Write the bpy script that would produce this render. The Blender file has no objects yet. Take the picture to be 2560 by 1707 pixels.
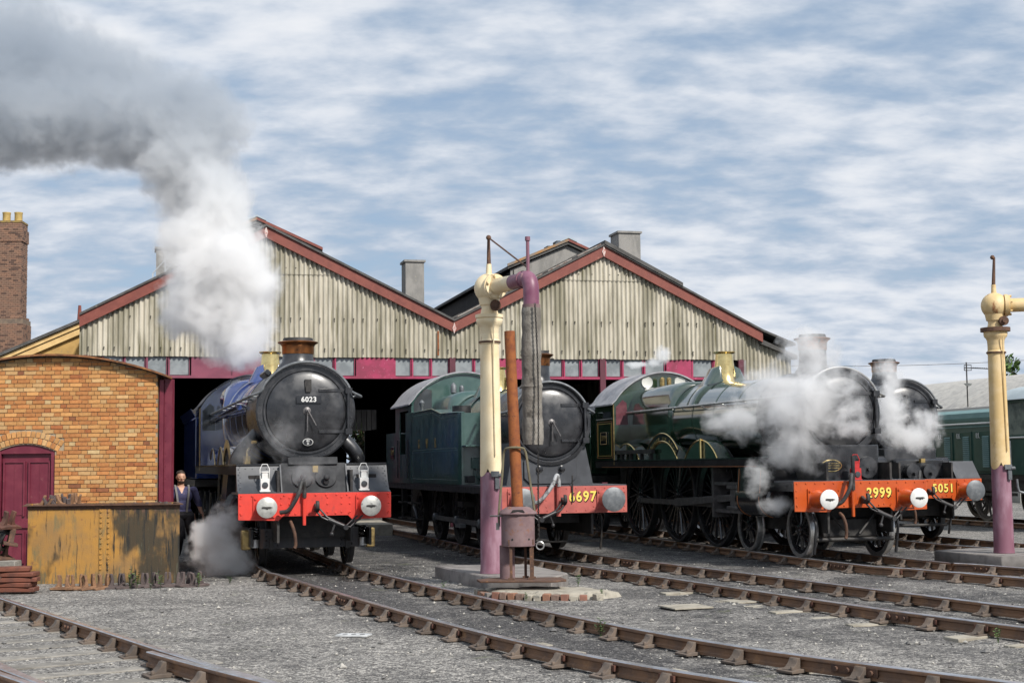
import bpy, bmesh, math, random
import numpy as np
from math import sin, cos, pi, radians as R
from mathutils import Vector, Matrix, noise as mnoise

random.seed(7)
SC = bpy.context.scene
COL = SC.collection

# ------------------------------------------------------------------ camera
cam_d = bpy.data.cameras.new('camera'); cam = bpy.data.objects.new('camera', cam_d); COL.objects.link(cam)
cam_d.sensor_width = 36.0; cam_d.lens = 50.87; cam_d.clip_start = 0.1; cam_d.clip_end = 3000
cam.matrix_world = Matrix.Translation((0, 0, 1.852)) @ Matrix.Rotation(R(90 + 4.882), 4, 'X') @ Matrix.Rotation(R(-0.655), 4, 'Z')
SC.camera = cam

# ------------------------------------------------------------------ sky and sun
SUN_EL, SUN_AZ = 41.0, 141.0        # degrees, azimuth measured clockwise from +Y
sd = Vector((sin(R(SUN_AZ)) * cos(R(SUN_EL)), cos(R(SUN_AZ)) * cos(R(SUN_EL)), sin(R(SUN_EL))))
sun_d = bpy.data.lights.new('sun', 'SUN'); sun = bpy.data.objects.new('sun', sun_d); COL.objects.link(sun)
sun_d.energy = 3.9; sun_d.angle = R(5); sun_d.color = (1.0, 0.95, 0.88)
sun.rotation_euler = (-sd).to_track_quat('-Z', 'Y').to_euler()
sun.location = (20, -20, 40)

W = bpy.data.worlds.new('World'); SC.world = W; W.use_nodes = True
nt = W.node_tree; nt.nodes.clear()
def wn(t, **k):
    n = nt.nodes.new(t)
    for a, b in k.items(): setattr(n, a, b)
    return n
def wl(a, b): nt.links.new(a, b)
out = wn('ShaderNodeOutputWorld'); bg = wn('ShaderNodeBackground'); bg.inputs['Strength'].default_value = 0.1
sky = wn('ShaderNodeTexSky', sky_type='NISHITA', sun_disc=False)
sky.sun_elevation = R(SUN_EL); sky.sun_rotation = R(SUN_AZ); sky.air_density = 1.0; sky.dust_density = 0.6; sky.ozone_density = 2.0
tc = wn('ShaderNodeTexCoord'); sep = wn('ShaderNodeSeparateXYZ'); wl(tc.outputs['Generated'], sep.inputs[0])
def wm(op, a, b=None, clamp=False):
    n = wn('ShaderNodeMath', operation=op, use_clamp=clamp)
    for i, q in enumerate((a, b)):
        if q is None: continue
        if isinstance(q, (int, float)): n.inputs[i].default_value = q
        else: wl(q, n.inputs[i])
    return n.outputs[0]
zz = wm('ADD', wm('MAXIMUM', sep.outputs['Z'], 0.0), 0.24)
px = wm('DIVIDE', sep.outputs['X'], zz); py = wm('DIVIDE', sep.outputs['Y'], zz)
cmb = wn('ShaderNodeCombineXYZ'); wl(px, cmb.inputs[0]); wl(py, cmb.inputs[1])
mp = wn('ShaderNodeMapping'); wl(cmb.outputs[0], mp.inputs['Vector'])
mp.inputs['Rotation'].default_value = (0, 0, R(-9)); mp.inputs['Scale'].default_value = (1.0, 1.5, 1)
def wnoise(scale, detail, rough, dist, off=0.0):
    n = wn('ShaderNodeTexNoise', noise_dimensions='4D'); n.inputs['W'].default_value = off
    n.inputs['Scale'].default_value = scale; n.inputs['Detail'].default_value = detail
    n.inputs['Roughness'].default_value = rough; n.inputs['Distortion'].default_value = dist
    wl(mp.outputs[0], n.inputs['Vector']); return n.outputs['Fac']
n1 = wnoise(1.3, 5.0, 0.5, 0.2, 1.3)
n2 = wnoise(7.0, 5.0, 0.55, 0.1, 4.7)
mixn = wm('ADD', wm('MULTIPLY', n1, 0.48), wm('MULTIPLY', n2, 0.52))
cr = wn('ShaderNodeValToRGB'); cr.color_ramp.interpolation = 'B_SPLINE'
e = cr.color_ramp.elements
e[0].position = 0.34; e[0].color = (.33, .45, .62, 1)
e[1].position = 0.64; e[1].color = (.93, .95, .99, 1)
for p_, c_ in ((0.43, (.43, .54, .69, 1)), (0.495, (.59, .67, .79, 1)), (0.555, (.78, .83, .91, 1))):
    q = e.new(p_); q.color = c_
wl(mixn, cr.inputs[0])
cov = wn('ShaderNodeMapRange'); cov.interpolation_type = 'SMOOTHSTEP'; wl(mixn, cov.inputs['Value'])
cov.inputs['From Min'].default_value = 0.30; cov.inputs['From Max'].default_value = 0.50
cov.inputs['To Min'].default_value = 0.62; cov.inputs['To Max'].default_value = 1.0
mx = wn('ShaderNodeMix', data_type='RGBA'); wl(cov.outputs[0], mx.inputs[0]); wl(sky.outputs[0], mx.inputs[6]); cs = wn('ShaderNodeVectorMath', operation='SCALE'); cs.inputs['Scale'].default_value = 7.3; wl(cr.outputs[0], cs.inputs[0]); wl(cs.outputs[0], mx.inputs[7])
wl(mx.outputs[2], bg.inputs['Color']); wl(bg.outputs[0], out.inputs['Surface'])

# ------------------------------------------------------------------ view
SC.view_settings.view_transform = 'Standard'; SC.view_settings.look = 'None'
SC.view_settings.exposure = 0.36; SC.view_settings.gamma = 1.0; SC.view_settings.use_curve_mapping = False
SC.render.engine = 'CYCLES'
cy = SC.cycles
cy.use_denoising = True; cy.use_adaptive_sampling = True; cy.adaptive_threshold = 0.015
cy.max_bounces = 12; cy.diffuse_bounces = 3; cy.glossy_bounces = 3; cy.transmission_bounces = 4; cy.transparent_max_bounces = 12
cy.volume_bounces = 9; cy.volume_step_rate = 1.0; cy.volume_max_steps = 256
cy.caustics_reflective = False; cy.caustics_refractive = False

# ------------------------------------------------------------------ materials
MATS = {}
def mat(name, c1, c2=None, scale=3.0, lo=0.4, hi=0.65, rough=0.5, metal=0.0, bump=0.0, bscale=60.0, bdist=0.01,
        stretch=(1, 1, 1), c3=None, s3=9.0, lo3=0.55, hi3=0.7, st3=(1, 1, 1), coat=0.0, rvar=0.0, rnd=0.0, spec=0.5, alpha=1.0):
    if name in MATS: return MATS[name]
    m = bpy.data.materials.new(name); m.use_nodes = True; MATS[name] = m
    t = m.node_tree; N = t.nodes; L = t.links
    b = N['Principled BSDF']
    b.inputs['Roughness'].default_value = rough; b.inputs['Metallic'].default_value = metal
    b.inputs['Coat Weight'].default_value = coat; b.inputs['Coat Roughness'].default_value = 0.1; b.inputs['Coat IOR'].default_value = 1.85
    b.inputs['Specular IOR Level'].default_value = spec
    geo = N.new('ShaderNodeNewGeometry')
    def noi(sc, st, det=6.0, rg=0.6):
        mpp = N.new('ShaderNodeMapping'); mpp.inputs['Scale'].default_value = st
        L.new(geo.outputs['Position'], mpp.inputs['Vector'])
        n = N.new('ShaderNodeTexNoise'); n.inputs['Scale'].default_value = sc; n.inputs['Detail'].default_value = det
        n.inputs['Roughness'].default_value = rg; L.new(mpp.outputs[0], n.inputs['Vector']); return n.outputs['Fac']
    def mr(src, a, bb, ta=0.0, tb=1.0):
        r = N.new('ShaderNodeMapRange'); r.interpolation_type = 'SMOOTHSTEP'
        r.inputs['From Min'].default_value = a; r.inputs['From Max'].default_value = bb
        r.inputs['To Min'].default_value = ta; r.inputs['To Max'].default_value = tb
        L.new(src, r.inputs['Value']); return r.outputs[0]
    def mixc(f, a, bcol):
        x = N.new('ShaderNodeMix'); x.data_type = 'RGBA'; L.new(f, x.inputs[0])
        for s, q in ((6, a), (7, bcol)):
            if isinstance(q, tuple): x.inputs[s].default_value = (*q, 1)
            else: L.new(q, x.inputs[s])
        return x.outputs[2]
    colr = None
    if c2 is not None:
        f1 = noi(scale, stretch); colr = mixc(mr(f1, lo, hi), c1, c2)
        if rvar:
            L.new(mr(f1, lo, hi, rough, min(1, rough + rvar)), b.inputs['Roughness'])
    if c3 is not None:
        colr = mixc(mr(noi(s3, st3), lo3, hi3), colr if colr is not None else c1, c3)
    if rnd:
        oi = N.new('ShaderNodeObjectInfo'); h = N.new('ShaderNodeHueSaturation')
        L.new(mr(oi.outputs['Random'], 0, 1, 1 - rnd, 1 + rnd), h.inputs['Value'])
        if colr is None: h.inputs['Color'].default_value = (*c1, 1)
        else: L.new(colr, h.inputs['Color'])
        colr = h.outputs[0]
    if colr is None: b.inputs['Base Color'].default_value = (*c1, 1)
    else: L.new(colr, b.inputs['Base Color'])
    if bump:
        bp = N.new('ShaderNodeBump'); bp.inputs['Strength'].default_value = bump; bp.inputs['Distance'].default_value = bdist
        L.new(noi(bscale, (1, 1, 1), 4.0, 0.65), bp.inputs['Height']); L.new(bp.outputs[0], b.inputs['Normal'])
    return m

M = dict(
 smoke=mat('smokebox_black', (.013, .0135, .016), (.034, .035, .039), 4, .4, .7, rough=.27, rvar=.18, spec=.75, bump=.12, bscale=90, bdist=.004, c3=(.06, .063, .068), s3=2.2, lo3=.58, hi3=.85),
 black=mat('satin_black', (.014, .014, .016), (.035, .035, .036), 5, rough=.42, rvar=.2, bump=.08, bscale=70, bdist=.004),
 dull=mat('oily_black', (.016, .015, .015), (.04, .037, .034), 6, rough=.6, bump=.25, bscale=50, c3=(.07, .055, .045), s3=8, lo3=.58, hi3=.75),
 gloss=mat('gloss_black', (.010, .010, .012), (.02, .02, .022), 4, rough=.22, coat=.3),
 grey=mat('dusty_grey_black', (.045, .048, .055), (.065, .069, .078), 3.5, rough=.45, bump=.1, bscale=80, bdist=.004, c3=(.09, .094, .10), s3=3, lo3=.6, hi3=.85),
 green=mat('gloss_green', (.014, .034, .018), (.02, .044, .024), 2, rough=.14, spec=1.0, coat=1.0, bump=.03, bscale=12, bdist=.004, c3=(.035, .05, .04), s3=3, lo3=.6, hi3=.9),
 tgreen=mat('worn_tank_green', (.026, .07, .06), (.036, .088, .076), 2.5, rough=.3, rvar=.15, coat=.4, spec=.8, bump=.05, bscale=40, bdist=.004, c3=(.05, .07, .066), s3=5, st3=(1, 1, .35), lo3=.6, hi3=.85),
 blue=mat('gloss_blue', (.014, .034, .15), (.02, .046, .19), 2, rough=.13, spec=1.0, coat=1.0, c3=(.03, .035, .06), s3=4, lo3=.6, hi3=.85),
 red6=mat('vermilion_paint', (.66, .056, .038), (.56, .05, .036), 4, rough=.38, c3=(.36, .055, .045), s3=9, st3=(1, 1, .4), lo3=.58, hi3=.75),
 redf=mat('faded_red_paint', (.46, .115, .095), (.36, .09, .075), 4, rough=.5, c3=(.28, .10, .085), s3=9, lo3=.58, hi3=.75),
 redo=mat('orange_red_paint', (.50, .085, .013), (.44, .068, .012), 3, rough=.32, coat=.2, c3=(.26, .045, .02), s3=10, st3=(1, 1, .4), lo3=.6, hi3=.78),
 white=mat('white_enamel', (.72, .72, .70), (.62, .62, .60), 9, rough=.35),
 steel=mat('bright_steel', (.55, .55, .54), (.40, .40, .39), 12, rough=.3, metal=.85, rvar=.15),
 buff=mat('dusty_steel', (.50, .50, .47), (.38, .38, .36), 10, rough=.45, metal=.35, c3=(.2, .2, .19), s3=14, lo3=.6, hi3=.7),
 buffd=mat('dark_steel', (.12, .13, .14), (.18, .19, .20), 10, rough=.5, metal=.3),
 rodst=mat('oiled_rod_steel', (.11, .105, .105), (.17, .16, .16), 8, rough=.4, metal=.4),
 copper=mat('tarnished_copper', (.50, .20, .07), (.30, .13, .06), 7, rough=.33, metal=.9, c3=(.10, .06, .045), s3=10, lo3=.55, hi3=.7),
 brass=mat('polished_brass', (.85, .66, .30), (.70, .52, .22), 8, rough=.2, metal=.9),
 brassd=mat('dull_brass', (.50, .36, .15), (.30, .22, .10), 12, rough=.38, metal=.8),
 gold=mat('gold_leaf_paint', (.62, .42, .10), rough=.5),
 yellow=mat('yellow_lettering', (.80, .62, .12), rough=.5),
 goldd=mat('faded_gold_lettering', (.30, .20, .06), rough=.5),
 line=mat('orange_lining', (.42, .16, .06), rough=.5),
 glass=mat('dark_cab_glass', (.05, .055, .06), rough=.06, spec=.8),
 roofg=mat('pale_cab_roof', (.34, .34, .36), (.24, .24, .26), 5, rough=.5, c3=(.12, .12, .12), s3=11, lo3=.6, hi3=.75),
 cream=mat('cream_paint', (.80, .68, .46), (.74, .59, .36), 3, rough=.5, bump=.1, bscale=30, c3=(.34, .17, .07), s3=6, st3=(1, 1, .5), lo3=.66, hi3=.74),
 creamw=mat('weathered_cream_paint', (.62, .44, .20), (.70, .53, .29), 3, rough=.55, bump=.1, bscale=30, c3=(.30, .13, .05), s3=6, st3=(1, 1, .5), lo3=.60, hi3=.70),
 mauve=mat('faded_mauve_paint', (.20, .085, .12), (.33, .20, .25), 4, .42, .7, rough=.5, stretch=(1, 1, .3), bump=.06, bscale=30, c3=(.40, .22, .20), s3=7, st3=(1, 1, .4), lo3=.66, hi3=.76),
 purple=mat('maroon_paint', (.135, .016, .034), (.17, .026, .045), 4, rough=.5, c3=(.20, .06, .07), s3=9, lo3=.62, hi3=.76),
 pink=mat('faded_magenta_paint', (.34, .03, .09), (.22, .025, .06), 2.2, rough=.6, c3=(.55, .2, .3), s3=16, lo3=.62, hi3=.72, bump=.15),
 maroon=mat('dull_maroon_boarding', (.22, .055, .09), (.17, .04, .07), 2.5, rough=.6, c3=(.35, .15, .18), s3=18, lo3=.64, hi3=.72, bump=.15),
 fascia=mat('brown_red_bargeboard', (.21, .055, .038), (.17, .042, .03), 4, rough=.55, c3=(.30, .12, .09), s3=7, lo3=.62, hi3=.8),
 rust=mat('orange_rust', (.27, .085, .022), (.18, .052, .018), 8, rough=.85, bump=.3, bscale=60, c3=(.12, .04, .02), s3=20, lo3=.56, hi3=.7),
 rustd=mat('brown_rust', (.115, .06, .038), (.075, .042, .03), 9, rough=.85, bump=.4, bscale=60, c3=(.20, .10, .05), s3=16, lo3=.58, hi3=.7),
 rustp=mat('purple_brown_rust', (.16, .10, .105), (.21, .14, .14), 5, rough=.75, bump=.3, bscale=70, c3=(.22, .09, .045), s3=9, lo3=.56, hi3=.72),
 leather=mat('cracked_grey_leather', (.15, .135, .115), (.27, .25, .22), 4, rough=.75, stretch=(1, 1, .4), bump=.6, bscale=28, bdist=.02, c3=(.07, .062, .052), s3=7, lo3=.56, hi3=.68),
 railside=mat('rusty_rail_side', (.22, .12, .066), (.14, .085, .058), 3, rough=.8, bump=.3, bscale=50, c3=(.32, .175, .085), s3=5, lo3=.56, hi3=.75),
 railtop=mat('polished_rail_head', (.55, .55, .57), (.40, .38, .37), 5, rough=.28, metal=.8, c3=(.22, .14, .09), s3=9, lo3=.62, hi3=.8),
 chair=mat('dusty_cast_iron', (.14, .108, .085), (.095, .075, .062), 7, rough=.85, bump=.35, bscale=60, c3=(.17, .11, .07), s3=6, lo3=.56, hi3=.75, rnd=.2),
 oak=mat('grey_sleeper_wood', (.24, .225, .20), (.15, .14, .125), 4, rough=.9, stretch=(1, 1, 1), bump=.5, bscale=40, c3=(.33, .31, .27), s3=14, lo3=.55, hi3=.7, rnd=.15),
 conc=mat('grimy_concrete', (.24, .22, .205), (.16, .145, .135), 3, rough=.85, bump=.4, bscale=50, c3=(.09, .085, .08), s3=6, lo3=.57, hi3=.75),
 concp=mat('pale_concrete', (.36, .33, .27), (.26, .235, .19), 5, rough=.9, bump=.5, bscale=45, c3=(.16, .15, .13), s3=9, lo3=.57, hi3=.72),
 ylw=None,
 timber=mat('dark_stained_timber', (.12, .05, .033), (.075, .036, .026), 5, rough=.8, bump=.4, bscale=30),
 planks=mat('grey_weathered_planks', (.17, .16, .15), (.11, .105, .10), 4, rough=.85, stretch=(1, 1, .3), bump=.4),
 asb=mat('grey_asbestos_board', (.27, .26, .245), (.20, .195, .185), 4, rough=.85, stretch=(1, 1, .4), bump=.2, c3=(.33, .31, .24), s3=12, lo3=.6, hi3=.75),
 slate=mat('dark_roof_sheet', (.09, .088, .085), (.055, .053, .05), 4, rough=.8, bump=.4, bscale=20, c3=(.16, .155, .13), s3=8, lo3=.58, hi3=.75),
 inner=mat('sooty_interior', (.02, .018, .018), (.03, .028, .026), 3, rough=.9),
 ochre=mat('ochre_render', (.46, .29, .095), (.36, .22, .07), 3, rough=.8, c3=(.25, .2, .14), s3=6, lo3=.6, hi3=.75),
 ochrep=mat('pale_ochre_board', (.66, .46, .20), (.56, .37, .15), 3, rough=.6),
 leaf=mat('leaf_green', (.055, .105, .022), (.09, .15, .03), 6, rough=.6, rnd=.25),
 leafd=mat('leaf_dark_green', (.03, .06, .016), (.05, .085, .022), 6, rough=.6),
 bark=mat('bark', (.09, .07, .05), (.06, .045, .035), 8, rough=.9, bump=.4),
 rubber=mat('black_ribbed_hose', (.02, .02, .02), (.045, .045, .045), 12, rough=.6, bump=.5, bscale=80),
 hosew=mat('bandaged_grey_hose', (.38, .39, .40), (.10, .10, .10), 14, rough=.7, bump=.4),
 skin=mat('skin', (.52, .31, .22), (.46, .26, .18), 30, rough=.5),
 hair=mat('dark_brown_hair', (.025, .016, .011), (.05, .03, .02), 60, rough=.6),
 shirt=mat('navy_shirt', (.045, .046, .11), (.06, .06, .13), 12, rough=.85, bump=.5, bscale=14, bdist=.02),
 trous=mat('black_overalls', (.014, .014, .02), (.024, .024, .03), 12, rough=.9, bump=.5, bscale=12, bdist=.02),
 brace=mat('grey_braces', (.16, .155, .15), rough=.8),
 mortar=mat('lime_mortar', (.36, .29, .20), (.27, .21, .14), 9, rough=.95, bump=.4, bscale=60),
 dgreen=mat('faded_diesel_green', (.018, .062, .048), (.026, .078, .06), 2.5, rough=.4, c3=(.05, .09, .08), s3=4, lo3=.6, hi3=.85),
 dgreenl=mat('pale_blue_green', (.09, .19, .185), (.12, .23, .22), 3, rough=.45),
 palei=mat('pale_blue_grey_roof', (.42, .48, .50), (.36, .42, .44), 3, rough=.5),
)

# ------------------------------------------------------------------ mesh builder
class MB:
    def __init__(s): s.v = []; s.f = []; s.mi = []; s.cur = 0
    def add(s, vs, fs):
        o = len(s.v); s.v += [tuple(p) for p in vs]
        for q in fs: s.f.append(tuple(o + i for i in q)); s.mi.append(s.cur)
        return s
    def box(s, c, d, rot=None):
        hx, hy, hz = d[0] / 2, d[1] / 2, d[2] / 2
        vs = [Vector((x, y, z)) for x in (-hx, hx) for y in (-hy, hy) for z in (-hz, hz)]
        if rot is not None: vs = [rot @ p for p in vs]
        c = Vector(c)
        return s.add([p + c for p in vs], [(0, 1, 3, 2), (4, 6, 7, 5), (0, 4, 5, 1), (2, 3, 7, 6), (0, 2, 6, 4), (1, 5, 7, 3)])
    def bb(s, x0, x1, y0, y1, z0, z1): return s.box(((x0 + x1) / 2, (y0 + y1) / 2, (z0 + z1) / 2), (abs(x1 - x0), abs(y1 - y0), abs(z1 - z0)))
    def cyl(s, p0, p1, r0, r1=None, n=16, cap=True):
        r1 = r0 if r1 is None else r1
        p0 = Vector(p0); p1 = Vector(p1); d = (p1 - p0).normalized()
        a = d.orthogonal().normalized(); b = d.cross(a)
        vs = []
        for p, r in ((p0, r0), (p1, r1)):
            for i in range(n):
                t = 2 * pi * i / n; vs.append(p + (a * cos(t) + b * sin(t)) * r)
        fs = [(i, (i + 1) % n, n + (i + 1) % n, n + i) for i in range(n)]
        if cap: fs += [tuple(range(n))[::-1], tuple(range(n, 2 * n))]
        return s.add(vs, fs)
    def tube(s, path, r, n=8, cap=True, rs=None):
        P = [Vector(p) for p in path]; m = len(P); vs = []; fs = []
        T = [(P[min(i + 1, m - 1)] - P[max(i - 1, 0)]).normalized() for i in range(m)]
        a = T[0].orthogonal().normalized()
        for i in range(m):
            a = (a - T[i] * a.dot(T[i])); a = a.normalized() if a.length > 1e-6 else T[i].orthogonal().normalized()
            b = T[i].cross(a); rr = rs[i] if rs else r
            for k in range(n):
                t = 2 * pi * k / n; vs.append(P[i] + (a * cos(t) + b * sin(t)) * rr)
        for i in range(m - 1):
            for k in range(n): fs.append((i * n + k, i * n + (k + 1) % n, (i + 1) * n + (k + 1) % n, (i + 1) * n + k))
        if cap: fs += [tuple(range(n))[::-1], tuple(range((m - 1) * n, m * n))]
        return s.add(vs, fs)
    def lathe(s, prof, o=(0, 0, 0), axis='z', n=32, a0=0, a1=2 * pi):
        # prof: (radius, height along axis)
        o = Vector(o); full = abs(a1 - a0 - 2 * pi) < 1e-6; m = n if full else n + 1; vs = []; fs = []
        for r, h in prof:
            for i in range(m):
                t = a0 + (a1 - a0) * i / n; c_, s_ = r * cos(t), r * sin(t)
                p = {'z': (c_, s_, h), 'y': (c_, h, s_), 'x': (h, c_, s_)}[axis]; vs.append(o + Vector(p))
        for j in range(len(prof) - 1):
            for i in range(n if full else n):
                i2 = (i + 1) % m
                fs.append((j * m + i, j * m + i2, (j + 1) * m + i2, (j + 1) * m + i))
        return s.add(vs, fs)
    def prism(s, poly, axis, a, b):
        # poly in the plane normal to axis: x->(y,z) y->(x,z) z->(x,y)
        def P(q, h): return {'x': (h, q[0], q[1]), 'y': (q[0], h, q[1]), 'z': (q[0], q[1], h)}[axis]
        n = len(poly); vs = [P(q, a) for q in poly] + [P(q, b) for q in poly]
        return s.add(vs, [tuple(range(n)), tuple(range(2 * n - 1, n - 1, -1))] + [(i, (i + 1) % n, n + (i + 1) % n, n + i) for i in range(n)])
    def sphere(s, c, r, n=12, sc=(1, 1, 1)):
        c = Vector(c); vs = []; fs = []; m = max(4, n // 2)
        for j in range(m + 1):
            ph = pi * j / m
            for i in range(n):
                t = 2 * pi * i / n; vs.append(c + Vector((r * sc[0] * sin(ph) * cos(t), r * sc[1] * sin(ph) * sin(t), r * sc[2] * cos(ph))))
        for j in range(m):
            for i in range(n): fs.append((j * n + i, j * n + (i + 1) % n, (j + 1) * n + (i + 1) % n, (j + 1) * n + i))
        return s.add(vs, fs)
    def loft(s, secs, closed=True, cap=True):
        n = len(secs[0]); vs = [p for q in secs for p in q]; fs = []
        for j in range(len(secs) - 1):
            for i in range(n if closed else n - 1):
                fs.append((j * n + i, j * n + (i + 1) % n, (j + 1) * n + (i + 1) % n, (j + 1) * n + i))
        if cap and closed: fs += [tuple(range(n))[::-1], tuple(range((len(secs) - 1) * n, len(secs) * n))]
        return s.add(vs, fs)
    def rivet(s, c, nrm, r=.014):
        nrm = Vector(nrm); c = Vector(c); return s.cyl(c - nrm * .002, c + nrm * r * .7, r, r * .55, 6)
    def mesh(s, name, ang=38, bevel=0):
        me = bpy.data.meshes.new(name); me.from_pydata(s.v, [], s.f)
        if any(s.mi): me.polygons.foreach_set('material_index', s.mi)
        bm = bmesh.new(); bm.from_mesh(me)
        bmesh.ops.remove_doubles(bm, verts=bm.verts, dist=1e-5)
        bmesh.ops.recalc_face_normals(bm, faces=bm.faces)
        if bevel:
            ed = [e_ for e_ in bm.edges if len(e_.link_faces) == 2 and e_.calc_face_angle(0) > R(40)]
            bmesh.ops.bevel(bm, geom=ed, offset=bevel, segments=1, affect='EDGES', clamp_overlap=True)
        bm.to_mesh(me); bm.free()
        me.polygons.foreach_set('use_smooth', [True] * len(me.polygons)); me.set_sharp_from_angle(angle=R(ang)); me.update()
        return me
    def build(s, name, m, parent=None, loc=(0, 0, 0), ang=38, bevel=0, stuff=False):
        me = s.mesh(name, ang, bevel)
        for q in (m if isinstance(m, (list, tuple)) else [m]): me.materials.append(q)
        return link(name, me, parent, loc, stuff)

def link(name, me, parent=None, loc=(0, 0, 0), stuff=False):
    o = bpy.data.objects.new(name, me); COL.objects.link(o); o.location = loc
    if parent is not None: o.parent = parent
    if stuff: o['kind'] = 'stuff'
    return o
def thing(name, label, cat, loc=(0, 0, 0), rz=0, group=None):
    o = bpy.data.objects.new(name, None); COL.objects.link(o); o.location = loc; o.rotation_euler = (0, 0, rz); o.empty_display_size = .2
    return tag(o, label, cat, group)
def tag(o, label=None, cat=None, group=None, kind=None):
    if label: o['label'] = label
    if cat: o['category'] = cat
    if group: o['group'] = group
    if kind: o['kind'] = kind
    return o
def text(body, size, m, parent, loc, rot, extrude=.004, offset=0.0, name='lettering', spacing=1.0, shear=0, sx=1.0):
    cu = bpy.data.curves.new('t', 'FONT'); cu.body = body; cu.size = size; cu.extrude = extrude; cu.offset = offset
    cu.align_x = 'CENTER'; cu.align_y = 'CENTER'; cu.space_character = spacing; cu.resolution_u = 4; cu.shear = shear
    ob = bpy.data.objects.new('t', cu); COL.objects.link(ob)
    dg = bpy.context.evaluated_depsgraph_get(); me = bpy.data.meshes.new_from_object(ob.evaluated_get(dg))
    bpy.data.objects.remove(ob); bpy.data.curves.remove(cu)
    me.materials.clear(); me.materials.append(m)
    o = link(name, me, parent, loc); o.rotation_euler = rot; o.scale = (sx, 1, 1)
    return o
def dup(o, parent=None, loc=None, rz=None):
    c = o.copy(); COL.objects.link(c); c.parent = parent
    if loc is not None: c.location = loc
    if rz is not None: c.rotation_euler = (0, 0, rz)
    for ch in list(o.children): dup(ch, c)
    return c
def spline(pts, step=.5):
    P = [Vector((p[0], p[1], p[2] if len(p) > 2 else 0)) for p in pts]; P = [P[0] * 2 - P[1]] + P + [P[-1] * 2 - P[-2]]; out_ = []
    for i in range(1, len(P) - 2):
        a, b, c, d = P[i - 1:i + 3]; n = max(2, int((c - b).length / step))
        for k in range(n):
            t = k / n; out_.append(.5 * ((2 * b) + (c - a) * t + (2 * a - 5 * b + 4 * c - d) * t * t + (3 * b - a - 3 * c + d) * t ** 3))
    out_.append(P[-2]); return out_
def arc(c, r, a0, a1, n, plane='xz', h=0):
    o = []
    for i in range(n + 1):
        t = a0 + (a1 - a0) * i / n; u, w = c[0] + r * cos(t), c[1] + r * sin(t)
        o.append({'xz': (u, h, w), 'yz': (h, u, w), 'xy': (u, w, h)}[plane])
    return o

# ================================================================== SETTING
TRACKS = {
 'A': [(-18, 37.0), (-11.5, 26.0), (-7.62, 19.45), (-5.05, 15.25), (-3.05, 12.05), (-.5, 8.4)],
 'B': [(-13.6, 61), (-7.2, 38), (-3.64, 25.37), (-3.18, 24.0), (-1.665, 20.12), (-.013, 16.21), (1.18, 13.79), (2.52, 11.8), (5.6, 7.9)],
 'C': [(-8.2, 60), (-2.0, 38), (.2, 29.6), (1.02, 26.9), (2.95, 22.3), (4.62, 18.1), (5.5, 16.1), (8.6, 10.0)],
 'D': [(-3.4, 60), (2.74, 38), (6.15, 25.4), (6.92, 23.7), (8.04, 21.5), (11.5, 15.0)],
 'E': [(3.0, 60), (7.3, 40), (9.25, 31.0), (9.95, 28.8), (11.9, 24.6), (15.5, 17.5)],
 'F': [(7.5, 70), (12.2, 48), (15.2, 36), (18.8, 24)],
}
CL = {k: spline(v, .5) for k, v in TRACKS.items()}

# ---------------------------------------------------------------- ground
def axis_pts(lo, hi, st, far):
    a = list(np.arange(lo, hi + 1e-6, st)); d = st; x = hi
    up = []
    while x < far: d *= 1.35; x += d; up.append(x)
    d = st; x = lo; dn = []
    while x > -far: d *= 1.35; x -= d; dn.append(x)
    return np.array(dn[::-1] + a + up)
gx = axis_pts(-12, 13, .13, 900); gy = axis_pts(9.5, 40, .13, 900)
XX, YY = np.meshgrid(gx, gy); nxg, nyg = len(gx), len(gy)
def dist_to(line, X, Y):
    d = np.full(X.shape, 1e9); A = np.array([[p.x, p.y] for p in line])
    for i in range(len(A) - 1):
        a, b = A[i], A[i + 1]; ab = b - a; L2 = ab @ ab
        t = np.clip(((X - a[0]) * ab[0] + (Y - a[1]) * ab[1]) / L2, 0, 1)
        d = np.minimum(d, np.hypot(X - a[0] - t * ab[0], Y - a[1] - t * ab[1]))
    return d
DT = {k: dist_to(CL[k], XX, YY) for k in 'ABCDEF'}
near = (XX > -12.5) & (XX < 13.5) & (YY > 9) & (YY < 41)
ZZ = np.zeros(XX.shape)
idx = np.argwhere(near)
for i, j in idx:
    x, y = XX[i, j], YY[i, j]
    ZZ[i, j] = .022 * mnoise.noise((x * .8, y * .8, 1.3)) + .014 * mnoise.noise((x * 2.7, y * 2.7, 5.1)) + .008 * mnoise.noise((x * 7, y * 7, 9.1))
dmin = np.minimum.reduce([DT['A'], DT['B'], DT['C'], DT['D'], DT['E']])
flat = np.clip((dmin - .2) / .9, 0, 1); ZZ = ZZ * (.45 + .55 * flat) - .008
oil = np.zeros(XX.shape)
for k, w_ in (('B', 1.0), ('C', .8), ('D', 1.0), ('E', .9), ('F', .4)):
    oil = np.maximum(oil, w_ * np.clip(1.25 - DT[k] / 1.15, 0, 1))
oil *= np.clip((YY - 6) / 10, .6, 1)
oil = np.maximum(oil, .58 * np.clip((XX + .5) / 3, 0, 1) * np.clip((YY - 12) / 6, 0, 1) * (XX < 9.5))
oil = np.maximum(oil, .85 * np.clip((YY - 23.5 - .15 * XX) / 5, 0, 1) * np.clip((XX + 9) / 3, 0, 1) * np.clip((9.5 - XX) / 2, 0, 1))
oil = np.maximum(oil, .62 * np.exp(-((XX - 4.6) / 3.2) ** 2 - ((YY - 25) / 6) ** 2))
wet = np.exp(-((XX + 2.4) / 1.3) ** 2 - ((YY - 25.8) / 3.0) ** 2)
vs = np.stack([XX.ravel(), YY.ravel(), ZZ.ravel()], 1)
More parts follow.
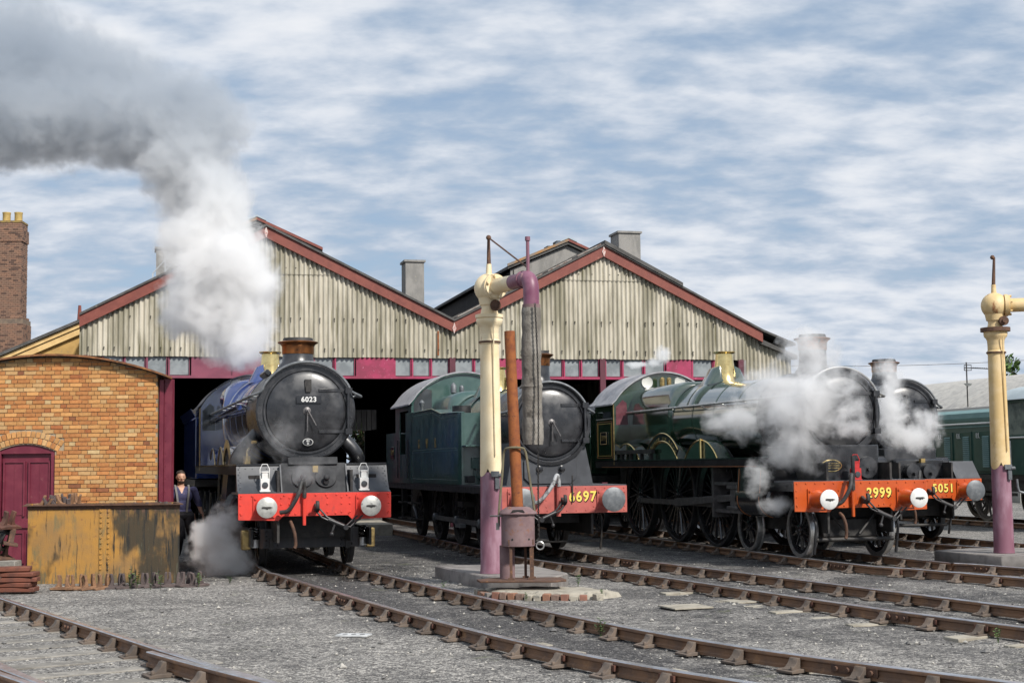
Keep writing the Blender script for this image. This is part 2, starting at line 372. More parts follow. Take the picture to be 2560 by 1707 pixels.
ii, jj = np.meshgrid(np.arange(nyg - 1), np.arange(nxg - 1), indexing='ij'); a0 = (ii * nxg + jj).ravel()
fs = np.stack([a0, a0 + 1, a0 + nxg + 1, a0 + nxg], 1)
gme = bpy.data.meshes.new('ground'); gme.from_pydata(vs.tolist(), [], fs.tolist())
for nm, arr in (('oil', oil), ('wet', wet)):
    at = gme.attributes.new(nm, 'FLOAT', 'POINT'); at.data.foreach_set('value', arr.ravel().astype(np.float32))
gme.polygons.foreach_set('use_smooth', [True] * len(gme.polygons))
gm = bpy.data.materials.new('ash_and_gravel'); gm.use_nodes = True
def ground_nodes(m):
    t = m.node_tree; N = t.nodes; L = t.links; b = N['Principled BSDF']
    geo = N.new('ShaderNodeNewGeometry')
    def noi(sc, det=5, rg=.6):
        n = N.new('ShaderNodeTexNoise'); n.inputs['Scale'].default_value = sc; n.inputs['Detail'].default_value = det; n.inputs['Roughness'].default_value = rg
        L.new(geo.outputs['Position'], n.inputs['Vector']); return n.outputs['Fac']
    def mth(op, a, c=None, clamp=False):
        n = N.new('ShaderNodeMath'); n.operation = op; n.use_clamp = clamp
        for i, q in enumerate((a, c)):
            if q is None: continue
            if isinstance(q, (int, float)): n.inputs[i].default_value = q
            else: L.new(q, n.inputs[i])
        return n.outputs[0]
    vo = N.new('ShaderNodeTexVoronoi'); vo.inputs['Scale'].default_value = 34; L.new(geo.outputs['Position'], vo.inputs['Vector'])
    vo2 = N.new('ShaderNodeTexVoronoi'); vo2.inputs['Scale'].default_value = 75; L.new(geo.outputs['Position'], vo2.inputs['Vector'])
    sp = N.new('ShaderNodeSeparateColor'); L.new(vo.outputs['Color'], sp.inputs[0])
    sp2 = N.new('ShaderNodeSeparateColor'); L.new(vo2.outputs['Color'], sp2.inputs[0])
    stone = mth('ADD', mth('MULTIPLY', sp.outputs[0], .55), mth('MULTIPLY', sp2.outputs[1], .45))
    at = N.new('ShaderNodeAttribute'); at.attribute_name = 'oil'
    big = noi(.55, 4, .55); mid = noi(2.6, 5, .65)
    patch = mth('ADD', mth('MULTIPLY', big, .8), mth('MULTIPLY', mid, .8))          # about .8 mean
    pd = N.new('ShaderNodeMapRange'); pd.interpolation_type = 'SMOOTHSTEP'; L.new(patch, pd.inputs['Value']); pd.inputs['From Min'].default_value = .66; pd.inputs['From Max'].default_value = .92; pd.inputs['To Min'].default_value = -.32; pd.inputs['To Max'].default_value = .42
    dark = mth('ADD', at.outputs['Fac'], pd.outputs[0], True)
    r1 = N.new('ShaderNodeValToRGB'); e = r1.color_ramp.elements            # clean gravel
    e[0].position = .2; e[0].color = (.075, .071, .068, 1); e[1].position = .82; e[1].color = (.47, .445, .405, 1)
    q = e.new(.5); q.color = (.165, .157, .146, 1)
    L.new(stone, r1.inputs[0])
    r2 = N.new('ShaderNodeValToRGB'); e = r2.color_ramp.elements            # oily ash
    e[0].position = .25; e[0].color = (.022, .021, .022, 1); e[1].position = .9; e[1].color = (.20, .19, .18, 1)
    q = e.new(.6); q.color = (.05, .047, .046, 1)
    L.new(stone, r2.inputs[0])
    mx = N.new('ShaderNodeMix'); mx.data_type = 'RGBA'; L.new(dark, mx.inputs[0]); L.new(r1.outputs[0], mx.inputs[6]); L.new(r2.outputs[0], mx.inputs[7])
    # mossy yellow-green dusting in a few shaped patches
    g = N.new('ShaderNodeMapRange'); g.interpolation_type = 'SMOOTHSTEP'; L.new(noi(1.1, 6, .7), g.inputs['Value'])
    g.inputs['From Min'].default_value = .60; g.inputs['From Max'].default_value = .72; g.inputs['To Max'].default_value = .35
    mg = N.new('ShaderNodeMix'); mg.data_type = 'RGBA'; L.new(g.outputs[0], mg.inputs[0]); L.new(mx.outputs[2], mg.inputs[6]); mg.inputs[7].default_value = (.17, .19, .08, 1)
    L.new(mg.outputs[2], b.inputs['Base Color'])
    aw = N.new('ShaderNodeAttribute'); aw.attribute_name = 'wet'
    ws = N.new('ShaderNodeMapRange'); ws.interpolation_type = 'SMOOTHSTEP'; L.new(mth('MULTIPLY', aw.outputs['Fac'], mth('ADD', noi(1.7, 4), .35)), ws.inputs['Value'])
    ws.inputs['From Min'].default_value = .50; ws.inputs['From Max'].default_value = .62; ws.inputs['To Min'].default_value = .88; ws.inputs['To Max'].default_value = .08
    L.new(ws.outputs[0], b.inputs['Roughness'])
    hb = mth('ADD', mth('MULTIPLY', vo.outputs['Distance'], -1.0), mth('MULTIPLY', vo2.outputs['Distance'], -.5))
    bp = N.new('ShaderNodeBump'); bp.inputs['Strength'].default_value = .7; bp.inputs['Distance'].default_value = .02
    L.new(hb, bp.inputs['Height']); L.new(bp.outputs[0], b.inputs['Normal'])
ground_nodes(gm); gme.materials.append(gm)
ground = link('ground', gme); tag(ground, 'grey ash and gravel ground of the engine yard', kind='structure')
def gz(x, y): return -.008 + .022 * mnoise.noise((x * .8, y * .8, 1.3)) * .8

# ---------------------------------------------------------------- loose stones
rs = np.random.RandomState(3); st = MB()
for k in range(7500):
    y = 10 + 22 * rs.rand() ** 1.6; x = (rs.rand() - .5) * y * .76
    s_ = .006 + .016 * rs.rand() ** 3; st.cur = 0 if rs.rand() < .55 else 1
    if rs.rand() < .04: s_ *= 2.2
    o = len(st.v); c = np.array([x, y, gz(x, y) + s_ * .25])
    pts = np.array([(1, 0, 0), (-1, 0, 0), (0, 1, 0), (0, -1, 0), (0, 0, .8), (0, 0, -.8)]) * s_ * (0.7 + .6 * rs.rand(6, 1))
    a = rs.rand() * 6.28; ca, sa = cos(a), sin(a)
    pts = np.stack([pts[:, 0] * ca - pts[:, 1] * sa, pts[:, 0] * sa + pts[:, 1] * ca, pts[:, 2]], 1) + c
    st.add(pts, [(0, 2, 4), (2, 1, 4), (1, 3, 4), (3, 0, 4), (2, 0, 5), (1, 2, 5), (3, 1, 5), (0, 3, 5)])
sto = st.build('loose_stones', [mat('dark_stone', (.16, .155, .15), (.09, .09, .09), 20, rough=.9), mat('pale_stone', (.42, .40, .36), (.27, .26, .24), 20, rough=.9)], ang=10)
tag(sto, 'loose ballast stones scattered over the yard', 'gravel', kind='stuff')

# ---------------------------------------------------------------- tracks
SEC = [(-.035, .141), (-.028, .15), (.028, .15), (.035, .141), (.035, .112), (.012, .098), (.012, .055), (.032, .04), (.032, .012), (-.032, .012), (-.032, .04), (-.012, .055), (-.012, .098), (-.035, .112)]
def rail_mesh(line, off, root, lift=0.0):
    mb = MB(); n = len(SEC); P = [Vector((p.x, p.y, 0)) for p in line]
    for i, p in enumerate(P):
        t = (P[min(i + 1, len(P) - 1)] - P[max(i - 1, 0)]).normalized(); lat = Vector((-t.y, t.x, 0))
        for (l, z) in SEC: mb.v.append(tuple(p + lat * (off + l) + Vector((0, 0, z + lift)) - root))
    for i in range(len(P) - 1):
        for k in range(n):
            mb.f.append((i * n + k, i * n + (k + 1) % n, (i + 1) * n + (k + 1) % n, (i + 1) * n + k)); mb.mi.append(1 if k in (0, 1, 2) else 0)
    mb.f += [tuple(range(n)), tuple(range((len(P) - 1) * n, len(P) * n))]; mb.mi += [0, 0]
    return mb
def chair_mb():
    m = MB()
    m.prism([(-.19, 0), (.19, 0), (.19, .022), (.13, .034), (-.13, .034), (-.19, .022)], 'y', -.10, .10)
    for sg in (-1, 1):
        q = [(.036, .03), (.165, .03), (.12, .05), (.085, .085), (.066, .122), (.038, .126)]
        m.prism([(sg * a, b) for a, b in q], 'y', -.055, .055)
    for sx in (-.15, .15): m.cyl((sx, .06 if sx > 0 else -.06, .02), (sx, .06 if sx > 0 else -.06, .06), .018, n=6)
    return m
chair_me = chair_mb().mesh('chair', bevel=.004); chair_me.materials.append(M['chair'])
key_me = MB().box((.045, 0, .085), (.028, .19, .05)).mesh('wooden_key'); key_me.materials.append(M['timber'])
sl_me = MB().box((0, 0, -.06), (2.6, .25, .12)).mesh('sleeper', bevel=.008); sl_me.materials.append(M['oak'])
def along(line, step, y0, y1, ph=0.0):
    out_ = []; acc = ph
    for a, b in zip(line[:-1], line[1:]):
        d = (b - a); L = d.length
        while acc < L:
            p = a + d * (acc / L)
            if y0 < p.y < y1: out_.append((p, math.atan2(d.y, d.x)))
            acc += step
        acc -= L
    return out_
def fishplate(root, p, ang, sgn, off):
    lat = Vector((-sin(ang), cos(ang), 0)); m = MB(); m.box((0, 0, 0), (.5, .024, .072))
    for k in range(4): m.cyl((-.19 + .127 * k, 0, 0), (-.19 + .127 * k, .036 * sgn, 0), .021, n=8)
    o = m.build('fishplate', M['rustd'], root, tuple(Vector((p.x, p.y, .078)) + lat * (off + sgn * .03) - root.location)); o.rotation_euler = (0, 0, ang)
TLAB = {'A': 'nearest rusty track crossing the bottom left corner', 'B': 'track leading from the blue engine to bottom right',
        'C': 'track in front of the green tank engine by the brazier', 'D': 'track under the steaming green engine with spoked wheels',
        'E': 'track under the rearmost steam engine at the right', 'F': 'far track under the green diesel shunter'}
def in_view(p, mrg=1.0): return abs(p.x) < p.y * .354 + mrg
def make_track(k, y0, y1, slz, step=.76, joints=()):
    line = CL[k]; mid = min(line, key=lambda p: abs(p.y - 20) + abs(p.x) * .1)
    root = thing('railway_track', TLAB[k], 'railway track', (mid.x, mid.y, 0), group='tracks of the engine yard'); r0 = Vector((mid.x, mid.y, 0))
    for s_ in (-1, 1): rail_mesh(line, s_ * .7525, r0).build('rail', [M['railside'], M['railtop']], root)
    for p, a in along(line, step, y0, y1):
        if not in_view(p): continue
        lat = Vector((-sin(a), cos(a), 0))
        if slz is not None:
            o = link('sleeper', sl_me, root, tuple(Vector((p.x, p.y, slz + random.uniform(-.006, .006))) - r0)); o.rotation_euler = (0, 0, a - pi / 2 + random.uniform(-.02, .02))
        for s_ in (-1, 1):
            q = Vector((p.x, p.y, .0)) + lat * s_ * .7525
            if not in_view(q, .25): continue
            o = link('chair', chair_me, root, tuple(q - r0)); o.rotation_euler = (0, 0, a - pi / 2 + (pi if s_ > 0 else 0))
            if p.y < 24:
                kk = link('wooden_key', key_me, o)
    for (i_frac, s_) in joints:
        p, a = min(along(line, .2, 9, 45), key=lambda t: abs(t[0].y - i_frac)); 
        for sg in (-1, 1): fishplate(root, p, a, sg, s_ * .7525)
    return root
tA = make_track('A', 10, 24, .004, .74, joints=((16.2, 1),))
tB = make_track('B', 10.5, 27, None, .76, joints=((12.1, 1), (11.6, -1), (19.9, -1)))
tC = make_track('C', 12, 36, None, .76, joints=((24.3, -1), (26.0, 1), (17.0, -1)))
tD = make_track('D', 18, 40, None, .78, joints=((25.2, -1), (23.6, 1)))
tE = make_track('E', 22, 40, None, .8)
tF = make_track('F', 30, 50, None, 1.0)
se_me = MB().box((0, 0, -.03), (.62, .24, .06)).mesh('sleeper_end', bevel=.008); se_me.materials.append(M['concp'])
for trk, kk, s0, y0, y1 in ((tC, 'C', 1.02, 12, 23), (tC, 'C', 0.42, 14, 23), (tB, 'B', .35, 10.5, 15.5), (tB, 'B', -1.05, 11, 15)):
    for p, a in along(CL[kk], .76, y0, y1):
        if random.random() < .25 or not in_view(p): continue
        lat = Vector((-sin(a), cos(a), 0)); q = Vector((p.x, p.y, .012 + random.uniform(-.012, .006))) - lat * (s0 + random.uniform(-.08, .08))
        o = link('sleeper_end', se_me, trk, tuple(q - trk.location)); o.rotation_euler = (random.uniform(-.03, .03), random.uniform(-.02, .02), a - pi / 2 + random.uniform(-.04, .04)); o.scale = (random.uniform(.5, 1), random.uniform(.6, 1), 1)
# check rail and crossing rails of the bottom-left track
r0 = tA.location
ck = [p for p in spline([(-3.42, 13.72), (-2.75, 12.75), (-1.5, 11.05), (0, 9.0)], .3)]
rail_mesh(ck, 0, r0, .012).build('check_rail', [M['railside'], M['railtop']], tA)
for pts_ in (((-5.3, 13.9), (-4.49, 12.78), (-3.85, 11.86), (-2.95, 10.6)), ((-5.1, 13.4), (-4.37, 12.42), (-3.98, 11.9), (-3.3, 11.0))):
    rail_mesh(spline(pts_, .4), 0, r0, .01).build('crossing_rail', [M['railside'], M['railtop']], tA)
for p in ((-3.12, 13.22), (-2.62, 12.52)):
    o = link('chair', chair_me, tA, (p[0] - r0.x, p[1] - r0.y, .0)); o.rotation_euler = (0, 0, R(123 - 90)); o.scale = (1.15, 1.1, 1.1)

# ---------------------------------------------------------------- engine shed
SH = thing('engine_shed', 'twin gabled corrugated engine shed with maroon bargeboards behind the locomotives', 'shed', (0, 45, 0), R(14))
clad = mat('weathered_corrugated_asbestos', (.56, .52, .43), (.27, .25, .185), 1.5, .36, .62, rough=.85, stretch=(1.2, 1.2, .22), bump=.15, bscale=30,
           c3=(.12, .11, .05), s3=2.4, st3=(3.4, 3.4, .2), lo3=.56, hi3=.74)
GL = [(-12.95, 5.98), (-7.61, 8.74), (-1.87, 5.95), (3.0, 8.42), (8.37, 5.74), (9.5, 5.30)]
def gtop(u): return float(np.interp(u, [g[0] for g in GL], [g[1] for g in GL]))
PITCH = .146
def sheet(u0, u1, z0, z1, w0=0.0, dz=0):
    m = MB(); n = max(2, int((u1 - u0) / PITCH * 8)); us = np.linspace(u0, u1, n + 1); rows = []
    ks = [g[0] for g in GL if u0 < g[0] < u1]; us = np.unique(np.concatenate([us, ks]))
    for u in us:
        tz = min(z1, gtop(u) + .06); bz = min(z0, tz)
        rows.append(((u, w0 - .036 * cos(2 * pi * u / PITCH), bz), (u, w0 - .036 * cos(2 * pi * u / PITCH), tz)))
    vs = [q for r in rows for q in r]; m.add(vs, [(2 * i, 2 * i + 2, 2 * i + 3, 2 * i + 1) for i in range(len(rows) - 1)])
    return m.build('cladding_sheet', clad, SH, ang=80)
SW = 7 * PITCH; u = -12.95; k = 0
while u < 7.8:
    u1 = min(u + SW, 7.82); pr = -.006 * (k % 2)
    zs = 5.16 + random.uniform(-.015, .015)
    sheet(u, u1 + .03, zs, 7.72, pr)
    if max(gtop(u), gtop(u1), gtop((u + u1) / 2)) > 7.75: sheet(u, u1 + .03, 7.66, 9.2, pr - .022)
    u = u1; k += 1
for u0, u1 in ((7.84, 8.86), (8.86, 9.45)): sheet(u0, u1, .0, 6.5, .10)
bt = MB()
for z_ in (5.36, 6.28, 7.8):
    uu = -12.7
    while uu < 7.7:
        if gtop(uu) > z_ + .12: hl_ = random.uniform(.03, .15); bt.box((uu, -.042, z_ + .045 - hl_ / 2), (random.uniform(.012, .022), .018, hl_)); bt.cyl((uu, -.03, z_ + .05), (uu, -.062, z_ + .05), .02, n=6)
        uu += PITCH * random.choice((2, 2, 4, 3))
bt.build('hook_bolts', mat('rusted_bolt', (.03, .025, .02), rough=.9), SH, stuff=True)
# rusty drip pipe stripe in the valley
MB().box((-2.35, -.04, 5.62), (.05, .02, .75)).build('drip_strip', M['rust'], SH)
# bargeboards
for i, (a, b) in enumerate(zip(GL[:4], GL[1:5])):
    m = MB(); H_ = .34
    m.prism([(a[0], a[1]), (b[0], b[1]), (b[0], b[1] + H_), (a[0], a[1] + H_)], 'y', -.16, -.05); m.build('bargeboard', M['fascia'], SH)
MB().prism([(8.30, 5.70), (9.6, 5.20), (9.6, 5.32), (8.30, 5.86)], 'y', -.10, .3).build('eaves_board', M['slate'], SH)
for (uu, zz_) in ((-7.61, 8.72), (-1.87, 5.90), (3.0, 8.40)):
    MB().prism([(uu - .06, zz_ + .17), (uu, zz_), (uu + .06, zz_ + .17), (uu, zz_ + .36)], 'y', -.185, -.162).build('joint_plate', mat('peeling_white_paint', (.60, .52, .48), (.40, .10, .08), 30, .45, .6, rough=.7), SH)
# roof slopes
for (a, b) in zip(GL[:5], GL[1:6]):
    m = MB(); m.prism([(a[0], a[1] + .34), (b[0], b[1] + .34), (b[0], b[1] + .41), (a[0], a[1] + .41)], 'y', -.22, 50); m.build('roof_slope', M['slate'], SH)
# pale flashing strips on the right gable's left slope
for q in range(5):
    t0, t1 = q / 5 + .02, (q + 1) / 5 - .02; a, b = GL[2], GL[3]
    pa = (a[0] + (b[0] - a[0]) * t0, a[1] + (b[1] - a[1]) * t0 + .42); pb = (a[0] + (b[0] - a[0]) * t1, a[1] + (b[1] - a[1]) * t1 + .42)
    MB().prism([pa, pb, (pb[0], pb[1] + .03), (pa[0], pa[1] + .03)], 'y', -.2, 1.1).build('verge_slab', mat('lichened_verge', (.36, .33, .30), (.20, .12, .09), 6, rough=.8), SH)
# rows of roof sheets on that slope
for w_ in range(8):
    for q in range(4):
        t0, t1 = q / 4, (q + 1) / 4 - .01; a, b = GL[2], GL[3]; lift_ = .43 + .03 * random.random()
        pa = (a[0] + (b[0] - a[0]) * t0, a[1] + (b[1] - a[1]) * t0 + lift_); pb = (a[0] + (b[0] - a[0]) * t1, a[1] + (b[1] - a[1]) * t1 + lift_)
        MB().prism([pa, pb, (pb[0], pb[1] + .04), (pa[0], pa[1] + .04)], 'y', 1.2 + w_ * 1.6, 2.75 + w_ * 1.6).build('roof_sheet', M['slate'], SH)
# raised smoke vent on the right ridge
def monitor(u, zr, hw, w0, w1, ze):
    m = MB(); m.prism([(u - hw, ze), (u, zr), (u + hw, ze), (u + hw, ze - .10), (u, zr - .10), (u - hw, ze - .10)], 'y', w0 - .15, w1); m.build('vent_roof', M['slate'], SH)
    e_ = MB(); e_.prism([(u - hw + .12, ze - .11), (u, zr - .13), (u + hw - .12, ze - .11), (u + hw - .12, ze - .95), (u - hw + .12, ze - .95)], 'y', w0, w0 + .05); e_.build('vent_end_panel', M['asb'], SH)
    MB().prism([(u - .75, ze - .25), (u - .4, ze + .1), (u - .25, ze - .05), (u - .55, ze - .45)], 'y', w0 - .02, w0 - .002).build('patch_panel', mat('pale_patch', (.45, .49, .52), rough=.5), SH)
    for s_ in (-1, 1): MB().bb(u + s_ * (hw - .25), u + s_ * (hw - .2), w0, w1, ze - 1.1, ze - .12).build('vent_side', M['inner'], SH)
    MB().prism([(u - hw - .02, ze - .02), (u, zr + .0), (u, zr + .09), (u - hw - .02, ze + .07)], 'y', w0 - .2, w0 - .14).build('vent_bargeboard', mat('orange_stained_board', (.33, .17, .06), (.2, .17, .14), 5, rough=.8), SH)
    MB().prism([(u + hw, ze), (u, zr + .0), (u, zr + .09), (u + hw, ze + .09)], 'y', w0 - .2, w0 - .14).build('vent_bargeboard', M['fascia'], SH)
    MB().prism([(u - .3, zr - .03), (u, zr + .10), (u + .3, zr - .03), (u + .3, zr + .02), (u, zr + .16), (u - .3, zr + .02)], 'y', w0 - .22, w0 + .4).build('ridge_cap', mat('zinc_cap', (.34, .40, .45), rough=.5), SH)
    for q in range(22):
        MB().box((u - .12, w0 + .6 + q * 1.2, zr + .06), (.3, .5, .07)).build('ridge_tile', M['slate'], SH)
monitor(3.0, 9.52, 2.15, 4.0, 34, 8.62)
monitor(-7.61, 9.95, 2.15, 4.0, 34, 9.0)
MB().prism([(3.02, 8.80), (5.62, 7.50), (5.62, 7.62), (3.02, 8.93)], 'y', -.25, 4).build('ridge_sheeting', M['slate'], SH)
# square ventilator shafts
def vent(u0, u1, w0, w1, z0, z1):
    m = MB(); m.bb(u0, u1, w0, w1, z0, z1); o = m.build('ventilator_shaft', M['asb'], SH)
    MB().bb(u0 - .05, u1 + .05, w0 - .05, w1 + .05, z1, z1 + .07).build('shaft_cap', M['asb'], o)
    return o
vent(-2.66, -2.03, 4, 4.8, 5.5, 8.70); v2 = vent(4.55, 5.33, 3.0, 3.9, 6.5, 9.72); vent(-10.8, -10.1, 4.5, 5.3, 6.5, 9.0)
MB().bb(4.92, 5.0, 2.9, 2.97, 7.6, 8.75).build('shaft_stay', mat('orange_red_stay', (.55, .10, .04), rough=.6), SH)
# roof access ladder handrail on the left slope
m = MB(); lp = []
for q in range(5):
    uu = -10.9 + q * .36; zb = gtop(uu) + .4; zt = zb + .25 + q * .24; m.bb(uu - .02, uu + .02, .6, .64, zb, zt); lp.append((uu, .62, zt))
m.tube(lp, .018, 6); m.tube([(a, b, c - .35) for a, b, c in lp[1:]], .014, 6); m.build('roof_handrail', mat('galvanised_rail', (.4, .42, .44), rough=.5), SH)
# window band
pane_m = mat('dusty_glass', (.27, .295, .305), (.18, .20, .21), 2.5, rough=.28, c3=(.38, .40, .40), s3=5, lo3=.6, hi3=.8)
def paint(u): return M['maroon'] if u < -6.4 else M['pink']
band = [('p', -12.3, -11.7), ('p', -11.68, -11.07), ('p', -11.05, -10.45), ('p', -10.42, -9.8), ('b', -9.77, -8.6), ('b', -8.58, -7.5), ('p', -7.48, -6.85), ('p', -6.82, -6.2), ('p', -6.17, -5.55), ('p', -5.52, -4.9), ('b', -4.88, -3.72),
        ('p', -3.7, -3.17), ('p', -3.15, -2.58), ('p', -2.56, -1.98), ('p', -1.83, -1.22), ('p', -1.2, -.57), ('b', -.52, .4), ('p', .45, 1.07), ('p', 1.1, 1.66), ('p', 1.69, 2.23), ('p', 2.26, 2.86), ('p', 3.05, 3.6), ('p', 3.63, 4.33), ('p', 4.36, 5.07), ('b', 5.1, 5.95), ('p', 5.98, 6.7), ('p', 6.73, 7.36)]
for i, (t_, u0, u1) in enumerate(band):
    if t_ == 'p':
        MB().bb(u0 + .03, u1 - .03, .10, .115, 4.62, 5.15).build('window_pane', pane_m, SH)
        MB().bb(u0 - .015, u0 + .035, .05, .13, 4.60, 5.17).build('glazing_bar', paint(u0), SH)
        MB().bb(u1 - .035, u1 - .016, .052, .13, 4.60, 5.17).build('glazing_bar', paint(u0), SH)
    else: MB().bb(u0, u1, .04, .12, 4.60, 5.17).build('timber_panel', paint(u0), SH)
for u0, u1 in ((-12.6, -6.4), (-6.4, 2.95), (2.95, 7.5)):
    MB().bb(u0, u1 - .01, .0, .14, 4.52, 4.598).build('transom_beam', paint(u0), SH)
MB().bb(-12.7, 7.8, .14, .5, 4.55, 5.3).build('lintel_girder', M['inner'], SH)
for uu in (-12.75, -6.3, -1.9, 2.95, 7.65):
    MB().bb(uu - .09, uu + .09, -.02, .16, 0, 5.18).build('door_post', mat('dark_maroon_post', (.10, .02, .035), (.07, .016, .026), 4, rough=.6), SH)
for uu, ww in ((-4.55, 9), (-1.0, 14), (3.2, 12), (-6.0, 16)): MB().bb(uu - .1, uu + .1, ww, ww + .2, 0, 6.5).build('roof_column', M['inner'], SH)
for q in range(9): MB().bb(-5.1 + q * .17, -4.95 + q * .17, 4.5, 4.54, 3.05 + .02 * (q % 3), 3.75).build('plank', M['planks'], SH)
MB().bb(-5.2, -3.4, 4.55, 4.6, 0, 1.4).build('low_wall', M['conc'], SH)
# walls
MB().bb(-12.95, -12.8, .1, 50, 0, 6.36).build('side_wall', clad, SH); MB().bb(9.2, 9.35, .3, 50, 0, 5.74).build('side_wall', clad, SH)
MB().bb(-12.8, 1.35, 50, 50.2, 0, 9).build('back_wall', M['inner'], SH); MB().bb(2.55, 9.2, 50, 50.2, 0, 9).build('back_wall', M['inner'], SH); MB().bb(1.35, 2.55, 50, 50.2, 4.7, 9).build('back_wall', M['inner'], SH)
MB().prism([(7.70, .0), (7.84, .0), (7.84, 5.16), (7.70, 5.16)], 'y', .02, .3).build('corner_post', M['asb'], SH)

# ---------------------------------------------------------------- left back house with ochre verge and brick chimney
HS = thing('ochre_house', 'ochre rendered lean-to with pale verge boards left of the shed', 'house', (-15.5, 46, 0), R(14))
MB().prism([(-6.5, 0), (2.3, 0), (2.3, 6.52), (1.9, 6.37), (-2.8, 4.22), (-6.5, 2.52)], 'y', 0, 8).build('wall', M['ochre'], HS)
def slope_board(z, h, y0, y1, m, nm, parent): MB().prism([(-6.5, 2.62 + z), (2.35, 6.68 + z), (2.35, 6.68 + z + h), (-6.5, 2.62 + z + h)], 'y', y0, y1).build(nm, m, parent)
slope_board(-.16, .2, -.14, -.02, M['ochrep'], 'verge_board', HS); slope_board(.06, .14, -.2, -.06, M['ochrep'], 'verge_board', HS); slope_board(.22, .10, -.3, 8, M['slate'], 'roof', HS)
MB().prism([(-1.9, 5.0), (1.35, 6.5), (1.45, 7.1), (-1.8, 5.4)], 'y', 4, 4.4).build('rear_gable_board', M['fascia'], HS)
MB().cyl((1.42, 4.2, 6.95), (1.42, 4.2, 7.6), .09, .05, n=8).build('finial', M['fascia'], HS)
MB().bb(2.0, 2.35, -.1, .3, 0, 6.45).build('corner_pilaster', mat('pale_plaster', (.45, .42, .30), (.33, .30, .2), 4, rough=.85), HS)

BR = [mat('brick_%s' % n_, c1, c2, 22, rough=.85, bump=.35, bscale=70, rnd=.14, c3=(.12, .055, .03), s3=26, lo3=.66, hi3=.74) for n_, c1, c2 in (
  ('orange', (.50, .215, .07), (.43, .17, .055)), ('amber', (.56, .285, .10), (.49, .24, .08)), ('buff', (.57, .35, .155), (.51, .30, .125)),
  ('red', (.40, .14, .045), (.33, .11, .04)), ('pale', (.60, .43, .22), (.52, .36, .17)), ('burnt', (.24, .09, .04), (.30, .11, .045)))]
BW = (36, 40, 20, 5, 3, 1.5)
CH = thing('brick_chimney_stack', 'tall brown brick chimney stack with two yellow pots', 'chimney', (-20.75, 60, 0), R(4))
chb = [mat('sooty_brick_%s' % n_, a, b, 8, rough=.9, bump=.3) for n_, a, b in (('brown', (.22, .135, .095), (.18, .11, .08)), ('red', (.26, .15, .10), (.21, .12, .085)), ('dark', (.12, .072, .055), (.09, .058, .045)))]
core = MB(); core.bb(-.55, .55, -.55, .55, 8.1, 12.0); core.bb(-.74, .74, -.74, .74, 0, 8.1); core.build('mortar_core', mat('sooty_mortar', (.20, .15, .11), (.13, .10, .08), 6, rough=.95), CH)
cb = MB(); z_ = 6.0; row = 0
while z_ < 12.15:
    hw = .76 if z_ < 7.9 else (.68 if z_ < 8.15 else (.62 if 11.35 < z_ < 11.85 else (.575 if z_ < 11.85 else .56)))
    for fx in (0, 1, 2):
        s_ = -hw + (.0 if row % 2 else -.11); 
        while s_ < hw:
            a, b = max(s_, -hw), min(s_ + .215, hw); cb.cur = random.choices((0, 1, 2), (5, 4, 2))[0]; dd = random.uniform(0, .008)
            if b - a > .03:
                if fx == 0: cb.bb(a, b, -hw - dd, -hw + .06, z_, z_ + .066)
                elif fx == 1: cb.bb(hw - .06, hw + dd, a, b, z_, z_ + .066)
            s_ += .226
    z_ += .0765; row += 1
cb.build('brickwork', chb, CH, stuff=True)
cb = MB(); cb.bb(-.58, .58, -.58, .58, 12.14, 12.22); cb.build('cap', mat('lichened_cap', (.28, .2, .06), (.16, .1, .06), 6, rough=.9), CH)
for xx in (-.3, .28): MB().lathe([(.19, 12.2), (.19, 12.55), (.205, 12.57), (.205, 12.62), (.15, 12.62), (.15, 12.3)], (xx, -.1, 0), n=20).build('chimney_pot', mat('yellow_pot', (.50, .36, .13), (.42, .29, .09), 8, rough=.7), CH)

CH.scale = (.84, .84, 1); CH.location.x = -20.85
# ---------------------------------------------------------------- brick hut
HX0, HX1, HY = -10.45, -6.48, 26.4
HUT = thing('brick_hut', 'orange brick hut with curved rusty roof and maroon arched door', 'hut', (-8.46, HY, 0))
def htop(x): return 3.93 - .089 * (x + 8.42) ** 2
hx = lambda x: x + 8.46
body = MB(); xs = np.linspace(HX0 + .01, HX1 - .01, 24)
body.prism([(hx(HX0 + .01), 0)] + [(hx(-9.40), 0), (hx(-9.40), 2.2)] + [(hx(-8.87 + .53 * q), 2.2 + .13 * (1 - q * q)) for q in np.linspace(-1, 1, 9)] + [(hx(-8.34), 2.2), (hx(-8.34), 0), (hx(HX1 - .01), 0)] + [(hx(x), htop(x)) for x in xs[::-1]], 'y', .0, .3)
body.build('mortar_wall', M['mortar'], HUT, ang=20)
def shear(m_): m_.v = [(x_ - .30 * max(0, y_), y_, z_) for x_, y_, z_ in m_.v]; return m_
hb_ = (MB().prism([(hx(HX0 + .02), 0), (hx(HX1 - .02), 0)] + [(hx(x), htop(x) - .01) for x in xs[::-1]], 'y', .32, 3.4)); shear(hb_); hb_.build('hut_body', mat('hut_inner_brick', (.30, .13, .05), (.22, .10, .04), 9, rough=.9), HUT)
SHR = {}
def brick_me(w_, h_):
    key = (round(w_, 4), round(h_, 4))
    if key not in SHR:
        me = MB().box((0, 0, 0), (w_, .06, h_)).mesh('brick', bevel=.004); me.materials.append(BR[0]); SHR[key] = me
    return SHR[key]
nb = 0; rest = MB(); z_ = .0; row = 0
def door_half(z):
    if z < 2.16: return .53
    if z > 2.58: return 0
    return min(.70, math.sqrt(max(0, 1.405 ** 2 - (z - 1.185) ** 2))) if z > 2.19 else .56
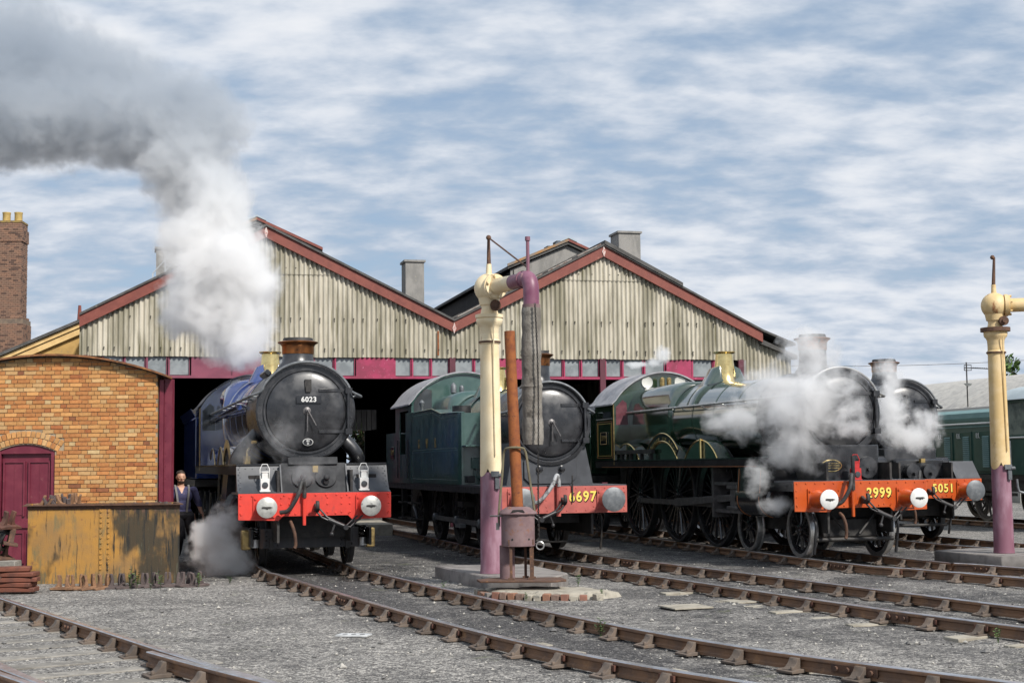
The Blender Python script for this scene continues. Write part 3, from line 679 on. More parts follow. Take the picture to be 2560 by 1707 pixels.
while z_ < 3.95:
    x = HX0 + (0 if row % 2 == 0 else -.165); odd = 0
    pattern = (.215, .1025) if row % 3 else (.1025, .1025, .215)
    qi = 0
    while x < HX1:
        w_ = pattern[qi % len(pattern)]; qi += 1; xa, xb = max(x, HX0), min(x + w_, HX1); x += w_ + .0105
        za, zb = z_, z_ + .066; dh = door_half((za + zb) / 2)
        if dh:
            if xa < -8.87 < xb: continue
            if xb <= -8.87: xb = min(xb, -8.87 - dh - .006)
            else: xa = max(xa, -8.87 + dh + .006)
        if xb - xa < .025: continue
        tp = min(htop(xa), htop(xb)) - .005
        if za > tp - .02: continue
        zb = min(zb, tp); jut = random.uniform(.0, .007); ci = random.choices(range(6), BW)[0]
        full = abs(xb - xa - .215) < 1e-3 and zb - za > .065
        if full and za > 1.22 and xb > -9.5 and nb < 300:
            o = link('brick', brick_me(.215, .066), HUT, (hx((xa + xb) / 2), .017 - jut, (za + zb) / 2)); o.material_slots[0].link = 'OBJECT'; o.material_slots[0].material = BR[ci]; nb += 1
            o.rotation_euler = (0, random.uniform(-.008, .008), 0)
        else:
            rest.cur = ci; rest.bb(hx(xa), hx(xb), -.013 - jut, .04, za, zb)
    z_ += .0765; row += 1
rest.build('smaller_bricks', BR, HUT, stuff=True)
# two rings of arch bricks
for ring in (0, 1):
    r_in = 1.16 + ring * .115; cz = 2.33 - 1.205
    n_ = 15 if ring == 0 else 16; half = math.asin(.585 / 1.16) * (1.0 if ring == 0 else 1.02)
    for q in range(n_):
        a = pi / 2 + half - 2 * half * (q + .5) / n_; rr = r_in + .055
        o = link('arch_brick', brick_me(.074, .105), HUT, (hx(-8.87 + rr * cos(a)), .012, cz + rr * sin(a) + .06)); o.rotation_euler = (0, pi / 2 - a, 0)
        o.material_slots[0].link = 'OBJECT'; o.material_slots[0].material = BR[random.choices((0, 1, 2), (2, 5, 3))[0]]
# roof sheet
def arc_sheet(x0, x1, z0f, th, y0, y1):
    xs_ = np.linspace(x0, x1, 40); m = MB(); m.prism([(hx(x), z0f(x)) for x in xs_] + [(hx(x), z0f(x) + th) for x in xs_[::-1]], 'y', y0, y1); return m
shear(arc_sheet(HX0 - .25, -6.18, lambda x: htop(x) + .0, .035, -.16, 3.6)).build('curved_roof', mat('rusty_roof_edge', (.24, .10, .04), (.13, .06, .03), 7, rough=.85, c3=(.34, .15, .05), s3=15), HUT, ang=30)
arc_sheet(HX0 - .2, -6.3, lambda x: htop(x) - .02, .015, -.10, -.02).build('roof_lath', M['inner'], HUT, ang=30)
# steel post beside the hut
m = MB(); m.bb(hx(-6.38), hx(-6.24), .10, .115, 0, 3.5); m.bb(hx(-6.38), hx(-6.24), .27, .285, 0, 3.5); m.bb(hx(-6.32), hx(-6.30), .115, .27, 0, 3.5); m.bb(hx(-6.46), hx(-6.385), .06, .2, .0, 3.48)
m.build('steel_corner_post', M['purple'], HUT)
rv = MB()
for q in range(14): rv.rivet((hx(-6.35), .10, .3 + q * .23), (0, -1, 0), .012)
rv.build('post_rivets', M['purple'], HUT, stuff=True)
# door
dr = MB(); dr.prism([(hx(-9.32), .05), (hx(-8.42), .05), (hx(-8.42), 2.16), (hx(-9.32), 2.16)], 'y', .10, .15); dob = dr.build('door', M['purple'], HUT)
fr = MB(); fr.bb(hx(-9.40), hx(-9.33), .02, .2, 0, 2.3); fr.bb(hx(-8.415), hx(-8.34), .02, .2, 0, 2.25)
fr.prism([(hx(-9.40), 2.162), (hx(-8.34), 2.162)] + [(hx(-8.87 + .53 * q), 2.2 + .135 * (1 - q * q)) for q in np.linspace(1, -1, 11)], 'y', .03, .2); fr.build('door_frame', M['purple'], HUT)
for cx in (-9.10, -8.64):
    for z0, z1 in ((.2, .72), (1.05, 2.0)):
        m = MB(); 
        m.bb(hx(cx - .17), hx(cx + .17), .088, .098, z0, z1); 
        for s_ in (-.185, .185): m.bb(hx(cx + s_ - .016), hx(cx + s_ + .016), .062, .10, z0 - .02, z1 + .02)
        m.bb(hx(cx - .2), hx(cx + .2), .064, .10, z1, z1 + .03); m.bb(hx(cx - .004), hx(cx + .004), .084, .09, z0, z1)
        m.build('door_panel', M['purple'], dob)
MB().bb(hx(-9.32), hx(-8.42), .066, .10, .82, .92).build('lock_rail', M['purple'], dob)
MB().cyl((hx(-9.25), .10, 1.0), (hx(-9.25), .05, 1.0), .03, n=10).build('door_knob', M['dull'], dob)

# ---------------------------------------------------------------- far right buildings, tree, aerial
FB = thing('long_pale_building', 'long pale curved roof building beyond the diesel shunter', 'building', (26.6, 63.2, 0), R(14))
arc_ = [(-5.1 + 10.2 * q, 4.2 + 1.75 * (1 - (2 * q - 1) ** 2)) for q in np.linspace(0, 1, 21)]
MB().prism([(-5, 0), (5, 0), (5, 4.2), (-5, 4.2)], 'y', .3, 60).build('wall', mat('pale_wall', (.30, .30, .28), (.24, .24, .22), 2, rough=.8), FB)
for q in range(12):
    MB().prism(arc_ + [(x, z - .12) for x, z in arc_[::-1]], 'y', -.3 + q * 5.0, 4.66 + q * 5.0).build('roof_section', mat('pale_roof', (.46, .44, .40), (.36, .345, .32), 2.5, rough=.7, c3=(.28, .27, .25), s3=5), FB, ang=30)
MB().prism([(x * .97, z - .13) for x, z in arc_], 'y', .1, .3).build('end_wall', mat('grey_end_wall', (.26, .25, .20), (.2, .19, .15), 2, rough=.8), FB)
MB().bb(-5.3, -5.1, -.2, 59, 3.95, 4.2).build('gutter', mat('pale_gutter', (.45, .45, .43), rough=.6), FB)
AE = thing('rooftop_aerial', 'small television aerial on a pole above the distant roof', 'aerial', (20.75, 66, 0), R(0)); zA = 6.05
MB().tube([(0, 0, 0), (0, 0, zA + .25)], .03, 6).build('pole', M['dull'], AE)
m = MB(); m.tube([(-.1, 0, zA), (1.0, 0, zA - .06)], .022, 6)
for q in range(8): m.tube([(.3 + q * .1, -.12, zA - q * .006), (.3 + q * .1, .12, zA - q * .006)], .012, 5)
m.tube([(-.1, 0, zA - .12), (-.1, 0, zA + .12), (.22, 0, zA + .12), (.22, 0, zA - .12), (-.1, 0, zA - .12)], .02, 6); m.build('antenna_array', M['dull'], AE)
MB().lathe([(.0, zA - .85), (.12, zA - .82), (.2, zA - .72)], (.05, 0, 0), n=16).build('dish', mat('white_dish', (.55, .58, .58), rough=.5), AE)
wr = MB(); wr.tube([(12 + q * 2.2, 66 + q * .5, 6.0 + .015 * (q - 4) ** 2 + .09 * q) for q in range(9)], .012, 5)
tag(wr.build('overhead_wire', M['dull']), 'thin overhead wire crossing the sky at the right', 'wire')
def tree(nm, label, x, y, h, r, nl, seed, group=None, ls=.22, mats_=None):
    rr = random.Random(seed); t = thing(nm, label, 'tree', (x, y, 0), 0, group)
    tr = MB(); tr.tube([(0, 0, 0), (.1, 0, h * .3), (-.1, .1, h * .62), (0, 0, h * .85)], .2, 8, rs=[.28, .22, .14, .05])
    cl = []
    for q in range(18):
        a = rr.uniform(0, 6.28); e_ = rr.uniform(.1, 1) ** .7; zc = h * rr.uniform(.4, .93); d_ = r * e_ * (1.15 - abs(zc / h - .6)); c = Vector((d_ * cos(a), d_ * sin(a), zc)); cl.append((c, r * rr.uniform(.22, .42)))
        tr.tube([(0, 0, zc * .6), tuple(c * .6 + Vector((0, 0, zc * .32))), tuple(c)], .05, 5, rs=[.09, .05, .02])
    tr.build('trunk', M['bark'], t)
    cr_ = MB()
    for q in range(nl):
        c, cr2 = rr.choice(cl); v = Vector((rr.gauss(0, 1), rr.gauss(0, 1), rr.gauss(0, .8))).normalized() * cr2 * rr.random() ** .4
        p = c + v; n_ = Vector((rr.gauss(0, 1), rr.gauss(0, 1), rr.gauss(.6, 1))).normalized(); a_ = n_.orthogonal().normalized(); b_ = n_.cross(a_); s_ = ls * rr.uniform(.6, 1.2)
        cr_.cur = 0 if rr.random() < .65 else 1
        cr_.add([p - a_ * s_, p + b_ * s_ * .45, p + a_ * s_, p - b_ * s_ * .45], [(0, 1, 2, 3)])
    me = bpy.data.meshes.new('crown'); me.from_pydata(cr_.v, [], cr_.f); me.polygons.foreach_set('material_index', cr_.mi)
    for q in (mats_ or (M['leaf'], M['leafd'])): me.materials.append(q)
    link('crown', me, t); return t
tree('broadleaf_tree', 'green tree top rising behind the pale roof at the right edge', 32.2, 90, 8.2, 3.0, 3500, 4)
tree('broadleaf_tree', 'bright green tree glimpsed through the shed between the engines', -10.4, 100, 7.5, 4.5, 4500, 9)

# ================================================================== LOCOMOTIVES
# local frame: origin on rail level under the buffer faces, x to the right in the picture, y to the rear, z up
RAIL = .15
SOOT = mat('sooty_casing', (.035, .036, .039), (.06, .061, .064), 4, rough=.72, spec=.15, bump=.15, bscale=60)
WHC = {}
def wheel(L, x, y, r, ns, side, mw=None, mt=None, wt=.13, crank=None, disc=False):
    mw = mw or M['gloss']; mt = mt or M['black']; key = (r, ns, side, mw.name, mt.name, crank, disc)
    if key not in WHC:
        m = MB(); s = side
        m.lathe([(r - .135, s * .035), (r - .06, s * .045), (r - .06, -s * .045), (r - .135, -s * .035), (r - .135, s * .035)], axis='x', n=48)
        hub = .13 if r > .7 else .10
        m.lathe([(.0, s * .085), (hub * .55, s * .085), (hub * .6, s * .07), (hub, s * .06), (hub * 1.15, 0), (hub, -s * .06), (0, -s * .06)], axis='x', n=20)
        if disc: m.lathe([(.1, s * .03), (r - .1, s * .02), (r - .1, -s * .02), (.1, -s * .03)], axis='x', n=32)
        for k in range(ns):
            a = 2 * pi * (k + .5) / ns; c_, s_ = cos(a), sin(a)
            def ring(rad, wa, wx): return [Vector((dx * wx, rad * c_ - dt * wa * s_, rad * s_ + dt * wa * c_)) for dx, dt in ((-1, -.6), (-1, .6), (0, 1), (1, .6), (1, -.6), (0, -1))]
            m.loft([ring(hub * .8, .036, .04), ring((r - .13) * .5, .026, .028), ring(r - .12, .022, .024)])
        if crank is not None:
            a, cr_ = crank; m.lathe([(0, s * .12), (.1, s * .12), (.12, s * .05), (.12, 0)], (0, cr_ * cos(a), cr_ * sin(a)), axis='x', n=14)
            a2 = a + pi
            m.lathe([(r - .14, s * .05), (r - .34, s * .05), (r - .34, -s * .03), (r - .14, -s * .03), (r - .14, s * .05)], axis='x', n=10, a0=a2 - .55, a1=a2 + .55)
        w_ = m.mesh('wheel'); w_.materials.append(mw)
        t = MB(); t.lathe([(r - .062, s * .06), (r - .004, s * .066), (r, s * .058), (r + .002, -s * .03), (r + .03, -s * .045), (r + .03, -s * .065), (r - .062, -s * .066), (r - .062, s * .06)], axis='x', n=64)
        t_ = t.mesh('tyre'); t_.materials.append(mt); WHC[key] = (w_, t_)
    w_, t_ = WHC[key]; o = link('wheel', w_, L, (x, y, r)); link('tyre', t_, o); return o
def buffer(L, x, z, ms, mh, face=0.0, beam=.5, rh=.17):
    m = MB(); m.box((x, beam - .013, z), (.36, .03, .36)); m.lathe([(.17, beam - .02), (.135, beam - .06), (.115, beam - .30), (.125, beam - .31), (.125, beam - .34), (.07, beam - .34)], (x, 0, z), 'y', 24)
    for sx in (-.14, .14):
        for sz in (-.14, .14): m.cyl((x + sx, beam - .02, z + sz), (x + sx, beam - .05, z + sz), .022, n=6)
    o = m.build('buffer', ms, L)
    h = MB(); h.lathe([(0, face), (rh * .5, face + .006), (rh * .85, face + .02), (rh, face + .034), (rh, face + .05), (rh * .8, face + .06), (.06, face + .075), (.055, beam - .3)], (x, 0, z), 'y', 36)
    h.build('buffer_head', mh, o)
    if mh is not M['buffd']:
        q_ = random.Random(int(abs(x) * 100 + z * 7 + face * 3)); MB().prism([(x + rh * .48 * cos(a) * q_.uniform(.75, 1.15), z + rh * .17 * sin(a) * q_.uniform(.5, 1.4)) for a in np.linspace(0, 2 * pi, 17)[:-1]], 'y', face - .003, face + .012).build('grease_mark', M['dull'], o)
    return o
def coupling(L, z, beam, swing=1, drop=.0):
    m = MB(); m.prism([(beam - .02, z - .07), (beam - .2, z - .07), (beam - .27, z - .01), (beam - .26, z + .1), (beam - .2, z + .12), (beam - .22, z + .02), (beam - .17, z + .0), (beam - .02, z + .07)], 'x', -.03, .03)
    o = m.build('drawhook', M['dull'], L, bevel=.006)
    l = MB(); s = swing
    for dx in (-.045, .045):
        l.tube([(dx, beam - .16, z - .02), (dx + s * .12, beam - .2, z - .16), (dx + s * .24, beam - .22, z - .22)], .016, 8)
        l.tube([(dx + s * .3, beam - .22, z - .26), (dx + s * .5, beam - .24, z - .33), (dx + s * .72, beam - .2, z - .14)], .016, 8)
    l.cyl((s * .18, beam - .2, z - .2), (s * .44, beam - .23, z - .31), .038, n=12); l.cyl((s * .47, beam - .3, z - .33), (s * .47, beam - .18, z - .33), .045, n=10); l.tube([(s * .3, beam - .22, z - .25), (s * .24, beam - .22, z - .42)], .018, 8); l.sphere((s * .24, beam - .22, z - .44), .04, 10)
    l.build('coupling_link', M['black'], L)
def vac_hose(L, x, z0, z1, beam, m, xe=-.35):
    t = MB(); t.tube(spline([(x, beam - .08, z0), (x, beam - .08, z1 - .06), (x - .05 * (1 if xe < x else -1), beam - .13, z1 + .05), ((x + xe) / 2 + .05, beam - .2, z1 - .18), (xe + .08, beam - .16, z1 - .42), (xe - .06, beam - .1, z1 - .46)], .03), .036, 10)
    return t.build('vacuum_hose', m, L)
def lamp(L, x, y, z, m):
    b = MB(); b.box((x, y, z + .1), (.15, .15, .20)); b.prism([(x - .055, z + .2), (x + .055, z + .2), (x + .045, z + .3), (x - .045, z + .3)], 'y', y - .05, y + .05); b.box((x, y, z + .31), (.12, .12, .025)); b.box((x, y, z - .01), (.18, .17, .03))
    o = b.build('lamp', m, L, bevel=.006)
    MB().lathe([(0, -.095), (.05, -.09), (.055, -.07), (.06, -.07)], (x, y, z + .09), 'y', 18).build('lens', M['glass'], o)
    h = MB(); h.tube([(x - .07, y, z + .18), (x - .08, y, z + .36), (x - .04, y, z + .44), (x + .04, y, z + .44), (x + .08, y, z + .36), (x + .07, y, z + .18)], .008, 6); h.build('handle', m, o)
def sbox_door(L, sf, zc, rd, ro, my, closed=True, rim=None):
    d = MB(); prof = [(0, sf - .135)] + [(rd * sin(a), sf - .02 - .115 * cos(a) ** 1.0) for a in np.linspace(.12, pi / 2, 10)] + [(rd, sf + .0)]
    d.lathe(prof, (0, 0, zc), 'y', 64); o = d.build('smokebox_door', my, L, ang=30)
    rg = MB(); rg.lathe([(rd + .005, sf - .0), (rd + .01, sf - .035), (rd + .045, sf - .035), (rd + .05, sf)], (0, 0, zc), 'y', 64); rg.build('door_ring', my, o)
    def dsurf(x, z):
        q = min(1.0, math.hypot(x, z) / rd); return sf - .02 - .115 * math.sqrt(1 - q * q)
    for dz in (.36 * rd / .7, -.36 * rd / .7):
        s_ = MB(); xs_ = np.linspace(rd * .30, rd * 1.06, 9)
        s_.loft([[Vector((x, dsurf(x, dz) + .012, zc + dz - .034)), Vector((x, dsurf(x, dz) - .022, zc + dz - .026)), Vector((x, dsurf(x, dz) - .022, zc + dz + .026)), Vector((x, dsurf(x, dz) + .012, zc + dz + .034))] for x in xs_]); s_.build('hinge_strap', my, o)
    hb = MB(); hb.cyl((rd * 1.05, sf - .08, zc - .5 * rd), (rd * 1.05, sf - .08, zc + .5 * rd), .028, n=10)
    for dz in (.36, -.36): hb.box((rd * 1.06, sf - .06, zc + dz * rd / .7), (.12, .10, .10))
    hb.build('hinge_post', my, o)
    hd = MB(); hd.lathe([(0, sf - .2), (.03, sf - .19), (.035, sf - .15), (.07, sf - .14), (.075, sf - .1)], (0, 0, zc), 'y', 16)
    hd.tube([(0, sf - .19, zc), (.0, sf - .19, zc - .36)], .013, 8); hd.tube([(0, sf - .215, zc + .02), (.15, sf - .22, zc - .26)], .013, 8); hd.build('dart_handle', M['rodst'], o)
    return o
def boiler_handrail(L, x0r, sf, yend, zc, ro, zr, sides=(-1, 1), m=None, flare=True):
    m = m or M['black']
    t = MB(); a0 = math.asin((zr - zc) / (ro + .06))
    pts = []
    if -1 in sides: pts += [(-(x0r + .07), yend, zr + .02), (-(ro + .07), sf + .9, zr + .01), (-(ro + .10), sf + .25, zr), (-(ro + .10), sf + .02, zr)]
    for a in np.linspace(pi - a0 - .12, a0 + .12, 20): pts.append(((ro - .01) * cos(a), sf - .075, zc + (ro - .01) * sin(a)))
    if 1 in sides: pts += [((ro + .10), sf + .02, zr), ((ro + .10), sf + .25, zr), ((ro + .07), sf + .9, zr + .01), ((x0r + .07), yend, zr + .02)]
    t.tube(spline(pts, .06), .025, 8); o = t.build('handrail', m, L)
    k = MB()
    for sgn in sides:
        for y in np.arange(sf + .4, yend, 1.05):
            f = (y - sf) / (yend - sf); rr = ro + .07 + (x0r - ro) * f; k.sphere((sgn * rr, y, zr + .015), .033, 10); k.cyl((sgn * (rr - .2), y, zr), (sgn * rr, y, zr + .012), .016, n=8)
    k.build('handrail_knob', m, o)
def chimney(L, y, z0, z1, r, my, mc, zc, ro):
    c = MB(); c.lathe([(r * 1.45, z0 - .05), (r * 1.25, z0 + .03), (r * 1.06, z0 + .10), (r, z0 + .18), (r * .97, z1 - .26)], (0, y, 0), n=40)
    # saddle flare down to the smokebox
    o = c.build('chimney', my, L)
    cp = MB(); cp.lathe([(r * 1.0, z1 - .27), (r * 1.03, z1 - .25), (r * 1.04, z1 - .13), (r * 1.12, z1 - .09), (r * 1.30, z1 - .06), (r * 1.32, z1 - .045), (r * 1.15, z1 - .03)], (0, y, 0), n=40); cp.build('copper_cap', mc, o)
    tp = MB(); tp.lathe([(r * 1.15, z1 - .035), (r * 1.0, z1 - .03), (r * .95, z1 + .03), (r * .8, z1 + .03), (r * .75, z1 - .3), (0, z1 - .3)], (0, y, 0), n=40); tp.build('chimney_lip', M['dull'], o)
def safety_valve(L, y, z0, z1, r=.2):
    c = MB(); h = z1 - z0
    c.lathe([(r * 1.75, z0 - .10), (r * 1.5, z0 - .04), (r * 1.25, z0 + .06 * h + .02), (r * 1.12, z0 + .3 * h), (r * .98, z0 + .7 * h), (r * .92, z1 - .05), (r * 1.2, z1 - .02), (r * 1.22, z1), (r * .9, z1), (r * .8, z1 - .1), (0, z1 - .1)], (0, y, 0), n=32)
    return c.build('safety_valve_cover', M['brass'], L)
def se(w, ht, hb, zc, y, n=40, e=2.0, flat=1.0):
    o = []
    for i in range(n):
        t = 2 * pi * i / n; c_, s_ = cos(t), sin(t); ee = e if s_ > 0 else 2.2
        x = w * math.copysign(abs(c_) ** (2 / ee), c_); z = (ht if s_ > 0 else hb) * math.copysign(abs(s_) ** (2 / ee), s_); o.append(Vector((x, y, zc + z)))
    return o
def cab(L, y0, y1, hw, zf, ze, zt, mb_, mr_, win=True, zlow=None, zw=None, roof_over=.25, beads=None):
    zlow = zf if zlow is None else zlow
    # front plate
    n = 20; arc_p = [(hw * q, ze + (zt - ze) * (1 - q * q) ** .8) for q in np.linspace(1, -1, n)]
    MB().prism([(-hw, zf), (hw, zf)] + arc_p, 'y', y0, y0 + .03).build('cab_front', mb_, L, ang=20)
    for s_ in (-1, 1):
        x0, x1 = (-hw, -hw + .03) if s_ < 0 else (hw - .03, hw)
        m = MB(); zs = zw or (zf + 1.0)
        m.bb(x0, x1, y0 + .03, y1, zlow, zs); m.bb(x0, x1, y0 + .03, y0 + .22, zs, ze); m.bb(x0, x1, y1 - .1, y1, zs, ze); m.bb(x0, x1, y0 + .22, y1 - .1, ze - .16, ze)
        o = m.build('cab_side', mb_, L)
        b = MB(); xx = x0 - .006 if s_ < 0 else x1 + .006
        b.tube([(xx, y0 + .005, zlow), (xx, y0 + .005, ze)], .014, 6)
        if beads: b.build('beading', beads, o)
        MB().bb(x0 + .012, x1 - .012, y0 + .22, y0 + .22 + (y1 - y0) * .45, zs, ze - .16).build('side_window', M['glass'], o)
    r = MB(); th = .035; qs = np.linspace(-1.06, 1.06, 26)
    f = lambda q: ze + .01 + (zt - ze) * max(0, 1 - min(1, abs(q)) ** 2) ** .8 - (max(0, abs(q) - 1) * .6)
    r.prism([(hw * q, f(q)) for q in qs] + [(hw * q, f(q) + th) for q in qs[::-1]], 'y', y0 - .08, y1 + roof_over); r.build('cab_roof', mr_, L, ang=25)
    return
def tender(L, y0, y1, hw, zb, zt, mb_, mk):
    MB().bb(-hw, hw, y0, y1, zb, zt).build('tender_tank', mb_, L, bevel=.02)
    t = MB()
    for s_ in (-1, 1): t.prism([(s_ * hw, zt), (s_ * (hw + .12), zt + .22), (s_ * (hw + .13), zt + .22), (s_ * (hw + .02), zt)], 'y', y0, y1)
    t.build('tender_flare', mb_, L)
    MB().bb(-hw - .02, hw + .02, y0 - .1, y1 + .1, zb - .2, zb - .03).build('tender_frame', mk, L)
    for y in np.linspace(y0 + .7, y1 - .6, 3):
        for s_ in (-1, 1): wheel(L, s_ * .76, y, .55, 12, s_)
    # coal
    c = MB(); rr = random.Random(5)
    for q in range(60): c.box((rr.uniform(-hw + .2, hw - .2), rr.uniform(y0 + .3, y1 - .5), zt + rr.uniform(.0, .2)), (rr.uniform(.1, .25),) * 3, Matrix.Rotation(rr.uniform(0, 3), 3, 'X') @ Matrix.Rotation(rr.uniform(0, 3), 3, 'Z'))
    c.build('coal', M['gloss'], L, stuff=True)
def splasher(L, s_, y, r, zp, x0, x1, mp, mb_):
    m = MB(); a0 = math.asin(min(.99, (zp - .99) / r)) if zp < .99 + r else .5
    h = math.sqrt(max(0, r * r - (zp - 1.0) ** 2)); a = np.linspace(pi - math.atan2(zp - 1.0, h), math.atan2(zp - 1.0, h), 16)
    pts = [(y + r * cos(q), 1.0 + r * sin(q)) for q in a]
    xa, xb = s_ * x0, s_ * x1
    o = MB().prism(pts, 'x', min(xa, xb), max(xa, xb)).build('splasher', mp, L, ang=30)
    b = MB(); xo = s_ * max(x0, x1) + s_ * .004; b.tube([(xo, p[0], p[1]) for p in pts], .016, 6); b.build('splasher_beading', mb_, o)
    return pts

def express(cfg):
    c = cfg; L = thing('steam_locomotive', c['label'], 'locomotive', (*c['pos'], RAIL), R(c['yaw']), 'steam locomotives outside the shed')
    mb_, ms, mr = c['body'], M['smoke'], c['beam']
    sf, sb, bb_, fb, ce = c['sf'], c['sb'], c['bb'], c['fb'], c['ce']; zc, rs_, r0, r1 = c['zc'], c['rs'], c['r0'], c['r1']; zp = c['zp']; hb = 1.29
    bm_, zb, zt = .5, .82, c['ztop']
    # --- buffer beam
    pl = [(-hb, zb + .02), (-.62, zb), (-.55, zb + .07), (.55, zb + .07), (.62, zb), (hb, zb + .02), (hb, zt), (-hb, zt)]
    MB().prism(pl, 'y', bm_, bm_ + .03).build('buffer_beam', mr, L, bevel=.004)
    rv = MB()
    for i in range(15): rv.rivet((-hb + .05 + i * (2 * hb - .1) / 14, bm_, zt - .035), (0, -1, 0), .021)
    for i in range(12):
        x = -hb + .05 + i * (2 * hb - .1) / 11
        if abs(abs(x) - .8636) > .2: rv.rivet((x, bm_, zb + .11), (0, -1, 0), .021)
    for z in (.95, 1.09, 1.2): 
        for x in (-hb + .04, hb - .04, -.44, .44, -.58, .58, -.2, .2): rv.rivet((x, bm_, z), (0, -1, 0), .02)
    rv.build('beam_rivets', mr, L, stuff=True)
    for s_ in (-1, 1): buffer(L, s_ * .8636, 1.054, mr, c.get('bufm', M['buff']), 0, bm_, c.get('rh', .17))
    coupling(L, 1.03, bm_, 1)
    vac_hose(L, -.2, 1.2, 1.42, bm_, c.get('hose', M['rubber']), -.55)
    MB().tube([(-.2, bm_ - .06, .74), (-.2, bm_ - .06, 1.25)], .03, 8).build('hose_standpipe', mr, L)
    MB().tube(spline([(-.42, bm_ + .02, .8), (-.40, bm_ - .06, .74), (-.36, bm_ - .08, .6), (-.34, bm_ - .05, .42), (-.36, bm_ - .05, .36)], .05), .028, 8).build('steam_heat_pipe', M['rustd'], L)
    # --- front platform
    dz = zt
    MB().bb(-hb, hb, bm_ + .03, sf + .1, dz - .02, dz + .012).build('front_platform', M['grey'], L)
    if c['style'] == 'king':
        # sloping footsteps plates each side and the inside cylinder casing
        for s_ in (-1, 1):
            prof = [(bm_ + .03, dz + .01), (bm_ + .16, dz + .04), (bm_ + .30, dz + .2), (bm_ + .42, zp - .03), (bm_ + .45, zp - .03), (bm_ + .45, dz + .0)]
            x0, x1 = (-hb, -.56) if s_ < 0 else (.56, hb)
            MB().prism(prof, 'x', x0, x1).build('curved_front_plate', M['grey'], L, ang=50)
            rv = MB()
            for q in range(6): rv.rivet((s_ * (hb - .05), bm_ + .10 + q * .05, dz + .02 + q * .085), (0, -.9, .4), .013)
            for q in range(5): rv.rivet((s_ * (.66 + q * .12), bm_ + .40, zp - .07), (0, -.9, .3), .013)
            rv.build('plate_rivets', M['grey'], L, stuff=True)
            MB().box((s_ * .92, bm_ + .335, dz + .27), (.34, .03, .07)).build('step_slot', M['inner'], L)
            lamp(L, s_ * .84, bm_ + .14, dz + .05, M['white'])
        m = MB(); m.prism([(bm_ + .12, dz), (bm_ + .34, zp - .02), (bm_ + .36, zp + .02), (sf + .2, zp + .02), (sf + .2, dz)], 'x', -.55, .55); m.build('cylinder_casing', SOOT, L)
        MB().prism([(bm_ + .30, zp + .0), (bm_ + .36, zp + .12), (sf, zp + .12), (sf, zp)], 'x', -.42, .42).build('casing_ledge', SOOT, L)
        for s_ in (-1, 1):
            q = MB(); d_ = Vector((0, -.89, .45)); p = Vector((s_ * .2, bm_ + .23, dz + .24)); q.cyl(p, p + d_ * .035, .185, .175, n=28); q.cyl(p + Vector((s_ * -.0, -.02, -.02)), p + Vector((0, -.14, -.06)), .05, .045, n=14); q.sphere(p + Vector((0, -.14, .02)), .055, 12); q.build('cylinder_cover', SOOT, L)
            MB().prism([(bm_ + .05, dz), (bm_ + .33, zp + .0), (bm_ + .36, zp - .0), (bm_ + .12, dz)], 'x', s_ * .56 - .012, s_ * .56 + .012).build('casing_edge', M['grey'], L)
        MB().box((.02, bm_ + .22, zp - .08), (.09, .09, .11)).build('oil_box', M['brassd'], L)
    else:
        m = MB(); m.bb(-.62, .62, sf - .25, sb, dz, zp + .22); m.build('cylinder_saddle', M['smoke'], L, bevel=.02)
        for s_ in ((-1, 1) if not c.get('oval') else (1,)):
            q = MB(); q.lathe([(0, sf - .36), (.19, sf - .355), (.2, sf - .33), (.2, sf - .25)], (s_ * .34, 0, dz + .23), 'y', 28); q.cyl((s_ * .34, sf - .36, dz + .2), (s_ * .34, sf - .42, dz + .2), .035, n=10); q.build('valve_cover', M['smoke'], L)
        if c.get('oval'):
            ov = MB(); ov.lathe([(0, -.012), (.15, -.012), (.155, 0)], (0, 0, 0), 'y', 32); o = ov.build('oval_badge', M['brass'], L, (-.33, sf - .252, dz + .27)); o.scale = (1.35, 1, .72)
            ov = MB(); ov.lathe([(0, -.016), (.132, -.016), (.135, -.01)], (0, 0, 0), 'y', 32); o2 = ov.build('badge_field', M['gloss'], o)
            for q, (tx, zz_) in enumerate((('GREAT WESTERN', .055), ('DIDCOT WORKS', 0.0), ('RAILWAY COMPANY', -.06))): text(tx, .032, M['brass'], o, (0, -.018, zz_), (pi / 2, 0, 0), .002, .0012, sx=.9)
        if c['style'] == 'castle':
            for s_ in (1,):
                MB().prism([(bm_ + .05, dz + .01), (bm_ + .35, dz + .38), (bm_ + .38, dz + .38), (bm_ + .38, dz)], 'x', .72, hb).build('curved_front_plate', M['grey'], L)
            for s_ in (-1, 1): 
                q = MB(); q.lathe([(0, bm_ + .2), (.17, bm_ + .21), (.17, bm_ + .4)], (s_ * .2, 0, dz + .16), 'y', 24); q.cyl((s_ * .2, bm_ + .1, dz + .12), (s_ * .2, bm_ + .2, dz + .12), .04, n=10); q.build('cylinder_cover', M['smoke'], L)
            MB().box((.05, bm_ + .3, dz + .40), (.1, .1, .09)).build('oil_box', M['brassd'], L)
            MB().bb(-.5, .66, bm_ + .4, sf, dz, dz + .44).build('cylinder_casing', M['smoke'], L, bevel=.04)
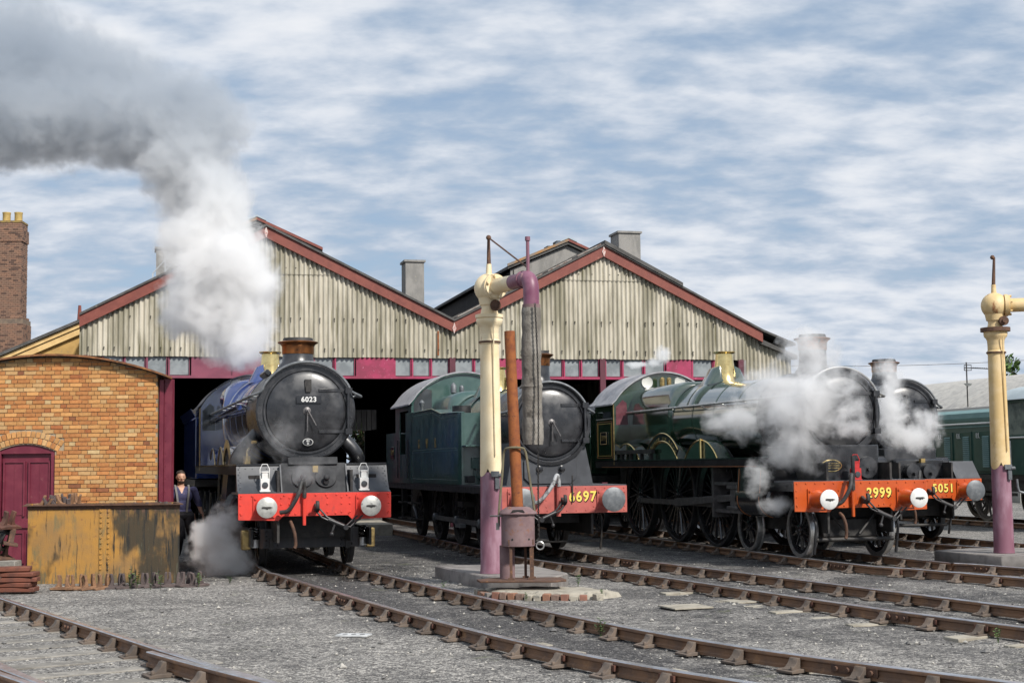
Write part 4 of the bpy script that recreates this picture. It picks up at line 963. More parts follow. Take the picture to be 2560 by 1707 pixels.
    # --- running plate
    for s_ in (-1, 1):
        x0, x1 = (-hb, -.5) if s_ < 0 else (.5, hb); ys = c['rp0']
        MB().bb(x0, x1, ys, ce, zp - .015, zp + .015).build('running_plate', M['gloss'], L)
        xo = s_ * (hb - .02); MB().bb(xo - .012, xo + .012, ys, ce, zp - .17, zp - .016).build('valance', mat('flat_black', (.012, .012, .013), (.022, .022, .023), 5, rough=.7, spec=.15), L)
        if c['style'] != 'king':
            xs_ = s_ * (hb - .02)
            drop = [(ys + .02, zp + .012)] + [(ys - .35 * q, zp - (zp - dz) * (.5 - .5 * cos(pi * q))) for q in np.linspace(0, 1, 8)]
            MB().prism(drop + [(a, b - .16) for a, b in drop[::-1]], 'x', xs_ - .012, xs_ + .012).build('drop_valance', M['gloss'], L, ang=50)
            MB().prism(drop + [(a, b - .03) for a, b in drop[::-1]], 'x', min(s_ * .5, xs_), max(s_ * .5, xs_)).build('drop_plate', M['gloss'], L, ang=50)
            MB().bb(xs_ - .012, xs_ + .012, bm_ + .03, ys - .34, dz - .17, dz - .02).build('front_valance', M['gloss'], L)
            ln = MB(); ln.tube([(s_ * (hb - .004), ys + .1, zp - .15), (s_ * (hb - .004), ce - .5, zp - .15)], .006, 4); ln.build('lining', M['line'], L)
    # --- frames and dark works between the wheels
    m = MB()
    for s_ in (-.62, .62): m.bb(s_ - .02, s_ + .02, bm_ + .05, ce, .45, zp - .1)
    m.bb(-.6, .6, bm_ + .6, bm_ + .7, .5, 1.2); m.bb(-.55, .55, sf + 1.2, ce - .5, .75, 1.35); m.build('main_frames', M['dull'], L)
    # --- smokebox, boiler, firebox
    sm = MB(); sm.lathe([(0, sf), (rs_ - .03, sf), (rs_, sf + .02), (rs_, sf + .09), (rs_ - .012, sf + .095), (rs_ - .012, sb - .02), (rs_, sb)], (0, 0, zc), 'y', 72); sm.build('smokebox', ms, L, ang=25)
    rv = MB()
    for i in range(44):
        a = 2 * pi * i / 44; rv.rivet(((rs_ - .065) * cos(a), sf, zc + (rs_ - .065) * sin(a)), (0, -1, 0), .013); 
        if sin(a) > -.6: rv.rivet((rs_ * cos(a), sf + .05, zc + rs_ * sin(a)), (cos(a), 0, sin(a)), .013); rv.rivet(((rs_ - .01) * cos(a), sb - .06, zc + (rs_ - .01) * sin(a)), (cos(a), 0, sin(a)), .012)
    rv.build('smokebox_rivets', ms, L, stuff=True)
    d = sbox_door(L, sf, zc, c['rd'], rs_, ms)
    b = MB(); zo = c.get('zo', .0)
    b.lathe([(r0, sb), (r0, sb + .9), (r1, bb_)], (0, 0, 0), 'y', 64); 
    # keep the crown rising: shift rings so that the bottom stays level
    b.v = [(x, y, z + zc + (np.interp(y, [sb, bb_], [0, (r1 - r0) * .35]))) for x, y, z in b.v]; zc2 = zc + (r1 - r0) * .35
    b.build('boiler_barrel', mb_, L, ang=25)
    bd = MB()
    for y in np.linspace(sb + .05, bb_ - .03, 5):
        rr = float(np.interp(y, [sb, sb + .9, bb_], [r0, r0, r1])) + .006; zz_ = zc + float(np.interp(y, [sb, bb_], [0, (r1 - r0) * .35])); bd.lathe([(rr - .01, y - .03), (rr, y - .03), (rr, y + .03), (rr - .01, y + .03)], (0, 0, zz_), 'y', 64)
    bd.build('boiler_bands', c.get('bandm', mb_), L, ang=25)
    f_ = MB(); hwf = r1 + .03
    f_.loft([se(r1 * .99, r1 * .99, r1 * 1.0, zc2, bb_ - .02, e=2.0), se(hwf, r1 + .03, r1 * 1.1, zc2, bb_ + .05, e=3.2), se(hwf, r1 + .035, r1 * 1.15, zc2, bb_ + .18, e=4.2), se(hwf - .03, r1 + .02, r1 * 1.2, zc2, fb, e=4.2)]); f_.build('firebox', mb_, L, ang=40)
    # belpaire-side lower cladding down to the running plate
    MB().bb(-.62, .62, bb_ - 1.0, fb, zp - .2, zc - .45).build('firebox_base', M['dull'], L)
    chimney(L, c['chy'], zc + rs_ - .03, c['cht'], c.get('chr', .27), ms, M['copper'], zc, rs_)
    safety_valve(L, c['svy'], zc2 + r1 - .04, c['svt'], .2)
    # top feed casing beside the safety valve
    tf = MB()
    tf.loft([[Vector((x, y, z)) for x, y, z in arc((0, zc2), r1 + .012 + bump_, R(20), R(160), 24, 'xz', yy)] + [Vector((x, y, z)) for x, y, z in arc((0, zc2), r1 - .05, R(160), R(20), 24, 'xz', yy)] for yy, bump_ in ((c['svy'] - .2, 0), (c['svy'] - .16, .02), (c['svy'] + .16, .02), (c['svy'] + .2, 0))])
    tf.build('top_feed_cladding', mb_, L, ang=40)
    for s_ in (-1, 1): MB().loft([[Vector((s_ * x, y_, z)) for x, z in ((.12, zc2 + r1 * .95), (.16, zc2 + r1 + .30 * h_), (.30, zc2 + r1 + .24 * h_), (.48, zc2 + r1 * .87))] for y_, h_ in ((c['svy'] - .24, .1), (c['svy'] - .14, 1), (c['svy'] + .14, 1), (c['svy'] + .24, .1))]).build('top_feed_cover', mb_, L, ang=60)
    boiler_handrail(L, r1 + .05, sf, fb - .1, zc, rs_, zc + c.get('hrz', .22), m=c.get('hrm', M['buffd']))
    # --- cab and tender
    cab(L, fb, ce, 1.27, zp, c['ze'], c['zt'], mb_, c['roof'], zw=zp + 1.0, zlow=zp - .1, beads=M['brassd'])
    for s_ in (-1, 1):
        w_ = MB(); zz_ = c['ze'] - .02; w_.prism([(s_ * .92, zp + .85), (s_ * 1.22, zp + .85), (s_ * 1.22, zz_ - .05), (s_ * 1.05, zz_ + .12), (s_ * .95, zz_ + .05)], 'y', fb - .012, fb - .002); w_.build('front_window', M['glass'] if c['style'] != 'saint' else mat('maroon_glass', (.10, .035, .045), (.16, .06, .07), 4, rough=.1), L)
        q = MB(); q.lathe([(0, fb - .02), (.115, fb - .02), (.14, fb - .035), (.15, fb - .0)], (s_ * .42, 0, c['zt'] - .22), 'y', 24); q.build('round_spectacle', mat('spectacle_glass', (.62, .62, .58), rough=.3), L)
    tender(L, ce + .5, ce + 6.4, 1.25, 1.45, 3.0, mb_, M['dull'])
    # --- wheels and motion
    br = c['br']
    for y in c['bogie']:
        for s_ in (-1, 1): wheel(L, s_ * .765, y, br, 10, s_, M['gloss'], M['steel'] if c.get('brighttyre') else M['black'])
        MB().cyl((-.75, y, br), (.75, y, br), .07, n=12).build('axle', M['dull'], L)
    ca = R(c.get('ca', 205)); cr_ = .38
    for y in c['drv']:
        for s_ in (-1, 1): wheel(L, s_ * .765, y, c['dr'], 20, s_, M['gloss'], M['black'], crank=(ca if s_ < 0 else ca + pi / 2, cr_))
        MB().cyl((-.75, y, c['dr']), (.75, y, c['dr']), .09, n=12).build('axle', M['dull'], L)
    xr = -.93; pin = [(y + cr_ * cos(ca), c['dr'] + cr_ * sin(ca)) for y in c['drv']]
    for a, b_ in zip(pin[:-1], pin[1:]):
        MB().prism([(a[0], a[1] - .055), (b_[0], b_[1] - .055), (b_[0], b_[1] + .055), (a[0], a[1] + .055)], 'x', xr - .02, xr + .025).build('coupling_rod', M['rodst'], L)
    for a in pin: MB().lathe([(0, -.06), (.06, -.06), (.065, -.03), (.10, -.02), (.10, .06)], (xr, a[0], a[1]), 'x', 16).build('rod_boss', M['rodst'], L)
    cyl_y0, cyl_y1 = c['cyl']; xh = 1.0; zc_ = c['dr']
    for s_ in (-1, 1):
        q = MB(); q.lathe([(0, cyl_y0 - .06), (.2, cyl_y0 - .05), (.24, cyl_y0), (.33, cyl_y0 + .01), (.33, cyl_y1), (.22, cyl_y1 + .02), (.1, cyl_y1 + .08), (0, cyl_y1 + .08)], (s_ * xh, 0, zc_), 'y', 32)
        q.prism([(s_ * .7, zc_ + .1), (s_ * 1.30, zc_ + .1), (s_ * 1.26, zp - .17), (s_ * .7, zp - .17)], 'y', cyl_y0 + .05, cyl_y1 - .03); q.build('cylinder', M['gloss'], L, ang=45)
        if c['style'] == 'saint':
            for yy in (cyl_y0 + .12, cyl_y1 - .12):
                ln = MB(); ln.tube([(s_ * 1.312, yy, zc_ + .12), (s_ * 1.275, yy, zp - .19)], .007, 4); ln.tube(arc((xh * s_, zc_), .335, R(90 - s_ * 80) , R(90 - s_ * 170), 12, 'xz', yy), .007, 4); ln.build('cylinder_lining', M['line'], L)
    if c['style'] != 'inside':
        ch_y = cyl_y1 + 1.05 + cr_ * cos(ca) * .9
        q = MB(); q.cyl((-xh, cyl_y1, zc_), (-xh, ch_y, zc_), .04, n=12); q.build('piston_rod', M['steel'], L)
        q = MB(); q.box((-xh, ch_y, zc_), (.08, .28, .34)); q.box((-xh, ch_y, zc_ + .2), (.14, .5, .07)); q.box((-xh, ch_y, zc_ - .2), (.14, .5, .07)); q.build('crosshead', M['rodst'], L, bevel=.01)
        q = MB(); q.bb(-xh - .06, -xh + .06, cyl_y1, ch_y + .9, zc_ + .24, zc_ + .30); q.bb(-xh - .06, -xh + .06, cyl_y1, ch_y + .9, zc_ - .30, zc_ - .24); q.bb(-xh - .08, -.6, ch_y + .85, ch_y + .95, zc_ - .4, zp - .16); q.build('slide_bars', M['rodst'], L)
        t = pin[c.get('main', 1)]; MB().prism([(ch_y, zc_ - .06), (t[0], t[1] - .085), (t[0], t[1] + .085), (ch_y, zc_ + .06)], 'x', xr - .085, xr - .03).build('connecting_rod', M['rodst'], L, bevel=.006)
    return L

# ---------------------------------------------------------------- blue express 6023
K = express(dict(label='blue express engine numbered 6023 with red buffer beam and copper capped chimney', pos=(-3.21, 24.08), yaw=15.6, body=M['blue'], beam=M['red6'], style='king', bandm=mat('blue_band', (.03, .05, .16), rough=.2, coat=.5),
  sf=1.75, sb=3.75, bb=8.5, fb=11.3, ce=13.0, zc=2.70, rs=.885, r0=.84, r1=.915, rd=.71, zp=1.76, ztop=1.275, rp0=.95, chy=2.9, cht=4.07, chr=.285, svy=7.7, svt=4.22, ze=3.15, zt=3.92, roof=mat('dark_cab_roof', (.09, .095, .11), (.13, .13, .14), 4, rough=.5),
  bogie=(1.95, 4.2), br=.457, drv=(6.2, 8.1, 10.6), dr=.99, cyl=(3.0, 4.2), ca=200, hrz=.27, rh=.17))
sf = 1.75
MB().box((.03, sf - .15, 2.70 + .20), (.44, .022, .135)).build('number_plate', M['gloss'], K, bevel=.004)
text('6023', .125, M['white'], K, (.03, sf - .163, 2.90), (pi / 2, 0, 0), .003, .0035, 'plate_numerals', 1.12)
MB().lathe([(0, -.01), (.09, -.01), (.095, 0)], (0, 0, 0), 'y', 28).build('shed_plate', M['white'], K, (.02, sf - .105, 2.15)).scale = (1.0, 1, .68)
MB().lathe([(0, -.014), (.083, -.014), (.085, 0)], (0, 0, 0), 'y', 28).build('shed_plate_field', M['gloss'], K, (.02, sf - .105, 2.15)).scale = (1.0, 1, .66)
text('83', .055, M['white'], K, (.02, sf - .122, 2.172), (pi / 2, 0, 0), .002, .001); text('D', .05, M['white'], K, (.02, sf - .122, 2.122), (pi / 2, 0, 0), .002, .001)
m = MB(); m.box((0.02, sf - .10, 3.16), (.12, .06, .2)); m.box((.02, sf - .13, 3.08), (.09, .05, .1)); m.build('lamp_bracket', M['dull'], K, bevel=.004)
MB().tube([(-.36, sf - .09, 2.30), (-.36, sf - .14, 2.22), (-.2, sf - .14, 2.21), (-.2, sf - .09, 2.29)], .01, 6).build('door_grab', M['black'], K)
# outside steam pipe, nameplate, ejector pipe, bogie frame with springs
for s_ in (-1, 1):
    MB().tube(spline([(s_ * .72, 2.9, 2.35), (s_ * 1.0, 2.85, 2.05), (s_ * 1.12, 2.9, 1.86), (s_ * 1.12, 3.3, 1.72), (s_ * 1.1, 3.6, 1.62)], .06), .13, 16).build('steam_pipe', M['smoke'], K)
    m = MB(); m.bb(s_ * 1.02 - .02, s_ * 1.02 + .02, 1.0, 5.0, .36, .66); m.build('bogie_frame', M['dull'], K)
    for y in (1.95,):
        q = MB(); q.box((s_ * 1.08, y - .52, .47), (.16, .2, .34)); q.build('axle_box', M['brassd'], K, bevel=.02)
        q = MB(); q.cyl((s_ * .94, y - .62, .34), (s_ * .94, y - .62, .48), .085, n=16); q.build('spring_cup', M['steel'], K)
        q = MB(); hel = [(s_ * .94 + .075 * cos(t), y - .62 + .075 * sin(t), .5 + t * .0075) for t in np.linspace(0, 8 * pi, 90)]; q.tube(hel, .017, 6); q.build('coil_spring', M['gloss'], K)
m = MB(); m.bb(-.86, .86, 1.28, 1.33, .32, .66); m.build('bogie_front_plate', mat('stained_bogie_plate', (.03, .03, .034), (.055, .05, .05), 4, rough=.45, stretch=(1.5, 1, .2), c3=(.11, .055, .035), s3=3, st3=(2, 1, .2), lo3=.58, hi3=.7), K, bevel=.006)
rv = MB()
for q in range(4):
    for s_ in (-1, 1): rv.rivet((s_ * .74, 1.28, .37 + q * .08), (0, -1, 0), .02); rv.rivet((s_ * .55, 1.28, .37 + q * .08), (0, -1, 0), .02)
rv.build('plate_bolts', M['dull'], K, stuff=True)
for s_ in (-1, 1):
    m = MB(); m.bb(s_ * .66 - .035, s_ * .66 + .035, 1.22, 1.27, .3, .5); m.build('guard_iron', M['dull'], K)
pts = splasher(K, -1, 6.2, 1.16, 1.775, .86, 1.02, M['blue'], M['brass'])
np_ = MB(); np_.lathe([(1.30, 0), (1.30, .02), (1.14, .02), (1.14, 0), (1.30, 0)], (-1.05, 6.2, .99), 'x', 20, R(48), R(132)); np_.build('curved_nameplate', M['brassd'], K)
for y in (8.1, 10.6): splasher(K, -1, y, 1.16, 1.775, .86, 1.02, M['blue'], M['brassd'])
MB().tube([(-.99, 3.9, 2.86), (-1.0, 11.1, 2.86)], .055, 10).build('ejector_pipe', M['blue'], K)
MB().cyl((-.86, 1.95, 2.16), (-.93, 1.9, 2.16), .03, n=10).build('brass_plug', M['brassd'], K)
MB().box((-.64, 2.5, 3.40), (.12, .9, .10), Matrix.Rotation(R(40), 3, 'Y')).build('smokebox_cover_box', M['smoke'], K, bevel=.02)
m = MB(); m.tube([(-1.0, 2.1, 1.78), (-1.0, 2.1, 2.0), (-.95, 2.3, 2.06)], .02, 6); m.box((-.98, 2.4, 1.85), (.1, .3, .14)); m.build('lubricator', M['brassd'], K)

# ---------------------------------------------------------------- green express 2999
S = express(dict(label='gleaming green express engine numbered 2999 wrapped in white steam', pos=(6.25, 25.13), yaw=15.2, body=M['green'], beam=M['redo'], style='saint', oval=True, bandm=mat('green_band', (.02, .05, .03), rough=.2, coat=.5),
  sf=1.2, sb=3.0, bb=7.3, fb=10.0, ce=11.4, zc=2.59, rs=.82, r0=.77, r1=.86, rd=.66, zp=1.78, ztop=1.36, rp0=1.95, chy=2.2, cht=4.06, chr=.26, svy=6.34, svt=4.09, ze=3.12, zt=3.86, roof=M['roofg'], brighttyre=True,
  bogie=(1.31, 3.49), br=.483, drv=(5.07, 7.2, 9.57), dr=1.0225, cyl=(1.75, 2.95), ca=205, hrm=M['steel'], bufm=M['white'], hrz=.3))
def beam_number(L, txt, x, z, size, beam=.5):
    text(txt, size, M['gloss'], L, (x + .014, beam - .004, z - .014), (pi / 2, 0, 0), .002, .008, 'numeral_shadow', 1.15, 0, .92)
    text(txt, size, M['yellow'], L, (x, beam - .010, z), (pi / 2, 0, 0), .003, .006, 'beam_numerals', 1.15, 0, .92)
beam_number(S, '2999', .34, 1.14, .24)
for y in (5.07, 7.2, 9.57): splasher(S, -1, y, 1.17, 1.795, .84, 1.12, M['green'], M['brass'])
for y in (5.07, 7.2, 9.57): splasher(S, 1, y, 1.17, 1.795, .84, 1.12, M['green'], M['brass'])
# curved nameplate over the middle splasher
npl = MB(); npl.lathe([(1.36, -.012), (1.36, .012), (1.19, .012), (1.19, -.012), (1.36, -.012)], (-1.13, 7.2, 1.0), 'x', 24, R(47), R(133)); npo = npl.build('curved_nameplate', M['gloss'], S)
be = MB()
for rr in (1.36, 1.19): be.tube(arc((7.2, 1.0), rr, R(47), R(133), 24, 'yz', -1.145), .012, 6)
be.build('nameplate_beading', M['brass'], npo)
word = 'LADY OF LEGEND'
for q, ch in enumerate(word):
    if ch == ' ': continue
    a = R(51 + (129 - 51) * q / (len(word) - 1))        # left to right in the picture runs from the rear to the front
    a = pi - (a); rr = 1.235
    o = text(ch, .10, M['brass'], npo, (-1.147, 7.2 + rr * cos(a), 1.0 + rr * sin(a) + .0), (pi / 2, 0, -pi / 2), .004, .003, 'letter')
    o.rotation_euler = (Matrix.Rotation(-pi / 2, 4, 'Z') @ Matrix.Rotation(-(pi / 2 - a) * -1, 4, 'Y') @ Matrix.Rotation(pi / 2, 4, 'X')).to_euler()
# cab side number plate and lining
o = MB().box((-1.285, 10.72, 2.32), (.02, .46, .30)).build('cab_number_plate', M['gloss'], S, bevel=.006)
text('2999', .17, M['brass'], o, (-1.297, 10.72, 2.32), (pi / 2, 0, -pi / 2), .004, .004, 'plate_numerals')
MB().tube([(-1.296, 10.5, 2.18), (-1.296, 10.94, 2.18), (-1.296, 10.94, 2.46), (-1.296, 10.5, 2.46), (-1.296, 10.5, 2.18)], .008, 5).build('plate_border', M['brassd'], o)
def lining_rect(L, x, y0, y1, z0, z1, m_):
    MB().tube([(x, y0, z0), (x, y1, z0), (x, y1, z1), (x, y0, z1), (x, y0, z0)], .006, 4).build('lining', m_, L)
lining_rect(S, -1.274, 10.15, 11.25, 1.85, 2.72, M['line']); lining_rect(S, -1.274, 10.2, 11.2, 1.9, 2.67, M['gold'])
MB().tube([(-1.28, 10.1, 2.78), (-1.28, 11.3, 2.78)], .01, 6).build('waist_beading', M['steel'], S)
# bogie bar, guard irons, brake and lamp at the front
m = MB(); m.tube([(-.75, .78, .33), (.75, .78, .33)], .04, 10); m.build('bogie_front_bar', M['dull'], S)
for s_ in (-1, 1):
    m = MB(); m.tube(spline([(s_ * .80, .8, .78), (s_ * .80, .68, .6), (s_ * .80, .72, .35), (s_ * .80, .78, .08)], .06), .026, 8); m.build('guard_iron', M['black'], S)
    MB().tube([(s_ * .6, .85, .95), (s_ * .1, .8, .42)], .025, 6).build('bogie_brace', M['dull'], S)
MB().bb(-.55, .55, .95, 1.15, .35, .7).build('bogie_crossbar', M['dull'], S, bevel=.03)
lamp(S, .02, .72, 1.38, mat('red_lamp', (.45, .03, .03), rough=.35))
MB().tube([(-.12, .55, 1.38), (-.12, .55, 1.8)], .035, 8).build('hose_stand', M['black'], S)
MB().cyl((-1.15, 5.0, 1.80), (-1.15, 5.0, 2.2), .03, n=8).build('oil_pot', M['brass'], S)
m = MB(); m.bb(-1.24, -1.16, 7.6, 10.0, 1.93, 2.02); 
for y in (7.7, 8.3, 9.0, 9.6): m.bb(-1.24, -1.16, y, y + .06, 1.79, 1.96)
m.build('reversing_rod', M['dull'], S)
MB().tube([(.1, 2.7, 3.4), (.1, 2.7, 3.75)], .04, 8).build('blower_valve', M['black'], S)
for x in (-.12, .05): MB().lathe([(.04, 0), (.055, .05), (.055, .22), (.02, .25)], (x, 9.75, 3.50), n=12).build('whistle', M['brassd'], S)

# ---------------------------------------------------------------- rear express 5051
Cc = express(dict(label='rearmost black fronted steam engine numbered 5051 partly hidden by steam', pos=(9.02, 30.8), yaw=13.0, body=M['green'], beam=M['redo'], style='castle',
  sf=1.45, sb=3.1, bb=7.5, fb=10.4, ce=12.0, zc=2.66, rs=.85, r0=.80, r1=.88, rd=.68, zp=1.76, ztop=1.30, rp0=1.9, chy=2.3, cht=3.98, chr=.27, svy=6.6, svt=4.02, ze=3.12, zt=3.86, roof=M['roofg'],
  bogie=(1.75, 3.9), br=.483, drv=(6.0, 8.1, 10.2), dr=1.0225, cyl=(2.6, 3.8), ca=190, bufm=M['buffd'], rh=.22))
beam_number(Cc, '5051', .36, 1.10, .25)
m = MB(); m.tube([(-.75, 1.1, .3), (.75, 1.1, .3)], .035, 8); m.build('bogie_front_bar', M['dull'], Cc)
m = MB(); m.tube([(.80, 1.1, .78), (.80, 1.0, .4), (.80, 1.1, .1)], .026, 8); m.build('guard_iron', M['black'], Cc)
MB().box((-.0, 1.45 - .14, 3.0), (.05, .08, .3)).build('lamp_bracket', M['dull'], Cc)

# ---------------------------------------------------------------- tank engine 6697
T = thing('tank_locomotive', 'faded green side tank engine numbered 6697 standing behind the water crane', 'locomotive', (1.02, 26.6, RAIL), R(14.6), 'steam locomotives outside the shed')
G = M['tgreen']; bm_ = .5; hb = 1.28; zb, zt = .80, 1.30; zp = 1.38; zc = 2.50; sf = 1.25; rs_ = .80
MB().prism([(-hb, zb), (hb, zb), (hb, zt), (-hb, zt)], 'y', bm_, bm_ + .03).build('buffer_beam', M['redf'], T, bevel=.004)
rv = MB()
for i in range(14):
    x = -hb + .06 + i * (2 * hb - .12) / 13; rv.rivet((x, bm_, zt - .04), (0, -1, 0), .017)
    if abs(abs(x) - .8636) > .2: rv.rivet((x, bm_, zb + .05), (0, -1, 0), .017)
for z in (.92, 1.05, 1.18):
    for x in (-hb + .05, hb - .05, -.62, .62, -.3): rv.rivet((x, bm_, z), (0, -1, 0), .017)
rv.build('beam_rivets', M['redf'], T, stuff=True)
for s_ in (-1, 1): buffer(T, s_ * .8636, 1.054, M['redf'], M['buffd'], 0, bm_, .225)
coupling(T, 1.03, bm_, -1); vac_hose(T, -.08, 1.3, 1.46, bm_, M['hosew'], -.55)
MB().tube([(-.08, bm_ - .05, .75), (-.08, bm_ - .05, 1.34)], .045, 8).build('hose_standpipe', M['redf'], T)
MB().tube([(.2, bm_ - .03, 1.0), (.2, bm_ - .03, 1.5)], .014, 6).build('lamp_iron', M['dull'], T)
beam_number(T, '6697', .40, 1.10, .26)
MB().bb(-hb, hb, bm_ + .03, 12.6, zt - .02, zt + .02).build('running_plate', M['grey'], T)
for s_ in (-1, 1): MB().bb(s_ * 1.26 - .015, s_ * 1.26 + .015, bm_ + .03, 12.6, zt - .14, zt - .021).build('valance', M['black'], T)
# smokebox on its saddle with the curved apron
sm = MB(); sm.lathe([(0, sf), (rs_ - .03, sf), (rs_, sf + .02), (rs_, sf + .09), (rs_ - .012, sf + .1), (rs_ - .012, 2.75), (rs_, 2.8)], (0, 0, zc), 'y', 72); sm.build('smokebox', M['smoke'], T, ang=25)
ap = [(-.86, zt + .02), (.86, zt + .02)] + [(.86 - .16 * q, zt + .05 + (zc - .42 - zt) * q) for q in (.35, .7, 1)] + [(-.86 + .16 * q, zt + .05 + (zc - .42 - zt) * q) for q in (1, .7, .35)]
MB().prism(ap, 'y', sf + .03, 2.6).build('smokebox_saddle', M['grey'], T)
MB().prism([(-.52, 1.45), (-.4, 1.34), (.4, 1.34), (.52, 1.45), (.52, 1.78), (.4, 1.9), (-.4, 1.9), (-.52, 1.78)], 'y', sf - .01, sf + .03).build('front_cover_plate', M['grey'], T, bevel=.006)
for x in (-.22, .22): MB().lathe([(0, sf - .1), (.04, sf - .09), (.05, sf - .02), (.075, sf - .012)], (x, 0, 1.62), 'y', 14).build('cover_plug', M['gloss'], T)
rv = MB()
for i in range(40):
    a = 2 * pi * i / 40
    if sin(a) > -.7: rv.rivet((rs_ * cos(a), sf + .05, zc + rs_ * sin(a)), (cos(a), 0, sin(a)), .015)
rv.build('smokebox_rivets', M['smoke'], T, stuff=True)
sbox_door(T, sf, zc, .66, rs_, M['smoke'])
t = MB(); t.lathe([(rs_ - .015, sf - .01), (rs_ + .01, sf - .045), (rs_ - .05, sf - .05), (rs_ - .06, sf)], (0, 0, zc), 'y', 64); t.build('smokebox_ring', M['smoke'], T)
boiler_handrail(T, rs_, sf, 3.2, zc, rs_, zc + .2, m=M['buffd'])
chimney(T, 2.1, zc + rs_ - .03, 3.92, .25, M['smoke'], M['copper'], zc, rs_)
b = MB(); b.lathe([(.745, 2.8), (.76, 3.4), (.80, 7.0)], (0, 0, zc + .02), 'y', 64); b.build('boiler_barrel', G, T, ang=25)
bd = MB()
for y in (2.86, 3.9, 5.2, 6.6): bd.lathe([(.78 + .01 * (y - 3), y - .03), (.775 + .011 * (y - 2.4), y - .03), (.775 + .011 * (y - 2.4), y + .03), (.75, y + .03)], (0, 0, zc + .02), 'y', 64)
bd.build('boiler_bands', G, T)
f_ = MB(); f_.loft([se(.79, .80, .8, zc + .03, 6.6), se(.84, .87, .8, zc + .03, 6.7, e=3.2), se(.84, .88, .8, zc + .03, 6.85, e=4.2), se(.82, .86, .8, zc + .03, 8.7, e=4.2)]); f_.build('firebox', G, T, ang=40)
safety_valve(T, 5.3, zc + .78, 3.84, .175)
for s_ in (-1, 1): MB().loft([[Vector((s_ * x, y_, z)) for x, z in ((.12, zc + .76), (.16, zc + .82 + .30 * h_), (.32, zc + .82 + .24 * h_), (.52, zc + .68))] for y_, h_ in ((5.05, .1), (5.16, 1), (5.44, 1), (5.55, .1))]).build('top_feed_cover', G, T, ang=60)
# side tanks
for s_ in (-1, 1):
    r_ = .12; x0, x1 = .62, 1.30
    prof = []
    def tank_sec(y, inset, zt_): return [Vector((s_ * x0, y, zt + .02)), Vector((s_ * (x1 - inset), y, zt + .02)), Vector((s_ * (x1 - inset), y, zt_)), Vector((s_ * x0, y, zt_))]
    m = MB(); m.loft([tank_sec(3.4, r_, 2.78), tank_sec(3.42, r_ * .4, 2.78), tank_sec(3.5, .012, 2.785), tank_sec(3.6, 0, 2.79), tank_sec(5.2, 0, 2.82), tank_sec(6.2, 0, 2.96), tank_sec(8.7, 0, 2.96)])
    o = m.build('side_tank', G, T, ang=30)
    e = MB(); e.tube([(s_ * (x1 - .1), 3.41, 2.785), (s_ * x1, 3.6, 2.795), (s_ * x1, 5.2, 2.825), (s_ * x1, 6.2, 2.965), (s_ * x1, 8.7, 2.965)], .02, 6); e.build('tank_top_beading', G, o)
    bl = MB(); bl.tube([(s_ * 1.304, 3.6, 2.02), (s_ * 1.304, 8.6, 2.02)], .008, 4); bl.build('tank_seam', M['dgreenl'], o)
    rv = MB()
    for y in np.arange(3.7, 8.7, .075):
        for z in (1.36, 2.02):
            rv.rivet((s_ * 1.302, y, z + .05), (s_, 0, 0), .009)
        rv.rivet((s_ * 1.302, y, (2.72 if y < 5.2 else 2.72 + min(1, (y - 5.2)) * .16)), (s_, 0, 0), .009)
    for z in np.arange(1.4, 2.9, .075):
        for y in (6.15, 8.62): rv.rivet((s_ * 1.302, y, z), (s_, 0, 0), .009)
    rv.build('tank_rivets', G, o, stuff=True)
    MB().cyl((s_ * .98, 4.6, 2.8), (s_ * .98, 4.6, 2.97), .2, n=20).build('tank_filler', M['black'], o)
for q, ch in enumerate('GWR'):
    text(ch, .30, M['goldd'], T, (-1.306, 7.75 - q * .95, 2.2), (pi / 2, 0, -pi / 2), .003, .004, 'faded_letter', 1, 0, .75)
# tank front fittings and lamp shelf
m = MB(); m.bb(-1.25, -.8, 3.05, 3.4, 2.08, 2.12); m.box((-1.0, 3.3, 1.75), (.13, .12, .22)); m.tube([(-1.0, 3.3, 1.64), (-1.0, 3.25, 1.5), (-.9, 3.25, 1.4)], .015, 6); m.build('tank_front_bracket', G, T, bevel=.006)
MB().bb(-1.2, -1.05, 3.1, 3.38, 1.36, 1.5).build('toolbox', M['black'], T, bevel=.01)
